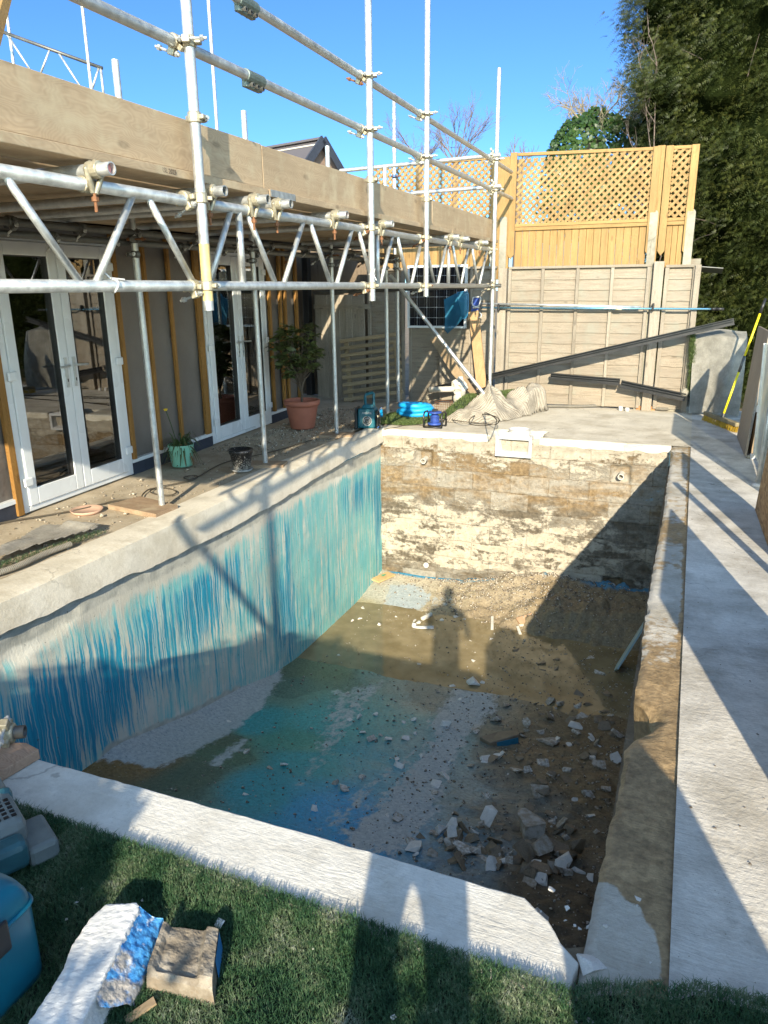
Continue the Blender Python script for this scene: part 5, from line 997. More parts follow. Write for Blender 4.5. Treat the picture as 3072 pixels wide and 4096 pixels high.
mp_ = [(-3.02, 9.25), (-2.6, 9.2), (-2.1, 9.6), (-1.9, 10.2), (-1.95, 10.8), (-2.5, 10.82), (-2.75, 10.3), (-2.95, 9.8)]
turf_patch(mp_, lambda a, b, d: .02 + .30 * sstep(0, -.35, d) * (.6 + .5 * fbm(a, b, 2, 3, 4)), 'green turf heaped at the foot of the far corner pole', 26000, .04)
# crumpled turf backing heap
A, Bq = np.meshgrid(np.arange(-3.1, -1.35, .014), np.arange(8.7, 10.65, .014)); poly = [tuple(G0(*q)[:2]) for q in ((1772, 1690), (1880, 1697), (1965, 1693), (2040, 1680), (2110, 1662), (2180, 1645), (2196, 1610))] + [(-1.48, 10.45), (-1.6, 10.75), (-2.05, 10.7), (-2.35, 10.0), (-2.8, 9.3)]
n1, n2 = fbm(A, Bq, 2.2, 3, 14), fbm(A, Bq, 5, 3, 24); ds = sdf(A + (n1 - .5) * .2, Bq + (n2 - .5) * .15, poly); pk = G0(2139, 1600)
H = .05 + .17 * sstep(0, -.2, ds) + .30 * np.exp(-(((A + 1.84) / .26) ** 2 + ((Bq - 10.15) / .32) ** 2)) + .16 * np.exp(-(((A + 2.35) / .2) ** 2 + ((Bq - 9.55) / .3) ** 2)) - .03 * np.exp(-(((A + 2.1) / .10) ** 2 + ((Bq - 9.85) / .35) ** 2))
fold = (1 - np.abs(np.sin(5.0 * (A * .8 + Bq * .6) + 5 * n1 + 1.2))) ** 1.8; fold2 = (1 - np.abs(np.sin(7.0 * (A * .5 - Bq * .8) + 5 * n1))) ** 2.2; H = (H + (.15 * fold + .10 * fold2 - .07) * sstep(0, -.15, ds) + .06 * (n2 - .5)) * sstep(.0, -.05, ds) + .004
i = np.arange(A.size).reshape(A.shape); f = np.stack([i[:-1, :-1], i[:-1, 1:], i[1:, 1:], i[1:, :-1]], -1).reshape(-1, 4); f = f[(ds.ravel()[f] < .004).all(1)]; u, inv = np.unique(f, return_inverse=True)
M['turf_back2'] = ribbed('turf_backing_heap', (.24, .21, .165), (.44, .39, .31), 105, .9)
tag(mesh_obj('turf_heap', np.stack([A, Bq, H], -1).reshape(-1, 3)[u], inv.reshape(-1, 4), M['turf_back2'], None, True), 'crumpled heap of ribbed grey turf backing on the far deck', 'turf heap')
# blue hose coil
c = G0(1652, 1672); c = np.array([c[0], c[1] + .14, 0]); pts = []; N = 150
for k in range(N):
    t = k / N * 6.2 * 2 * pi; q = k / N; R = .235 - .10 * abs(sin(q * 7)) * (q > .25) - .02 * q; pts.append(c + np.array([R * cos(t) + .015 * sin(3 * q * 6), .85 * R * sin(t) + .02 * cos(q * 9), .035 + .125 * q ** .8 + .012 * sin(t + q * 4)]))
M['blue_hose'] = plain('sky_blue_hose', (.012, .33, .70), .42, 0, .08, 8); tag(MB().path(pts, .034, 12).build('blue_hose', M['blue_hose'], smooth=True), 'coil of thick sky blue hose on the turf patch', 'hose')
# cable reel
c = G0(1733, 1712); c = np.array([c[0], c[1] + .06, 0]); r = empty('cable_reel', c, 'blue cable reel on a bent black tube frame at the pool corner', 'cable reel'); M['reel_blue'] = plain('reel_blue', (.03, .07, .30), .4)
MB().lathe([(0, .035), (.085, .035), (.09, .045), (.085, .055), (.045, .06), (.04, .085), (.04, .15), (.045, .17), (.08, .175), (.088, .185), (.08, .195), (0, .197)], c, 28).build('drum', M['reel_blue'], r, smooth=True)
mb = MB()
for s in (-1, 1):
    x = s * .115; mb.path([c + (x, -.09, .012), c + (x, -.09, .16), c + (x, -.05, .19), c + (x, .05, .19), c + (x, .09, .16), c + (x, .09, .012)], .011, 8)
mb.path([c + (-.115, -.09, .012), c + (.115, -.09, .012)], .011, 8); mb.path([c + (-.115, .09, .012), c + (.115, .09, .012)], .011, 8); mb.build('frame', M['black'], r, smooth=True)
mb = MB(); mb.box(c + (-.03, -.03, .195), c + (.03, .03, .225)); mb.build('socket', M['black'], r, bevel=.006); mb = MB()
for k in range(5): mb.path([c + (.050 * cos(a), .050 * sin(a), .072 + .016 * k) for a in np.linspace(0, 2 * pi, 20)[:-1]], .008, 6, closed=True)
mb.build('wound_cable', M['reel_blue'], r)
cp = [(1745, 1695), (1790, 1682), (1850, 1690), (1900, 1694), (1960, 1700), (1985, 1692), (1975, 1672), (1930, 1662), (1885, 1675), (1880, 1700), (1930, 1706), (1985, 1700), (1995, 1680), (1960, 1664), (1900, 1660), (1840, 1660)]
def on_heap(p):
    ix = int(np.clip((p[0] + 3.1) / .014, 0, A.shape[1] - 1)); iy = int(np.clip((p[1] - 8.7) / .014, 0, A.shape[0] - 1)); return H[iy, ix] if ds[iy, ix] < 0 else 0
pts = [];
for q in cp: p = G0(*q); z = on_heap(p); p = PZ(*q, z); pts.append((p[0], p[1], max(on_heap(p), z) + .012))
tag(MB().path(smooth_pts(pts), .006, 6).build('cable', M['cable'], smooth=True), 'grey cable trailing from the reel over the crumpled turf backing', 'cable')
pts = [np.array([*G0(*q)[:2], .006]) for q in ((1535, 1718), (1580, 1712), (1640, 1700), (1700, 1704), (1735, 1700))]; tag(MB().path(smooth_pts(pts), .004, 6).build('cable', M['cable']), 'thin dark cable between the radio and the reel', 'cable')
# odds and ends against the solar fence
c = np.array([-2.98, 10.2, 0]); r = empty('filter_valve', c, 'dusty white filter valve wrapped in torn plastic behind the hose', 'filter valve'); mb = MB(); mb.lathe([(0, 0), (.07, 0), (.08, .05), (.06, .10), (.075, .13), (.075, .17), (.05, .22), (.03, .26), (0, .27)], c, 20); mb.build('body', M['pvc_d'] if 'pvc_d' in M else plain('dusty_pvc', (.52, .49, .42), .7), r, smooth=True); M['pvc_d'] = bpy.data.materials['dusty_pvc']
MB().pipe(c + (-.42, -.05, .26), c + (0, 0, .28), .04, .034, 18).build('pipe', M['pvc_d'], r, smooth=True); mb = MB(); mb.sphere(c + (.02, -.02, .30), .10, 7, (1, .8, 1.3)); o = mb.build('plastic_wrap', M['pvc_d'], r)
for v in o.data.vertices: v.co += Vector(rng.normal(size=3) * .018)
c = np.array([-3.05, 9.75, 0]); r = tag((lambda mb: [[mb.path([c + (-.11 + .03 * i, -.08, .01), c + (-.11 + .03 * i, -.08, .16)], .0025, 4) for i in range(8)], [mb.path([c + (-.11, -.08, .01 + .03 * j), c + (.10, -.08, .01 + .03 * j), c + (.10, .08, .01 + .03 * j)], .0025, 4) for j in range(6)], [mb.path([c + (.10, -.08 + .03 * i, .01), c + (.10, -.08 + .03 * i, .16)], .0025, 4) for i in range(6)], mb.path([c + (-.11, -.08, .16), c + (-.11, .08, .16), c + (.10, .08, .16)], .003, 4)] and mb.build('wire_basket', M['rust']))(MB()), 'rusty wire mesh basket between hose coil and turf', 'wire basket')
# slatted bench back
r = empty('bench_back', PY(1395, 1640, 10.45) * [1, 1, 0], 'slatted timber bench back leaning in the dark corner behind the radio', 'bench back')
for k in range(9):
    t = k / 8; a = PY(1357 + (1375 - 1357) * t, 1366 + (1600 - 1366) * t, 10.5 - .02 * k); b = PY(1600 + 12 * t, 1335 + (1566 - 1335) * t, 10.62 - .02 * k); MB().bar(a, b, .022, .058, (0, .1, 1)).build('slat', M['bench'] if 'bench' in M else M.setdefault('bench', wood('bench_wood', (.22, .165, .09), (.40, .31, .19), 0, .8)), r, bevel=.01)
for q in (1385, 1582): a = PY(q, 1370, 10.56); b = PY(q + 22, 1640, 10.40); MB().bar(a, b, .07, .03, (0, 1, .1)).build('leg', M['bench'], r, bevel=.004)
# solar panel
x0, x1, z0, z1 = -3.965, -3.06, 1.08, 1.965; y = 10.80; r = empty('solar_panel', ((x0 + x1) / 2, y, z0), 'dark solar panel with an aluminium frame hung on the shaded fence', 'solar panel')
m = Mt('solar_cells'); p = m.pos; X_, Y_, Z_ = m.xyz(p); u_ = m.ma('FRACT', m.ma('MULTIPLY', m.ma('SUBTRACT', X_, x0), 1 / .1508)); v_ = m.ma('FRACT', m.ma('MULTIPLY', m.ma('SUBTRACT', Z_, z0), 1 / .1475)); du = m.ma('ABSOLUTE', m.ma('SUBTRACT', u_, .5)); dv = m.ma('ABSOLUTE', m.ma('SUBTRACT', v_, .5)); ln = m.ma('MAXIMUM', m.mr(m.ma('MAXIMUM', du, dv), .482, .488), m.mr(m.ma('ADD', du, dv), .90, .92)); bus = m.mr(m.ma('ABSOLUTE', m.ma('SUBTRACT', du, .25)), .012, .006); ln = m.ma('MAXIMUM', ln, m.ma('MULTIPLY', bus, .35))
M['cells'] = m.fin(m.mx(ln, (.006, .007, .012), (.45, .46, .46)), .12); MB().box((x0 + .03, y - .004, z0 + .03), (x1 - .03, y + .02, z1 - .03)).build('cells', M['cells'], r)
for (a, b) in (((x0, z0), (x0 + .032, z1)), ((x1 - .032, z0), (x1, z1)), ((x0 + .032, z0), (x1 - .032, z0 + .032)), ((x0 + .032, z1 - .032), (x1 - .032, z1))): MB().box((a[0], y - .012, a[1]), (b[0], y + .03, b[1])).build('frame', M['upvc'], r)
# blue leaf net
r = empty('leaf_net', PY(1830, 1300, 10.7) * [1, 1, 1], 'translucent blue pool leaf net hanging in front of the solar panel', 'pool net'); M['net'] = plain('net_blue', (.01, .10, .17), .5)
lp = [PY(*q, 10.70) for q in ((1830, 1170), (1868, 1168), (1873, 1190), (1872, 1240), (1866, 1268), (1850, 1275), (1832, 1270), (1824, 1250), (1824, 1200))]; MB().path(smooth_pts(lp + [lp[0]], 4)[:-1], .009, 6, closed=True).build('hoop', plain('hoop_blue', (.03, .16, .30), .4), r)
m = Mt('blue_mesh'); m.fin((.012, .14, .24), .7); tr = m.n('BsdfTransparent', {0: (.55, .8, .95, 1)}); mi = m.n('MixShader', {0: .72}); m.t.links.new(tr.outputs[0], mi.inputs[1]); m.t.links.new(m.b.outputs[0], mi.inputs[2]); m.t.links.new(mi.outputs[0], m.o.inputs[0])
bag = [PY(*q, 10.66 - .05 * k) for k, q in enumerate(((1826, 1172), (1776, 1198), (1780, 1262), (1778, 1320), (1790, 1335), (1830, 1300), (1850, 1278)))]; cen = PY(1815, 1250, 10.58); mb = MB(); mb.add(bag + [cen] + lp, [(i, i + 1, 7) for i in range(6)] + [(6, 0, 7)] + [(7, 8, 9), (7, 9, 10), (7, 10, 11), (7, 11, 12), (7, 12, 13), (7, 13, 14)]); mb.build('net_bag', m.m, r, True)
# telescopic poles on fence hooks
for (a, b, rad, mat, lab, cat) in (((1881, 1214), (2562, 1228), .016, M['galv'], 'silver telescopic pool pole hung on the fence, upper one', 'pool pole'), ((1925, 1231), (2862, 1236), .013, plain('blue_anodised', (.22, .45, .60), .25, .8, .1), 'pale blue telescopic pool pole below the silver one, with a black grip', 'pool pole')):
    p, q = PY(*a, 10.76), PY(*b, 10.76); r = empty('pool_pole', (p + q) / 2, lab, cat); MB().tube(p, q, rad, 14).build('tube', mat, r, smooth=True)
    if rad < .015: MB().tube(q, q + _u(q - p) * .10, .018, 12).build('grip', M['black'], r, smooth=True); MB().tube(p + (q - p) * .60 - (0, .0, 0), p + (q - p) * .625, .022, 12).build('tape', plain('cream_tape', (.60, .55, .36), .7), r, smooth=True); MB().tube(q - _u(q - p) * .05, q, .018, 12).build('collar', M['black'], r, smooth=True)
for q, lab in (((1998, 1228), 'black pole hook on the fence by the corner scaffold'), ((2613, 1228), 'black pole hook on the middle timber post')): p = PY(*q, 10.80); tag(MB().box(p + (-.012, -.07, -.05), p + (.012, .03, .05)).build('pole_hook', M['black'], bevel=.008), lab, 'hook')
r = empty('pool_brush', PY(1895, 1235, 10.7), 'white and blue pool brush head hooked above the leaning pine board', 'pool brush'); lp = [PY(*q, 10.70) for q in ((1892, 1190), (1918, 1188), (1922, 1200), (1915, 1222), (1898, 1226), (1888, 1214))]; MB().path(smooth_pts(lp + [lp[0]], 3)[:-1], .010, 6, closed=True).build('frame', M['pvc'], r, smooth=True)
P = [PY(*q, 10.72) for q in ((1890, 1192), (1918, 1190), (1912, 1246), (1884, 1248))]; MB().add(P + [p + (0, .02, 0) for p in P], [(0, 1, 2, 3), (7, 6, 5, 4), (0, 4, 5, 1), (1, 5, 6, 2), (2, 6, 7, 3), (3, 7, 4, 0)]).build('head', M['reel_blue'], r); p = PY(1902, 1231, 10.69); MB().tube(p - (.04, 0, 0), p + (.05, 0, .01), .013, 10).build('socket', M['pvc'], r); MB().path([PY(*q, 10.69) for q in ((1916, 1248), (1926, 1258), (1924, 1268), (1914, 1270))], .008, 6).build('clip', M['pvc'], r)
# leaning boards
def lean(quad, t, mat, lab, ys):
    P = [PY(*q, y) for q, y in zip(quad, ys)]; n = _u(np.cross(P[1] - P[0], P[3] - P[0])); n = n if n[1] > 0 else -n
    return tag(MB().add(P + [p + n * t for p in P], [(0, 1, 2, 3), (7, 6, 5, 4), (0, 4, 5, 1), (1, 5, 6, 2), (2, 6, 7, 3), (3, 7, 4, 0)]).build('leaning_board', mat, bevel=.002), lab, 'board')
M['board_z'] = wood('orange_scaffold_board', (.34, .20, .09), (.58, .38, .20), 2, .75, 24); M['board_zg'] = wood('mossy_board', (.20, .14, .08), (.38, .28, .17), 2, .8, 24)
lean(((1874, 1249), (1912, 1240), (1946, 1545), (1907, 1560)), .036, M['board_z'], 'upright orange pine board leaning on the fence under the pool brush', (10.72, 10.72, 10.40, 10.40))
lean(((1719, 1358), (1746, 1344), (1905, 1570), (1871, 1592)), .036, M['board_zg'], 'slanting brown board leaning beside the diagonal brace', (10.70, 10.70, 10.25, 10.25))
# black channels
def channel(p, q, lab, w=.075):
    d = _u(q - p); mb = MB(); mb.bar(p, q, .045, .008, (0, 1, 0)); up = _u(np.cross(d, [0, 1, 0])); up = up if up[2] > 0 else -up
    for s in (-1, 1): mb.bar(p + up * s * w * .5 - (0, .03, 0), q + up * s * w * .5 - (0, .03, 0), .065, .008, up)
    mb.bar(p - (0, .004, 0), q - (0, .004, 0), w, .008, (0, 1, 0)); mb.bar(p + up * .012 - (0, .045, 0), q + up * .012 - (0, .045, 0), .018, .012, up); return tag(mb.build('black_channel', M['black']), lab, 'channel')
channel(PY(1712, 1562, 10.55), PY(2936, 1285, 10.62), 'long black plastic channel slanting up across the weathered fence')
channel(PY(2203, 1503, 10.72), PY(2480, 1526, 10.72), 'short black channel against the fence, upper left half of the pair'); channel(PY(2484, 1534, 10.70), PY(2742, 1588, 10.68), 'short black channel speckled with white, lower right half of the pair', .09)
for q, h, lab in (((2482, 1642), .055, 'white plastic pipe socket standing on the far deck'), ((2508, 1645), .045, 'small white plastic cap beside the pipe socket')): c = G0(*q); tag(MB().lathe([(0, 0), (.026, 0), (.026, h * .5), (.030, h * .5), (.030, h), (.024, h), (.024, h * .7), (0, h * .7)], (c[0], c[1], .002), 20).build('pipe_fitting', M['pvc'], smooth=False), lab, 'pipe fitting')
tag(MB().box((-.62, 10.88, .0), (-.38, 10.98, .055)).build('brick', plain('orange_brick', (.42, .19, .08), .8)), 'orange brick under the narrow fence panel', 'brick')
# hanging turf sheet right
ta, tb = np.meshgrid(np.linspace(0, 1, 60), np.linspace(0, 1, 70)); xl, xr = .02, .66; n1 = fbm(ta, tb, 3, 3, 8)
Xh = xl + (xr - xl) * ta + .04 * (1 - tb) * (1 - ta); Zh = .02 + 1.04 * tb + .03 * sstep(.5, .0, np.abs(ta - .5)); Yh = 10.75 - .10 * np.sin(tb * pi * 1.1) * (.5 + n1) - .12 * (1 - tb) ** 2 + .35 * sstep(.93, 1, tb) - .09 * np.exp(-((ta - .55 - .3 * tb) / .15) ** 2) + .05 * np.sin(ta * 5 + tb * 2)
r = empty('turf_sheet', (.3, 10.7, 0), 'grey backed turf sheet draped upright behind the broom', 'turf sheet'); M['turf_back3'] = ribbed('turf_backing_sheet', (.20, .19, .16), (.34, .325, .28), 170, 0); grid_obj('backing', np.stack([Xh, Yh, Zh], -1), M['turf_back3'], r)
n = 2500; tt = rng.random(n); P = np.stack([.06 - .06 * tt + rng.normal(size=n) * .02, 10.68 + .1 * rng.random(n), .25 + .8 * tt], 1); blades(P, .05, .002, M['turf_sun'], 'grass_edge', r, 1.6)
tag(MB().sphere((-.02, 10.7, .28), .055, 8, (1, 1, 1.2)).build('grey_stone', M['concrete_post'], smooth=True), 'round grey stone wedged at the end of the fence', 'stone')
# broom
a, b = G0(2822, 1652, .09), G0(2952, 1700, .09); r = empty('broom', (a + b) / 2 * [1, 1, 0], 'yellow bristled broom with a yellow and grey handle leaning on the boards', 'broom'); d = _u(b - a); nrm = np.array([d[1], -d[0], 0]); 
MB().bar(a, b, .06, .05).build('head', plain('mud_splashed_head', (.20, .17, .10), .8, 0, .5, 40), r, bevel=.01); mb = MB()
for k in range(420): t = rng.random(); p = a + (b - a) * t + nrm * (rng.random() - .5) * .055; e = p + np.array([0, 0, -.088]) + nrm * .03 * rng.random() + d * rng.normal() * .008; mb.tube(p - (0, 0, .02), e, .0022, 3, cap=False)
mb.build('bristles', plain('yellow_bristle', (.55, .36, .04), .7), r)
h0 = (a + b) / 2 + d * .02; h1 = PX(3052, 1222, .80); h1 = PY(3052, 1222, 10.15); q = lambda t: h0 + (h1 - h0) * t; Yl = plain('yellow_handle', (.80, .66, .02), .4)
MB().tube(q(0), q(.05), .018, 10).build('socket', M['galv_dark'], r); MB().tube(q(.05), q(.42), .013, 12).build('handle', Yl, r, smooth=True); MB().tube(q(.42), q(.56), .015, 12).build('grip', M['galv_dark'], r, smooth=True); MB().tube(q(.56), q(.93), .013, 12).build('handle', Yl, r, smooth=True); MB().tube(q(.93), q(1.06), .016, 12).build('grip', M['black'], r, smooth=True)
# sheets leaning along the right boundary
def sheet(A_, B_, T_, t, mat, name, lab, cat, parts=None):
    up = T_ - A_; n = _u(np.cross(B_ - A_, up)); n = n if n[0] > 0 else -n; P = [A_, B_, B_ + up, A_ + up]
    return MB().add(P + [p + n * t for p in P], [(0, 1, 2, 3), (7, 6, 5, 4), (0, 4, 5, 1), (1, 5, 6, 2), (2, 6, 7, 3), (3, 7, 4, 0)])
M['taupe'] = wood('taupe_decking', (.25, .205, .155), (.40, .34, .27), 2, .6, 40, knots=False); M['osb'] = (lambda m: m.fin(m.rp(m.ma('ADD', m.ma('MULTIPLY', m.n('TexVoronoi', {'Vector': m.mp(m.pos, (1, .35, 1)), 'Scale': 45}).outputs[1], 1), 0), [(.0, (.20, .10, .035)), (.5, (.38, .21, .08)), (1, (.52, .33, .15))]), .7, m.bump(m.ns(m.pos, 60, 4), .5, .004)))(Mt('osb_board'))
A_, B_ = G0(2947, 1747), G0(2977, 1825); T_ = PY(3033, 1304, A_[1]); tag(sheet(A_, B_, T_, .022, M['taupe'], 0, 0, 0).build('leaning_sheet', M['taupe'], bevel=.003), 'tall taupe board leaning at the right beside the broom', 'board')
A2 = A_ + (.055, -.35, 0); B2 = B_ + (.055, .02, 0); mb = sheet(A2, B2, A2 + (T_ - A_) * .97, .03, None, 0, 0, 0); tag(mb.build('leaning_sheet', M['board_zg'], bevel=.003), 'brown plank edge tucked behind the taupe board', 'board')
tag(sheet(A_ + (.40, .5, 0), A_ + (.42, -1.0, 0), A_ + (.44, .5, 1.55), .025, None, 0, 0, 0).build('leaning_sheet', M['plum'] if 'plum' in M else M.setdefault('plum', wood('dark_plum_board', (.06, .045, .035), (.13, .10, .08), 2, .6, 30, knots=False)), bevel=.003), 'dark brown board rising behind the taupe one at the right edge', 'board')
A3, B3 = np.array([.685, 8.02, .05]), np.array([.69, 6.55, .05]); T3 = PY(3062, 1373, 8.02); r = empty('glass_screen', A3 * [1, 1, 0], 'frosted pale glass screen standing behind the chipboard sheet', 'glass screen')
m = Mt('frosted_glass'); m.fin((.62, .66, .64), .25, m.bump(m.ns(m.pos, 12, 4), .2, .01)); tr = m.n('BsdfTransparent', {0: (.85, .9, .88, 1)}); mi = m.n('MixShader', {0: .62}); m.t.links.new(tr.outputs[0], mi.inputs[1]); m.t.links.new(m.b.outputs[0], mi.inputs[2]); m.t.links.new(mi.outputs[0], m.o.inputs[0])
sheet(A3, B3, T3, .010, None, 0, 0, 0).build('pane', m.m, r); up = T3 - A3; MB().bar(A3 - (0, -.012, .0), A3 + up + (0, .012, 0), .03, .03, (1, 0, 0)).build('frame', M['galv'], r); MB().tube(A3 + (-.01, .02, -.05), A3 + (-.01, .02, 0), .03, 14).build('foot', M['pvc'], r); p = A3 + up * .42; MB().box(p + (-.025, -.02, -.03), p + (0, .01, .03)).build('clamp', M['pvc'], r)
c = G0(2990, 1833); tag(MB().sphere((c[0] + .02, c[1], .015), .04, 7, (1, .8, .5)).build('pale_stone', M['concrete_post'], smooth=True), 'flat pale stone at the foot of the brown plank', 'stone')
t = empty('balustrade_post', (.645, 6.9, 0), 'thin metal balustrade post with a white foot beside the chipboard sheet', 'post'); MB().tube((.645, 6.9, .015), (.66, 6.9, 1.02), .02, 14).build('tube', M['galv'], t, smooth=True); MB().lathe([(0, 0), (.05, 0), (.045, .02), (.022, .028), (0, .028)], (.645, 6.9, .0), 20).build('foot', M['pvc'], t, smooth=True)
A4, B4 = np.array([.575, 6.11, .004]), np.array([.60, 5.0, .004]); T4 = A4 + (.05, .0, .87); tag(sheet(A4, B4, T4, .018, None, 0, 0, 0).build('chipboard_sheet', M['osb'], bevel=.002), 'orange chipboard sheet leaning at the right edge of the deck', 'board')
# boundary the sheets lean on, and more sheets just outside the picture that shade the deck
tag(MB().box((1.02, .5, 0), (1.06, 10.2, .5)).build('timber_fence', M['old_v']), 'low dark boundary fence behind the leaning sheets at the right', 'fence')
A5, B5 = np.array([.62, 3.55, .004]), np.array([.62, 1.72, .004]); tag(sheet(A5, B5, A5 + (.05, 0, 1.0), .018, None, 0, 0, 0).build('chipboard_sheet', M['osb']), 'second chipboard sheet nearer the viewer along the right boundary', 'board')
tag(MB().bar((.63, 4.55, 0), (.65, 4.55, .95), .045, .045, (0, 1, 0)).build('fence_post', M['old_v']), 'short timber post between the two chipboard sheets', 'post')

# rubble crumbs on the terrace
n = 2600; k = rng.random(n); X0 = np.where(k < .6, -4.75 + .9 * rng.random(n) ** 1.5, -4.6 + .85 * rng.random(n)); Y0_ = np.where(k < .6, 6.6 + 3.2 * rng.random(n), 3.2 + 6.5 * rng.random(n)); V = []; F = []; kp = X0 > xw(Y0_) + .02; X0, Y0_ = X0[kp], Y0_[kp]
for i in range(len(X0)):
    s_ = .003 + .010 * rng.random() ** 3 + .022 * rng.random() ** 14 + (.012 * rng.random() ** 3 if Y0_[i] > 6.6 else 0); c = np.array([X0[i], Y0_[i], -.012 + s_ * .3]); q = rand_dirs(6) * s_; b = len(V); V += [c + (s_, 0, 0) + q[0] * .4, c + (0, s_, 0) + q[1] * .4, c - (s_, 0, 0) + q[2] * .4, c - (0, s_, 0) + q[3] * .4, c + (0, 0, s_ * .7) + q[4] * .3, c - (0, 0, s_ * .5)]; F += [(b + a, b + d, b + e) for a, d, e in ((0, 1, 4), (1, 2, 4), (2, 3, 4), (3, 0, 4), (1, 0, 5), (2, 1, 5), (3, 2, 5), (0, 3, 5))]
cm = Mt('terrace_crumb'); cc = cm.ns(cm.pos, 60, 2); cm.fin(cm.rp(cc, [(.35, (.13, .10, .065)), (.5, (.28, .23, .16)), (.62, (.50, .45, .36))]), .9); tag(mesh_obj('terrace_debris', V, np.array(F), cm.m), kind='stuff')
# ============================================================= THINGS ON AND IN THE POOL
def chunk_mat():
    m = Mt('broken_concrete'); a = m.ns(m.obj, 4, 4); b = m.ns(m.obj, 60, 3); r_ = m.rnd
    c = m.mx(r_, (.36, .32, .26), (.64, .61, .55)); c = m.mx(m.mr(a, .40, .58, 0, .8), c, (.25, .20, .135)); c = m.mx(.4, c, m.rp(b, [(.3, .25), (.7, .75)]), 'OVERLAY')
    return m.fin(c, .85, m.bump(b, .5, .003), spec=.3)
M['chunk'] = chunk_mat(); M['chunk_dark'] = plain('wet_brown_stone', (.20, .155, .10), .65, 0, .4, 14, bump=.5); M['chunk_pale'] = plain('pale_concrete_chunk', (.62, .59, .53), .85, 0, .2, 20, bump=.5)
def hullmesh(pts, name, mat):
    bm = bmesh.new(); [bm.verts.new(p) for p in pts]; res = bmesh.ops.convex_hull(bm, input=bm.verts); bmesh.ops.delete(bm, geom=[g for g in res['geom_interior'] if isinstance(g, bmesh.types.BMVert)], context='VERTS')
    bmesh.ops.dissolve_limit(bm, angle_limit=radians(9), verts=bm.verts, edges=bm.edges); me = bpy.data.meshes.new(name); bm.to_mesh(me); bm.free(); me.materials.append(mat); return me
PR = []
for k in range(14):
    n = 12 + int(rng.random() * 8); p = (rng.random((n, 3)) - .5) * [1, .55 + .4 * rng.random(), .32 + .34 * rng.random()]; p += np.sign(p) * .08 * np.array([1, .7, .5]); p[:, 2] -= p[:, 2].min(); PR.append([hullmesh(p, 'concrete_chunk', M[q]) for q in ('chunk', 'chunk_dark', 'chunk_pale')])
GRP = 'broken concrete chunks on the pool floor'
def chunk(x, y, s, lab, kind=0, k=None, z=None, rot=None, tilt=.25, grp=GRP):
    k = int(rng.integers(len(PR))) if k is None else k; o = bpy.data.objects.new('concrete_chunk', PR[k][kind]); COL.objects.link(o)
    o.location = (x, y, (max(floor_at(x, y), WZ - .25 * s) if z is None else z) - .06 * s); o.scale = (s, s * (.8 + .4 * rng.random()), s * (.40 + .55 * rng.random())); o.rotation_euler = (rng.normal() * tilt, rng.normal() * tilt, rng.random() * 6.28 if rot is None else rot)
    return tag(o, lab, 'rubble', grp)
used = []
def place_px(px, py, wpx, lab, kind=0, **kw):
    p = PF(px, py + .15 * wpx * 1.0); d = np.linalg.norm(p - CAMP); s = max(.022, wpx / FPX * d * .86); used.append((p[0], p[1], s)); return chunk(p[0], p[1], s, lab, kind, **kw)
C5 = [(600, 235, 40), (640, 222, 30), (778, 218, 40), (815, 210, 30), (880, 225, 50), (915, 235, 40), (1015, 210, 60), (1060, 228, 40), (1135, 205, 30), (1170, 330, 40), (1265, 320, 50), (1180, 428, 45), (730, 255, 26), (825, 240, 30), (655, 160, 26), (1095, 195, 30)]
C5s = [(535, 385, 25), (580, 557, 28), (597, 620, 20), (590, 682, 30), (638, 670, 45), (717, 658, 30), (410, 725, 28), (100, 835, 40), (213, 912, 30), (278, 898, 35), (655, 745, 35), (690, 770, 55), (735, 757, 30), (770, 775, 40), (852, 770, 45), (900, 750, 28), (897, 685, 32), (825, 900, 52), (812, 873, 30), (845, 697, 28), (520, 982, 50), (560, 1010, 50), (643, 957, 45), (98, 1032, 42), (427, 1103, 52), (815, 1148, 60), (1000, 985, 75), (1040, 950, 70), (995, 1030, 40), (1165, 900, 40), (1240, 865, 80), (1290, 860, 40), (1115, 588, 32), (1330, 617, 38), (1185, 738, 45), (1395, 748, 45), (1175, 510, 75), (1220, 515, 30), (1075, 523, 30), (1270, 527, 30), (1008, 553, 22), (920, 435, 25), (1255, 475, 40), (1385, 375, 70), (1490, 475, 50), (1495, 655, 40), (1540, 670, 60), (1500, 740, 50), (1545, 775, 110), (1395, 870, 45), (1443, 885, 40), (1505, 885, 65), (1375, 920, 75), (1435, 915, 50), (1495, 1030, 95), (1540, 1130, 55), (1550, 945, 45), (1500, 990, 50), (60, 565, 22), (15, 690, 30), (1065, 880, 30), (930, 855, 30), (770, 1135, 40), (1050, 705, 55)]
C6 = [(560, 490, 80), (640, 480, 60), (460, 490, 70), (370, 570, 60), (375, 530, 60), (450, 565, 50), (700, 590, 70), (720, 540, 80), (820, 565, 90), (690, 650, 50), (600, 655, 90), (580, 685, 80), (755, 690, 70), (640, 735, 60), (580, 740, 60), (425, 710, 80), (425, 805, 70), (600, 790, 70), (540, 815, 80), (690, 810, 70), (735, 850, 80), (730, 765, 60), (575, 890, 60), (665, 925, 55), (785, 900, 50), (650, 900, 30), (700, 960, 40), (665, 1010, 65), (630, 1030, 60), (785, 1030, 90), (665, 1045, 40), (550, 1095, 45), (430, 1130, 50), (380, 1175, 60), (370, 1230, 115), (565, 1265, 45), (430, 1350, 60), (740, 1215, 60), (755, 1300, 40), (540, 950, 40), (575, 945, 40)]
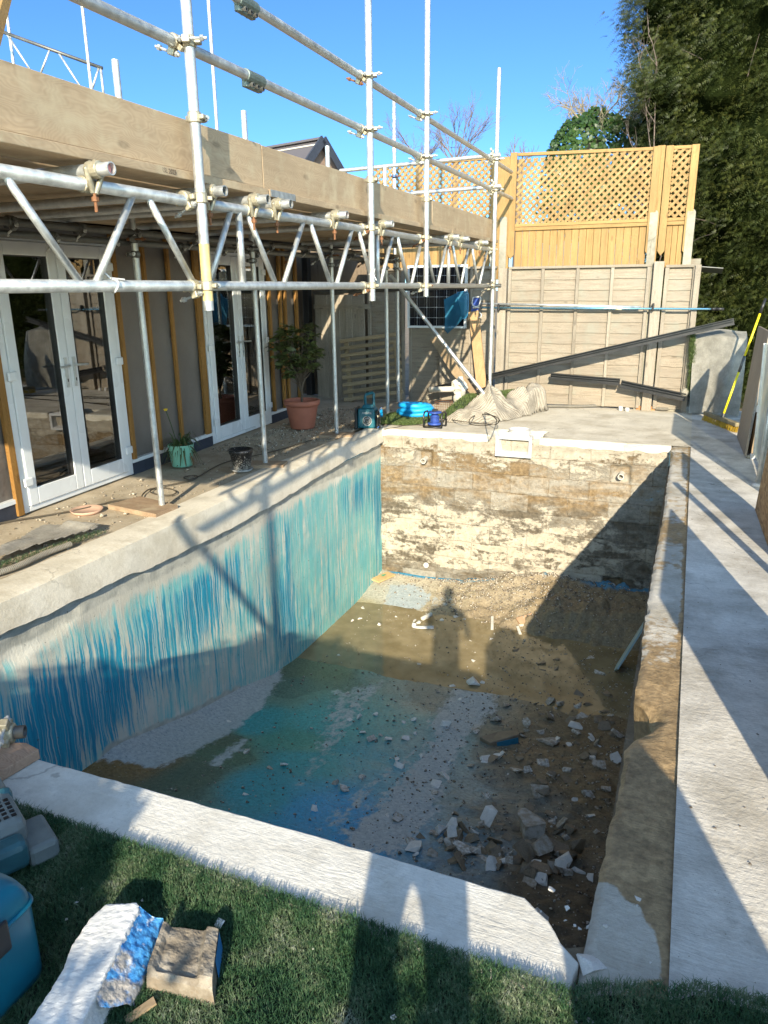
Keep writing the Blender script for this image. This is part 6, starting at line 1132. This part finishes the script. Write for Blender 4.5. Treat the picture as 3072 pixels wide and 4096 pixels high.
C8 = [(785, 465, 80), (890, 380, 60), (810, 410, 40), (980, 410, 70), (1060, 390, 60), (1140, 355, 90), (1030, 325, 40), (1090, 405, 50), (1160, 440, 70), (1000, 480, 90), (1230, 490, 50), (1380, 490, 90), (1190, 490, 60), (1290, 530, 80), (1340, 590, 60), (1440, 560, 60), (1140, 550, 80), (1410, 440, 50), (1470, 490, 50), (1560, 500, 70), (1420, 300, 50), (960, 360, 70), (900, 430, 40), (870, 415, 40), (1060, 480, 60), (1230, 560, 40), (1270, 460, 50), (1240, 590, 40), (1390, 620, 40), (1470, 590, 50), (1220, 420, 40), (1500, 540, 60), (1100, 470, 60), (1320, 480, 70), (1050, 430, 60), (1200, 540, 50), (1350, 545, 60), (1180, 395, 50), (1260, 510, 60), (950, 440, 50), (1010, 370, 50)]
LAB = {'sun': 'sunlit rounded stone or mortar lump by the puddle at the far end', 'blue': 'pale concrete fragment lying on the teal and grey painted floor', 'mud': 'grey concrete fragment lying in the brown mud along the right side', 'pile': 'concrete lump in the rubble pile at the near right corner', 'small': 'little brown stone scattered over the muddy right half'}
for (x, y, s) in C5: place_px(900 + .844 * x, 2300 + .844 * y, s * .844, LAB['sun'], 2)
for (x, y, s) in C5s:
    right = x > 1300; place_px(900 + .844 * x, 2300 + .844 * y, s * .844, LAB['mud'] if right else LAB['blue'], (0 if rng.random() < .6 else 1) if right else (2 if rng.random() < .6 else 0))
for (x, y, s) in C6: place_px(1900 + .7065 * x, 2300 + .7065 * y, s * .7065, LAB['mud'], [0, 1, 2, 1][int(rng.integers(4))])
zc = {}
for k, (x, y, s) in enumerate(C8):
    p = PF(1000 + .844 * x, 3000 + .844 * y + .1 * s); sz = s * .844 / FPX * np.linalg.norm(p - CAMP) * 1.0; chunk(p[0], p[1], sz, LAB['pile'], [0, 1, 1, 2][int(rng.integers(4))], z=floor_at(p[0], p[1]) + .10 * rng.random() * (k % 2), tilt=.5)
for k in range(26):   # rest of the pile, lower layer
    p = PF(1000 + .844 * (900 + 640 * rng.random()), 3000 + .844 * (370 + 230 * rng.random())); chunk(p[0], p[1], .06 + .08 * rng.random(), LAB['pile'], [0, 1, 1, 1][int(rng.integers(4))], tilt=.5)
for k in range(34):
    x, y = -.15 - 1.2 * rng.random() ** 1.3, 2.0 + 4.6 * rng.random(); chunk(x, y, .025 + .04 * rng.random() ** 2, LAB['small'], 1 if rng.random() < .75 else 0)
for k in range(36):
    x, y = -.15 - 1.1 * rng.random() ** 1.2, 2.6 + 3.6 * rng.random(); chunk(x, y, .05 + .07 * rng.random(), LAB['mud'], [0, 2, 0, 1][int(rng.integers(4))], tilt=.4)
# special pieces
p = PF(1000 + .844 * 1340, 3000 + .844 * 415); o = chunk(p[0], p[1], .26, 'largest squared concrete block on the rubble pile', 0, k=3, z=floor_at(p[0], p[1]) + .03, tilt=.1, grp=None); o.name = 'concrete_block'
p = PF(900 + .844 * 1300, 2300 + .844 * 790); r = empty('broken_slab', p, 'big tilted slab fragment with a blue painted side lying in mud', 'rubble')
pl_ = [(-.15, -.05), (-.05, -.10), (.15, .03), (.13, .10), (-.03, .07)]; mb = MB(); n = 5; mb.prism([(p[0] + a, p[1] + b) for a, b in pl_], p[2] - .02, p[2] + .04); mb.v = [(a, b, c + (.22 * max(0, a - p[0] + .05) if c > p[2] else 0)) for a, b, c in mb.v]; o = mb.build('slab', M['chunk_dark'], r, bevel=.006); mb = MB(); mb.bar(np.array([p[0] + .0, p[1] - .076, p[2] + .015]), np.array([p[0] + .148, p[1] + .022, p[2] + .035]), .006, .05, (0, 0, 1)); mb.build('painted_side', plain('slab_blue', (.02, .16, .26), .5), r)
# small crumbs nobody could count
n = 7500; X0 = np.where(rng.random(n) < .55, -.12 - 1.5 * rng.random(n) ** 1.4, -.2 - 3.0 * rng.random(n)); Y0_ = 1.9 + 6.4 * rng.random(n); kp = ~((X0 < -2.9) & (Y0_ < 5.4)); X0, Y0_ = X0[kp], Y0_[kp]; n = len(X0); hp = hc
k2 = int(n * .35); X0[:k2] = hp[0] + rng.normal(size=k2) * .55; Y0_[:k2] = np.clip(hp[1] + rng.normal(size=k2) * .30, 7.2, 8.36); X0 = np.clip(X0, -3.35, -.14)
V = []; F = []
for i in range(n):
    s = .004 + .012 * rng.random() ** 3 + (.012 * rng.random() ** 2 if i < k2 else 0); c = np.array([X0[i], Y0_[i], max(floor_at(X0[i], Y0_[i]), WZ - s * .3) + s * .2]); q = rand_dirs(6) * s * [1, 1, .8]; b = len(V); V += [c + (s, 0, 0) + q[0] * .4, c + (0, s, 0) + q[1] * .4, c - (s, 0, 0) + q[2] * .4, c - (0, s, 0) + q[3] * .4, c + (0, 0, s * .8) + q[4] * .3, c - (0, 0, s * .5)]; F += [(b + a, b + d, b + e) for a, d, e in ((0, 1, 4), (1, 2, 4), (2, 3, 4), (3, 0, 4), (1, 0, 5), (2, 1, 5), (3, 2, 5), (0, 3, 5))]
cm = Mt('mixed_crumbs'); cc = cm.ns(cm.pos, 60, 2); cm.fin(cm.rp(cc, [(.3, (.05, .04, .03)), (.48, (.17, .13, .09)), (.62, (.50, .46, .38))]), .85)
tag(mesh_obj('rubble_crumbs', V, np.array(F), cm.m), kind='stuff')
# white mortar crumbs over the heap
# plumbing offcuts
c = PF(1665, 2520); c[2] += .05; r = tag(MB().path(smooth_pts([c + (-.02, .0, .03), c + (-.02, -.02, -.0), c + (.02, -.03, -.01), c + (.20, .02, 0)], 5), .026, 14).build('elbow_pipe', M['pvc'], smooth=True), 'white plastic elbow pipe lying at the edge of the puddle', 'pipe')
c = PF(1700, 2490); c[2] += .05; tag(MB().pipe(c + (-.03, -.03, 0), c + (.06, .06, .04), .026, .021, 16).build('pipe_offcut', M['pvc_d']), 'short dusty pipe offcut beside the elbow pipe', 'pipe')
c = PF(2474, 2490); c[2] += .06; mb = MB(); mb.pipe(c, c + (.03, .06, .01), .034, .026, 18); mb.pipe(c + (.004, .008, .001), c + (.013, .026, .004), .040, .03, 18); tag(mb.build('pipe_socket', M['pvc']), 'white ribbed pipe socket on the mud in the shaded far corner', 'pipe')
q = [PF(2525, 2540), PF(2600, 2440)]; a = np.array([-.38, 6.95, -1.98]); b = np.array([-.13, 7.35, -1.55]); tag(MB().bar(a, b, .24, .02, (-.9, .2, .6)).build('painted_board', plain('pale_blue_board', (.28, .40, .42), .5, 0, .12, 6), bevel=.003), 'pale blue board propped in the far right corner of the pool', 'board')
a, b = PF(1700 + .603 * 1065, 2280 + .603 * 425), PF(1700 + .603 * 1290, 2280 + .603 * 420); tag(MB().bar(a + (0, 0, .03), b + (0, 0, .04), .09, .05).build('wet_plank', M['board_x']), 'wet brown plank lying in mud near the far right corner', 'plank')
a, b = PF(1700 + .603 * 615, 2280 + .603 * 375), PF(1700 + .603 * 745, 2280 + .603 * 345); tag(MB().bar(a + (0, 0, .05), b + (0, 0, .07), .10, .05, (0, -.5, 1)).build('broken_block', M['terra2'] if 'terra2' in M else M.setdefault('terra2', plain('pinkish_block', (.42, .27, .16), .85, 0, .2, 20))), 'pinkish broken block half buried in the earth heap', 'rubble')
p = PF(1700 + .603 * 838, 2280 + .603 * 398); tag(MB().box(p + (-.07, -.02, .0), p + (.05, .03, .06)).build('brick_piece', plain('orange_brick_piece', (.40, .17, .07), .85), bevel=.008), 'small orange brick piece at the foot of the earth heap', 'brick')
for (a, b, lab) in (((445, 335), (445, 415), 'white plastic strip standing in the earth heap'), ((612, 400), (632, 445), 'white plastic strip bent below the pinkish block'), ((625, 395), (700, 378), 'pale strip lying across the pinkish block foot')):
    a = PF(1700 + .603 * a[0], 2280 + .603 * a[1]); b = PF(1700 + .603 * b[0], 2280 + .603 * b[1]); tag(MB().bar(a + (0, 0, .05), b + (0, 0, .03), .03, .008, (0, -.6, 1)).build('plastic_strip', M['pvc_d']), lab, 'strip')
a, b = PF(1700 + .603 * 805, 2280 + .603 * 512), PF(1700 + .603 * 900, 2280 + .603 * 525); tag(MB().bar(a + (0, 0, .03), b + (0, 0, .03), .03, .012).build('plastic_strip', M['pvc_d']), 'thin pale strip floating at the back of the puddle', 'strip')
a, b = PF(1700 + .603 * 945, 2280 + .603 * 668), PF(1700 + .603 * 1005, 2280 + .603 * 672); tag(MB().bar(a + (0, 0, .02), b + (0, 0, .02), .05, .03).build('tile_piece', M['chunk_pale'], bevel=.003), 'cream rectangular tile piece by the puddle', 'tile')
p = PF(836 * DD, 1252 * DD); tag(MB().bar(p + (-.10, -.16, .03), p + (.02, .10, .05), .15, .018).build('scrap_board', M['lath']), 'pale scrap board with a green mark in the far left corner', 'board'); p2 = p + (-.05, .0, .062); MB().add([p2 + (-.03, -.02, 0), p2 + (.02, -.05, 0), p2 + (.03, .03, 0)], [(0, 1, 2)]).build('green_mark', plain('green_paint', (.02, .35, .20), .6), bpy.data.objects['scrap_board'])
# pipe stubs and caps in the far wall
for (x, z), lab in zip(inl[:2], ('pipe stub in a chipped recess, upper left of the far pool wall', 'pipe stub in a chipped recess, upper right of the far pool wall')): tag(MB().pipe((x, 8.50, z), (x, 8.37, z - .012), .034, .025, 20).build('pipe_stub', M['pvc_d']), lab, 'pipe stub')
for (x, z), lab in zip(inl[2:], ('white round cap low on the sunny left of the far pool wall', 'white round cap low in the shaded right of the far pool wall')): tag(MB().lathe([(0, 0), (.036, 0), (.034, .012), (0, .016)], (0, 0, 0), 24).build('wall_cap', M['pvc'], smooth=False), lab, 'cap'); o = bpy.context.scene.collection.objects[-1]; o.rotation_euler = (pi / 2, 0, 0); o.location = (x, 8.415 if z > -1.7 and x < -1 else 8.42 + .02 * (x > -1), z)
# skimmer box
x0, x1, z0, z1 = -1.985, -1.565, -.225, .012; yf = 8.34; r = empty('skimmer', ((x0 + x1) / 2, yf, z0), 'white plastic pool skimmer box set in the far pool edge', 'skimmer')
mb = MB(); t = .035
for (a, b, c_, d) in ((x0, x0 + t, z0, z1), (x1 - t, x1, z0, z1), (x0 + t, x1 - t, z0, z0 + t), (x0 + t, x1 - t, z1 - t, z1)): mb.box((a, yf, c_), (b, yf + .012, d))
mb.build('face_frame', M['pvc'], r)
mb = MB(); xi0, xi1, zi0, zi1 = x0 + t, x1 - t, z0 + t, z1 - t; Q = [(xi0, zi0), (xi1, zi0), (xi1, zi1), (xi0, zi1)]; B2_ = [(xi0 + .06, zi0 + .04), (xi1 - .06, zi0 + .04), (xi1 - .06, zi1 - .02), (xi0 + .06, zi1 - .02)]
mb.add([(a, yf + .01, b) for a, b in Q] + [(a, yf + .16, b) for a, b in B2_], [(0, 4, 5, 1), (1, 5, 6, 2), (2, 6, 7, 3), (3, 7, 4, 0)]); mb.build('throat', M['pvc'], r)
MB().box((xi0 + .03, yf + .14, zi0 + .03), (xi1 - .03, yf + .15, zi1 - .02)).build('weir', plain('grey_weir', (.45, .50, .50), .3), r)
mb = MB()
for k in range(5): mb.box((x0 + .03 + .012 * k, yf + .03 + .035 * k, z1 - .025), (x1 - .03 - .012 * k, yf + .045 + .035 * k, z1 - .002 + .004 * k))
mb.box((x0 + .05, yf + .012, z0 + .02), (x1 - .05, yf + .26, z1 - .03)) if False else None; mb.build('rib', M['pvc'], r)
MB().box((x0 + .04, yf + .165, z0 + .0), (x1 - .04, yf + .33, z1 - .03)).build('body', M['pvc'], r, bevel=.01); xm = (x0 + x1) / 2 + .01; MB().lathe([(.115, -.05), (.125, -.02), (.128, .035), (.135, .045), (.122, .045), (.115, .03), (.108, -.02), (0, -.03)], (xm, yf + .27, z1), 36).build('collar', M['pvc'], r, smooth=False)

# ============================================================= FOREGROUND
# artificial grass
gp = [(-2.6, 1.5), (-2.05, 1.44), (-1.4, 1.455), (-.7, 1.44), (-.10, 1.43), (.1, 1.34), (.55, 1.10), (1.2, .75), (1.2, -1.0), (-2.6, -1.0)]
near_edge = lambda x: np.interp(x, [-2.6, -2.0, -1.0, -.12, -.06, .04, .11, .16, .32, 1.2], [1.47, 1.475, 1.46, 1.445, 1.485, 1.50, 1.51, 1.55, 1.56, 1.56])
a, b = np.meshgrid(np.linspace(-2.7, 1.4, 120), np.linspace(0, 1, 50)); Yg = -1.5 + (near_edge(a) + 1.5) * b; Zg = -.04 + .02 * fbm(a, Yg, 3, 3, 5) + .022 * sstep(near_edge(a) - .12, near_edge(a), Yg) + .035 * sstep(-.12, .08, a) ; tag(grid_obj('turf_base', np.stack([a, Yg, Zg], -1), M['turf_dark']), kind='structure')
n = 330000; x = -2.45 + 3.3 * rng.random(n); y = .45 + (near_edge(x) + .022 - .45) * rng.random(n) ** .8; fr = fbm(x, y, 5, 4, 31); ok = (rng.random(n) < .35 + 1.0 * fr); x, y = x[ok], y[ok]
P = np.stack([x, y, -.038 + .02 * fbm(x, y, 3, 3, 5) + .034 * sstep(near_edge(x) - .12, near_edge(x), y) + .035 * sstep(-.12, .08, x)], 1); m_ = Mt('lawn_fibres'); nn = m_.ns(m_.pos, 7, 4); n2 = m_.ns(m_.pos, 90, 2)
c = m_.rp(m_.ma('ADD', m_.ma('MULTIPLY', nn, .65), m_.ma('MULTIPLY', n2, .35)), [(.36, (.020, .060, .028)), (.48, (.050, .115, .048)), (.58, (.14, .19, .10)), (.68, (.36, .38, .29))]); m_.fin(c, .55, spec=.25); tl = m_.n('BsdfTranslucent', {0: c}); mi = m_.n('MixShader', {0: .25}); m_.t.links.new(m_.b.outputs[0], mi.inputs[1]); m_.t.links.new(tl.outputs[0], mi.inputs[2]); m_.t.links.new(mi.outputs[0], m_.o.inputs[0])
o = blades(P, .015 + .012 * rng.random(len(P)), .0011, m_.m, 'artificial_grass', None, .9); tag(o, kind='stuff')
for k in range(46):
    x, y = -1.9 + 2.0 * rng.random(), .75 + .68 * rng.random(); s = .008 + .022 * rng.random() ** 3; o = chunk(x, y, s, 'small white concrete chip lying on the artificial grass', 2, z=-.02, grp='chips on the grass')
for k in range(30):
    x, y = -.25 + .42 * rng.random(), 1.36 + .5 * rng.random(); chunk(x, y, .008 + .02 * rng.random() ** 3, 'small pale chip scattered on the dirty corner strip', 2, z=-.05 if x < -.1 else -.012, grp='chips on the corner strip')
p = PZ(2365, 3865, -.02); chunk(p[0], p[1], .085, 'flat white shard lying in dirt beside the broken coping end', 2, k=5, z=-.03, grp=None).name = 'concrete_shard'
p = PZ(565, 4065, -.03); o = tag(MB().bar((p[0] - .02, p[1] - .03, -.02), (p[0] + .02, p[1] + .03, -.005), .022, .006).build('wood_chip', M['board_zg']), 'orange wood splinter on the grass below the brown block', 'wood chip')
# broken white coping block with blue painted side
ZT = .06
def top(q, z=ZT): return np.array(PZ(2900 * 0 + .663 * q[0], 2900 + .663 * q[1], z))
r = empty('coping_block', top((600, 1450), 0), 'broken white coping block with bright blue painted side lying on the grass', 'concrete block')
tl_ = [top(q) for q in ((635, 1075), (825, 1066), (842, 1090), (790, 1190), (700, 1370), (600, 1570), (500, 1790), (420, 1960))]; tr_ = [top(q) for q in ((60, 1960), (165, 1800), (300, 1600), (380, 1470), (430, 1330), (545, 1160))]
pl_ = tl_ + tr_; mb = MB(); n = len(pl_); bot = [p * [1, 1, 0] + [(.03 if i < 8 else -.015) , -.01, -.045] for i, p in enumerate(pl_)]
mb.add(pl_ + bot, [tuple(range(n))] + [tuple(range(2 * n - 1, n - 1, -1))] + [(i, n + i, n + (i + 1) % n, (i + 1) % n) for i in range(n)])
o = mb.build('block', M['white_block'] if 'white_block' in M else M.setdefault('white_block', plain('white_painted_concrete', (.64, .63, .60), .85, 0, .16, 16, bump=.8, bd=.006)), r, bevel=.005)
o.modifiers.clear(); q = o.modifiers.new('rm', 'REMESH'); q.mode = 'VOXEL'; q.voxel_size = .006; q.use_smooth_shade = False; tx = bpy.data.textures.new('rough_break', 'CLOUDS'); tx.noise_scale = .014; q = o.modifiers.new('disp', 'DISPLACE'); q.texture = tx; q.strength = .004; q.mid_level = .5
# blue painted rebate along the right side: a lower ledge
led = [top(q, .03) for q in ((846, 1098), (985, 1165), (985, 1190), (900, 1400), (860, 1540), (790, 1660), (690, 1640), (725, 1460), (800, 1280))]
lt = [top(q, ZT - .006) for q in ((842, 1092), (792, 1192), (702, 1372), (610, 1570), (560, 1700))]; lo_ = [top(q, .005) for q in ((985, 1165), (930, 1330), (880, 1480), (850, 1560), (790, 1660))]
mb = MB(); mid = [(a + b) / 2 + [0, 0, -.018] for a, b in zip(lt, lo_)]; L3 = lt + mid + lo_ + [p * [1, 1, 0] + [0, 0, -.045] for p in lo_]; fcs = []
for rI in range(3):
    for i in range(4): fcs.append((rI * 5 + i, rI * 5 + 5 + i, rI * 5 + 6 + i, rI * 5 + i + 1))
fcs += [(0, 5, 10, 15)]; mb.add(L3, [f[::-1] for f in fcs])
m = Mt('blue_paint_rough'); f = m.ma('ADD', m.ns(m.pos, 16, 5), m.ma('MULTIPLY', m.ma('SUBTRACT', m.xyz(m.pos)[1], 1.17), .9)); c = m.mx(m.mr(m.ns(m.pos, 45, 4), .3, .7), (.015, .16, .46), (.10, .36, .68)); c = m.mx(m.mr(f, .36, .46, 1, 0), c, (.42, .38, .33)); c = m.mx(m.mr(m.ns(m.pos, 30, 4), .6, .68), c, (.65, .70, .75))
o = mb.build('painted_side', m.fin(c, .45, m.bump(m.ns(m.pos, 40, 5), .9, .01)), r, True); q = o.modifiers.new('sub', 'SUBSURF'); q.levels = q.render_levels = 4; q = o.modifiers.new('disp', 'DISPLACE'); q.texture = tx; q.strength = .007; q.mid_level = .5
# brown trough shaped block
r = empty('trough_block', top((1100, 1450), 0), 'brown broken concrete block with a hollow and a thin blue edge on the grass', 'concrete block'); zt = .04
A0, A1, A2, A3 = top((985, 1185), zt), top((1320, 1225), zt), top((1275, 1560), zt), top((880, 1480), zt); e1 = (A1 - A0); e2 = (A3 - A0); e3 = (A2 - A1)
def bp(u, v, z): return A0 * (1 - u) * (1 - v) + A1 * u * (1 - v) + A2 * u * v + A3 * (1 - u) * v + np.array([0, 0, z - zt])
us = np.linspace(0, 1, 30); vs = np.linspace(0, 1, 30); UU, VV_ = np.meshgrid(us, vs); nz_ = fbm(UU, VV_, 6, 4, 15)
Hh = zt - .015 * sstep(.07, .14, UU) * sstep(.80, .74, UU) * sstep(.97, .86, VV_) + (nz_ - .5) * .014 - .02 * sstep(.9, 1, VV_); PV = np.zeros(UU.shape + (3,))
for i in range(30):
    for j in range(30): PV[i, j] = bp(UU[i, j] + (nz_[i, j] - .5) * .03, VV_[i, j] + (nz_[i, j] - .5) * .04, Hh[i, j])
m = Mt('brown_block'); f = m.ns(m.pos, 14, 5); c = m.rp(f, [(.3, (.12, .10, .072)), (.5, (.20, .165, .12)), (.65, (.33, .29, .23))]); c = m.mx(m.mr(m.ns(m.pos, 9, 4), .55, .68, 0, .8), c, (.24, .15, .07)); M['brown_block'] = m.fin(c, .85, m.bump(m.ns(m.pos, 50, 5), .8, .008))
def ringwall(PV, z): ring = np.concatenate([PV[0], PV[1:, -1], PV[-1, -2::-1], PV[-2:0:-1, 0]]); return ring
rg = ringwall(PV, 0); V = PV.reshape(-1, 3).tolist(); nb = len(V); lowr = rg.copy(); lowr[:, 2] = -.045; lowr[:, :2] += (lowr[:, :2] - rg[:, :2].mean(0)) * .05; V += rg.tolist() + lowr.tolist(); R = len(rg); idx = np.arange(900).reshape(30, 30); F = [tuple(q) for q in np.stack([idx[:-1, :-1], idx[1:, :-1], idx[1:, 1:], idx[:-1, 1:]], -1).reshape(-1, 4)] + [(nb + i, nb + (i + 1) % R, nb + R + (i + 1) % R, nb + R + i) for i in range(R)]
mesh_obj('block', V, F, M['brown_block'], r); q = [bp(1.012, .04, zt - .004), bp(1.012, .6, zt - .004)]; MB().add([q[0], q[1], q[1] + (.006, -.0, -.055), q[0] + (.006, 0, -.060)], [(0, 1, 2, 3), (3, 2, 1, 0)]).build('blue_edge', plain('blue_edge_paint', (.03, .20, .45), .5), r)
# blue case
r = empty('tool_case', (-1.62, .93, -.03), 'teal blue plastic tool case with a black latch at the bottom left', 'tool case')
tz = .30; Q = [PZ(-260, 3560, tz), PZ(115, 3545, tz), PZ(155, 3700, tz - .02), PZ(60, 3800, tz)]
cA = PZ(165, 3680, .26); e = PZ(190, 3900, -.03)
bx0, bx1, by0, by1 = -2.15, -1.625, .92, 1.10
M['case'] = plain('case_teal', (.006, .135, .20), .42, 0, .25, 6); cz = [-.035, .20, .275, .29]
mb = MB(); prof = [(.97, .97, -.035), (1.0, 1.0, .0), (1.0, 1.0, .20), (.985, .97, .235), (.94, .88, .262), (.85, .66, .277)]; cxx, cyy, hx, hy = -1.625, .935, .25, .135; ring = []
for (sx_, sy_, z) in prof:
    for k in range(32): a = 2 * pi * k / 32; ca, sa = cos(a), sin(a); ring.append((cxx + hx * sx_ * np.sign(ca) * abs(ca) ** .2, cyy + hy * sy_ * np.sign(sa) * abs(sa) ** .22, z))
F = [(i * 32 + k, i * 32 + (k + 1) % 32, (i + 1) * 32 + (k + 1) % 32, (i + 1) * 32 + k) for i in range(len(prof) - 1) for k in range(32)] + [tuple(range((len(prof) - 1) * 32, len(prof) * 32)), tuple(range(31, -1, -1))]
mb.add(ring, F); mb.build('shell', M['case'], r, True); seam = [(cxx + (hx + .001) * np.sign(cos(a)) * abs(cos(a)) ** .2, cyy + (hy + .001) * np.sign(sin(a)) * abs(sin(a)) ** .22, .205) for a in np.linspace(0, 2 * pi, 64)[:-1]]; MB().path(seam, .006, 6, closed=True).build('rim', M['case'], r, True)
mb = MB(); mb.box((-1.37, .90, .15), (-1.36, .97, .235)); mb.build('latch', M['black'], r, bevel=.006); mb = MB(); mb.path([(-1.72, .93, .28), (-1.72, .93, .315), (-1.56, .93, .315), (-1.56, .93, .28)], .012, 8); mb.build('handle', M['black'], r)
# power tool lying behind the case
r = empty('power_tool', (-1.8, 1.33, -.03), 'dusty grey and teal power tool with slotted vents beside the tool case', 'power tool'); M['tool_grey'] = plain('dusty_tool', (.16, .18, .17), .55, 0, .3, 20); M['tool_teal'] = plain('dusty_teal', (.035, .12, .14), .5, 0, .4, 16)
ax0, ax1 = np.array([-2.12, 1.47, .06]), np.array([-1.73, 1.27, .05]); d = _u(ax1 - ax0); MB().bar(ax0, ax0 + d * .40, .155, .14).build('motor_housing', M['tool_grey'], r, bevel=.03); MB().bar(ax0 + d * .40, ax0 + d * .475, .11, .09).build('nose', M['tool_teal'], r, bevel=.02); MB().bar(ax0 + d * .19, ax0 + d * .235, .166, .151).build('band', M['tool_teal'], r, bevel=.03); MB().bar(ax0 + d * .30 + (.04, .09, -.04), ax0 + d * .46 + (.04, .09, -.04), .09, .07).build('battery', M['tool_grey'], r, bevel=.015)
u_ = _u(np.cross(d, [0, 0, 1])); mb = MB(); w_ = np.cross(u_, d)
for row in range(5):
    for k in range(4):
        p = ax0 + d * (.27 + .022 * row) + u_ * (-.05 + .022 * k) + w_ * .0705; mb.bar(p - d * .006, p + d * .006, .014, .003, w_)
mb.build('vent', M['black'], r)
# sole boards, tube end and coupler at the left edge
b1 = [PZ(*q, .04)[:2] for q in ((156, 2999), (0, 3090), (-280, 3270), (-420, 3060), (-90, 2965), (105, 2972))]; o = tag(MB().prism(ccw(b1), .002, .042).build('sole_board', M['board_fg'] if 'board_fg' in M else M.setdefault('board_fg', wood('rough_sawn_end', (.26, .15, .09), (.52, .34, .23), 0, .85, 40)), bevel=.003), 'split pinkish sole board on the coping at the left edge', 'board')
b2 = [PZ(*q, .09)[:2] for q in ((60, 2990), (-100, 3060), (-420, 3000), (-200, 2900))]
p = np.array([-2.20, 1.735, .075]); r = empty('scaffold_tube', p, 'grey tube end with a zinc coupler lying above the sole board', 'scaffold tube'); MB().pipe(p + (-.5, -.30, .0), p + (.03, .02, .0), TR, .02, 18).build('tube', M['galv_dark'], r, smooth=True); coupler(r, p + (-.02, -.012, 0), (.53, .32, 0), (.3, -.2, .8), 1.2); 
# ---- unseen leaf wall and bag made up to shade the grass and coping
hd = empty('hedge', (0, -2.1, 0), 'clipped leafy hedge standing behind the viewer', 'hedge')
def shade_clump(x0, x1, y, h0, h1, n, gap=0):
    k = rng.random(n); xx = x0 + (x1 - x0) * k; hh = h0 + (h1 - h0) * k; hh = hh + .12 * (fbm(xx, xx * 0, 4, 4, 3) - .5) * 2; zz = hh * (1 - rng.random(n) ** 1.6 * .98); P = np.stack([xx, y + rng.normal(size=n) * .12, zz], 1); return P
P = np.concatenate([shade_clump(-1.35, -.50, -2.1, 1.62, 1.58, 5200), shade_clump(-.5, -.1, -2.1, 1.42, 1.1, 3000), shade_clump(-.1, .35, -2.1, 1.1, 1.15, 2600), shade_clump(.35, 1.3, -2.1, 1.34, 1.38, 5200), shade_clump(-3.2, -1.35, -2.1, 1.45, 1.55, 6500)]); leaves_mesh('leaves', P, rand_dirs(len(P)), .055 + .03 * rng.random(len(P)), .035, M['ivy'], hd)
r = empty('shade_bag', (.55, .25, -.05), 'white woven bulk bag of rubble beside the viewer', 'bulk bag'); mb = MB(); mb.lathe([(0, 0), (.24, 0), (.27, .25), (.26, .7), (.22, .95), (.10, 1.10), (0, 1.08)], (.52, .2, -.05), 26); o = mb.build('bag', plain('woven_bag', (.6, .6, .57), .8), r, True)
for v in o.data.vertices: v.co += Vector(rng.normal(size=3) * .012)
# the photographer, standing where the picture is taken from
def person():
    r = empty('person', (-.04, -.22, -.05), 'photographer in dark jacket and jeans holding up a phone', 'person'); V = [(0, 0, .95), (0, .0, 1.15), (0, .0, 1.38), (0, .01, 1.48), (0, .01, 1.53), (0, .03, 1.60), (0, .03, 1.70), (.09, 0, .90), (.11, .02, .50), (.11, -.02, .09), (.12, .12, .04), (-.09, 0, .90), (-.11, .02, .50), (-.11, -.02, .09), (-.12, .12, .04), (.17, 0, 1.40), (.24, .04, 1.15), (.15, .16, 1.30), (-.17, 0, 1.40), (-.24, .04, 1.15), (-.10, .16, 1.30)]
    E = [(0, 1), (1, 2), (2, 3), (3, 4), (4, 5), (5, 6), (0, 7), (7, 8), (8, 9), (9, 10), (0, 11), (11, 12), (12, 13), (13, 14), (2, 15), (15, 16), (16, 17), (2, 18), (18, 19), (19, 20)]; R_ = [.15, .13, .15, .07, .055, .085, .07, .085, .06, .045, .04, .085, .06, .045, .04, .06, .05, .035, .06, .05, .035]
    me = bpy.data.meshes.new('body'); me.from_pydata(V, E, []); o = bpy.data.objects.new('body', me); COL.objects.link(o); o.parent = r; s = o.modifiers.new('skin', 'SKIN'); me.skin_vertices[0].data[0].use_root = True
    for i, q in enumerate(R_): me.skin_vertices[0].data[i].radius = (q, q * .8)
    o.modifiers.new('sub', 'SUBSURF').levels = 1; me.materials.append(plain('dark_clothes', (.03, .035, .05), .9)); return r
person()
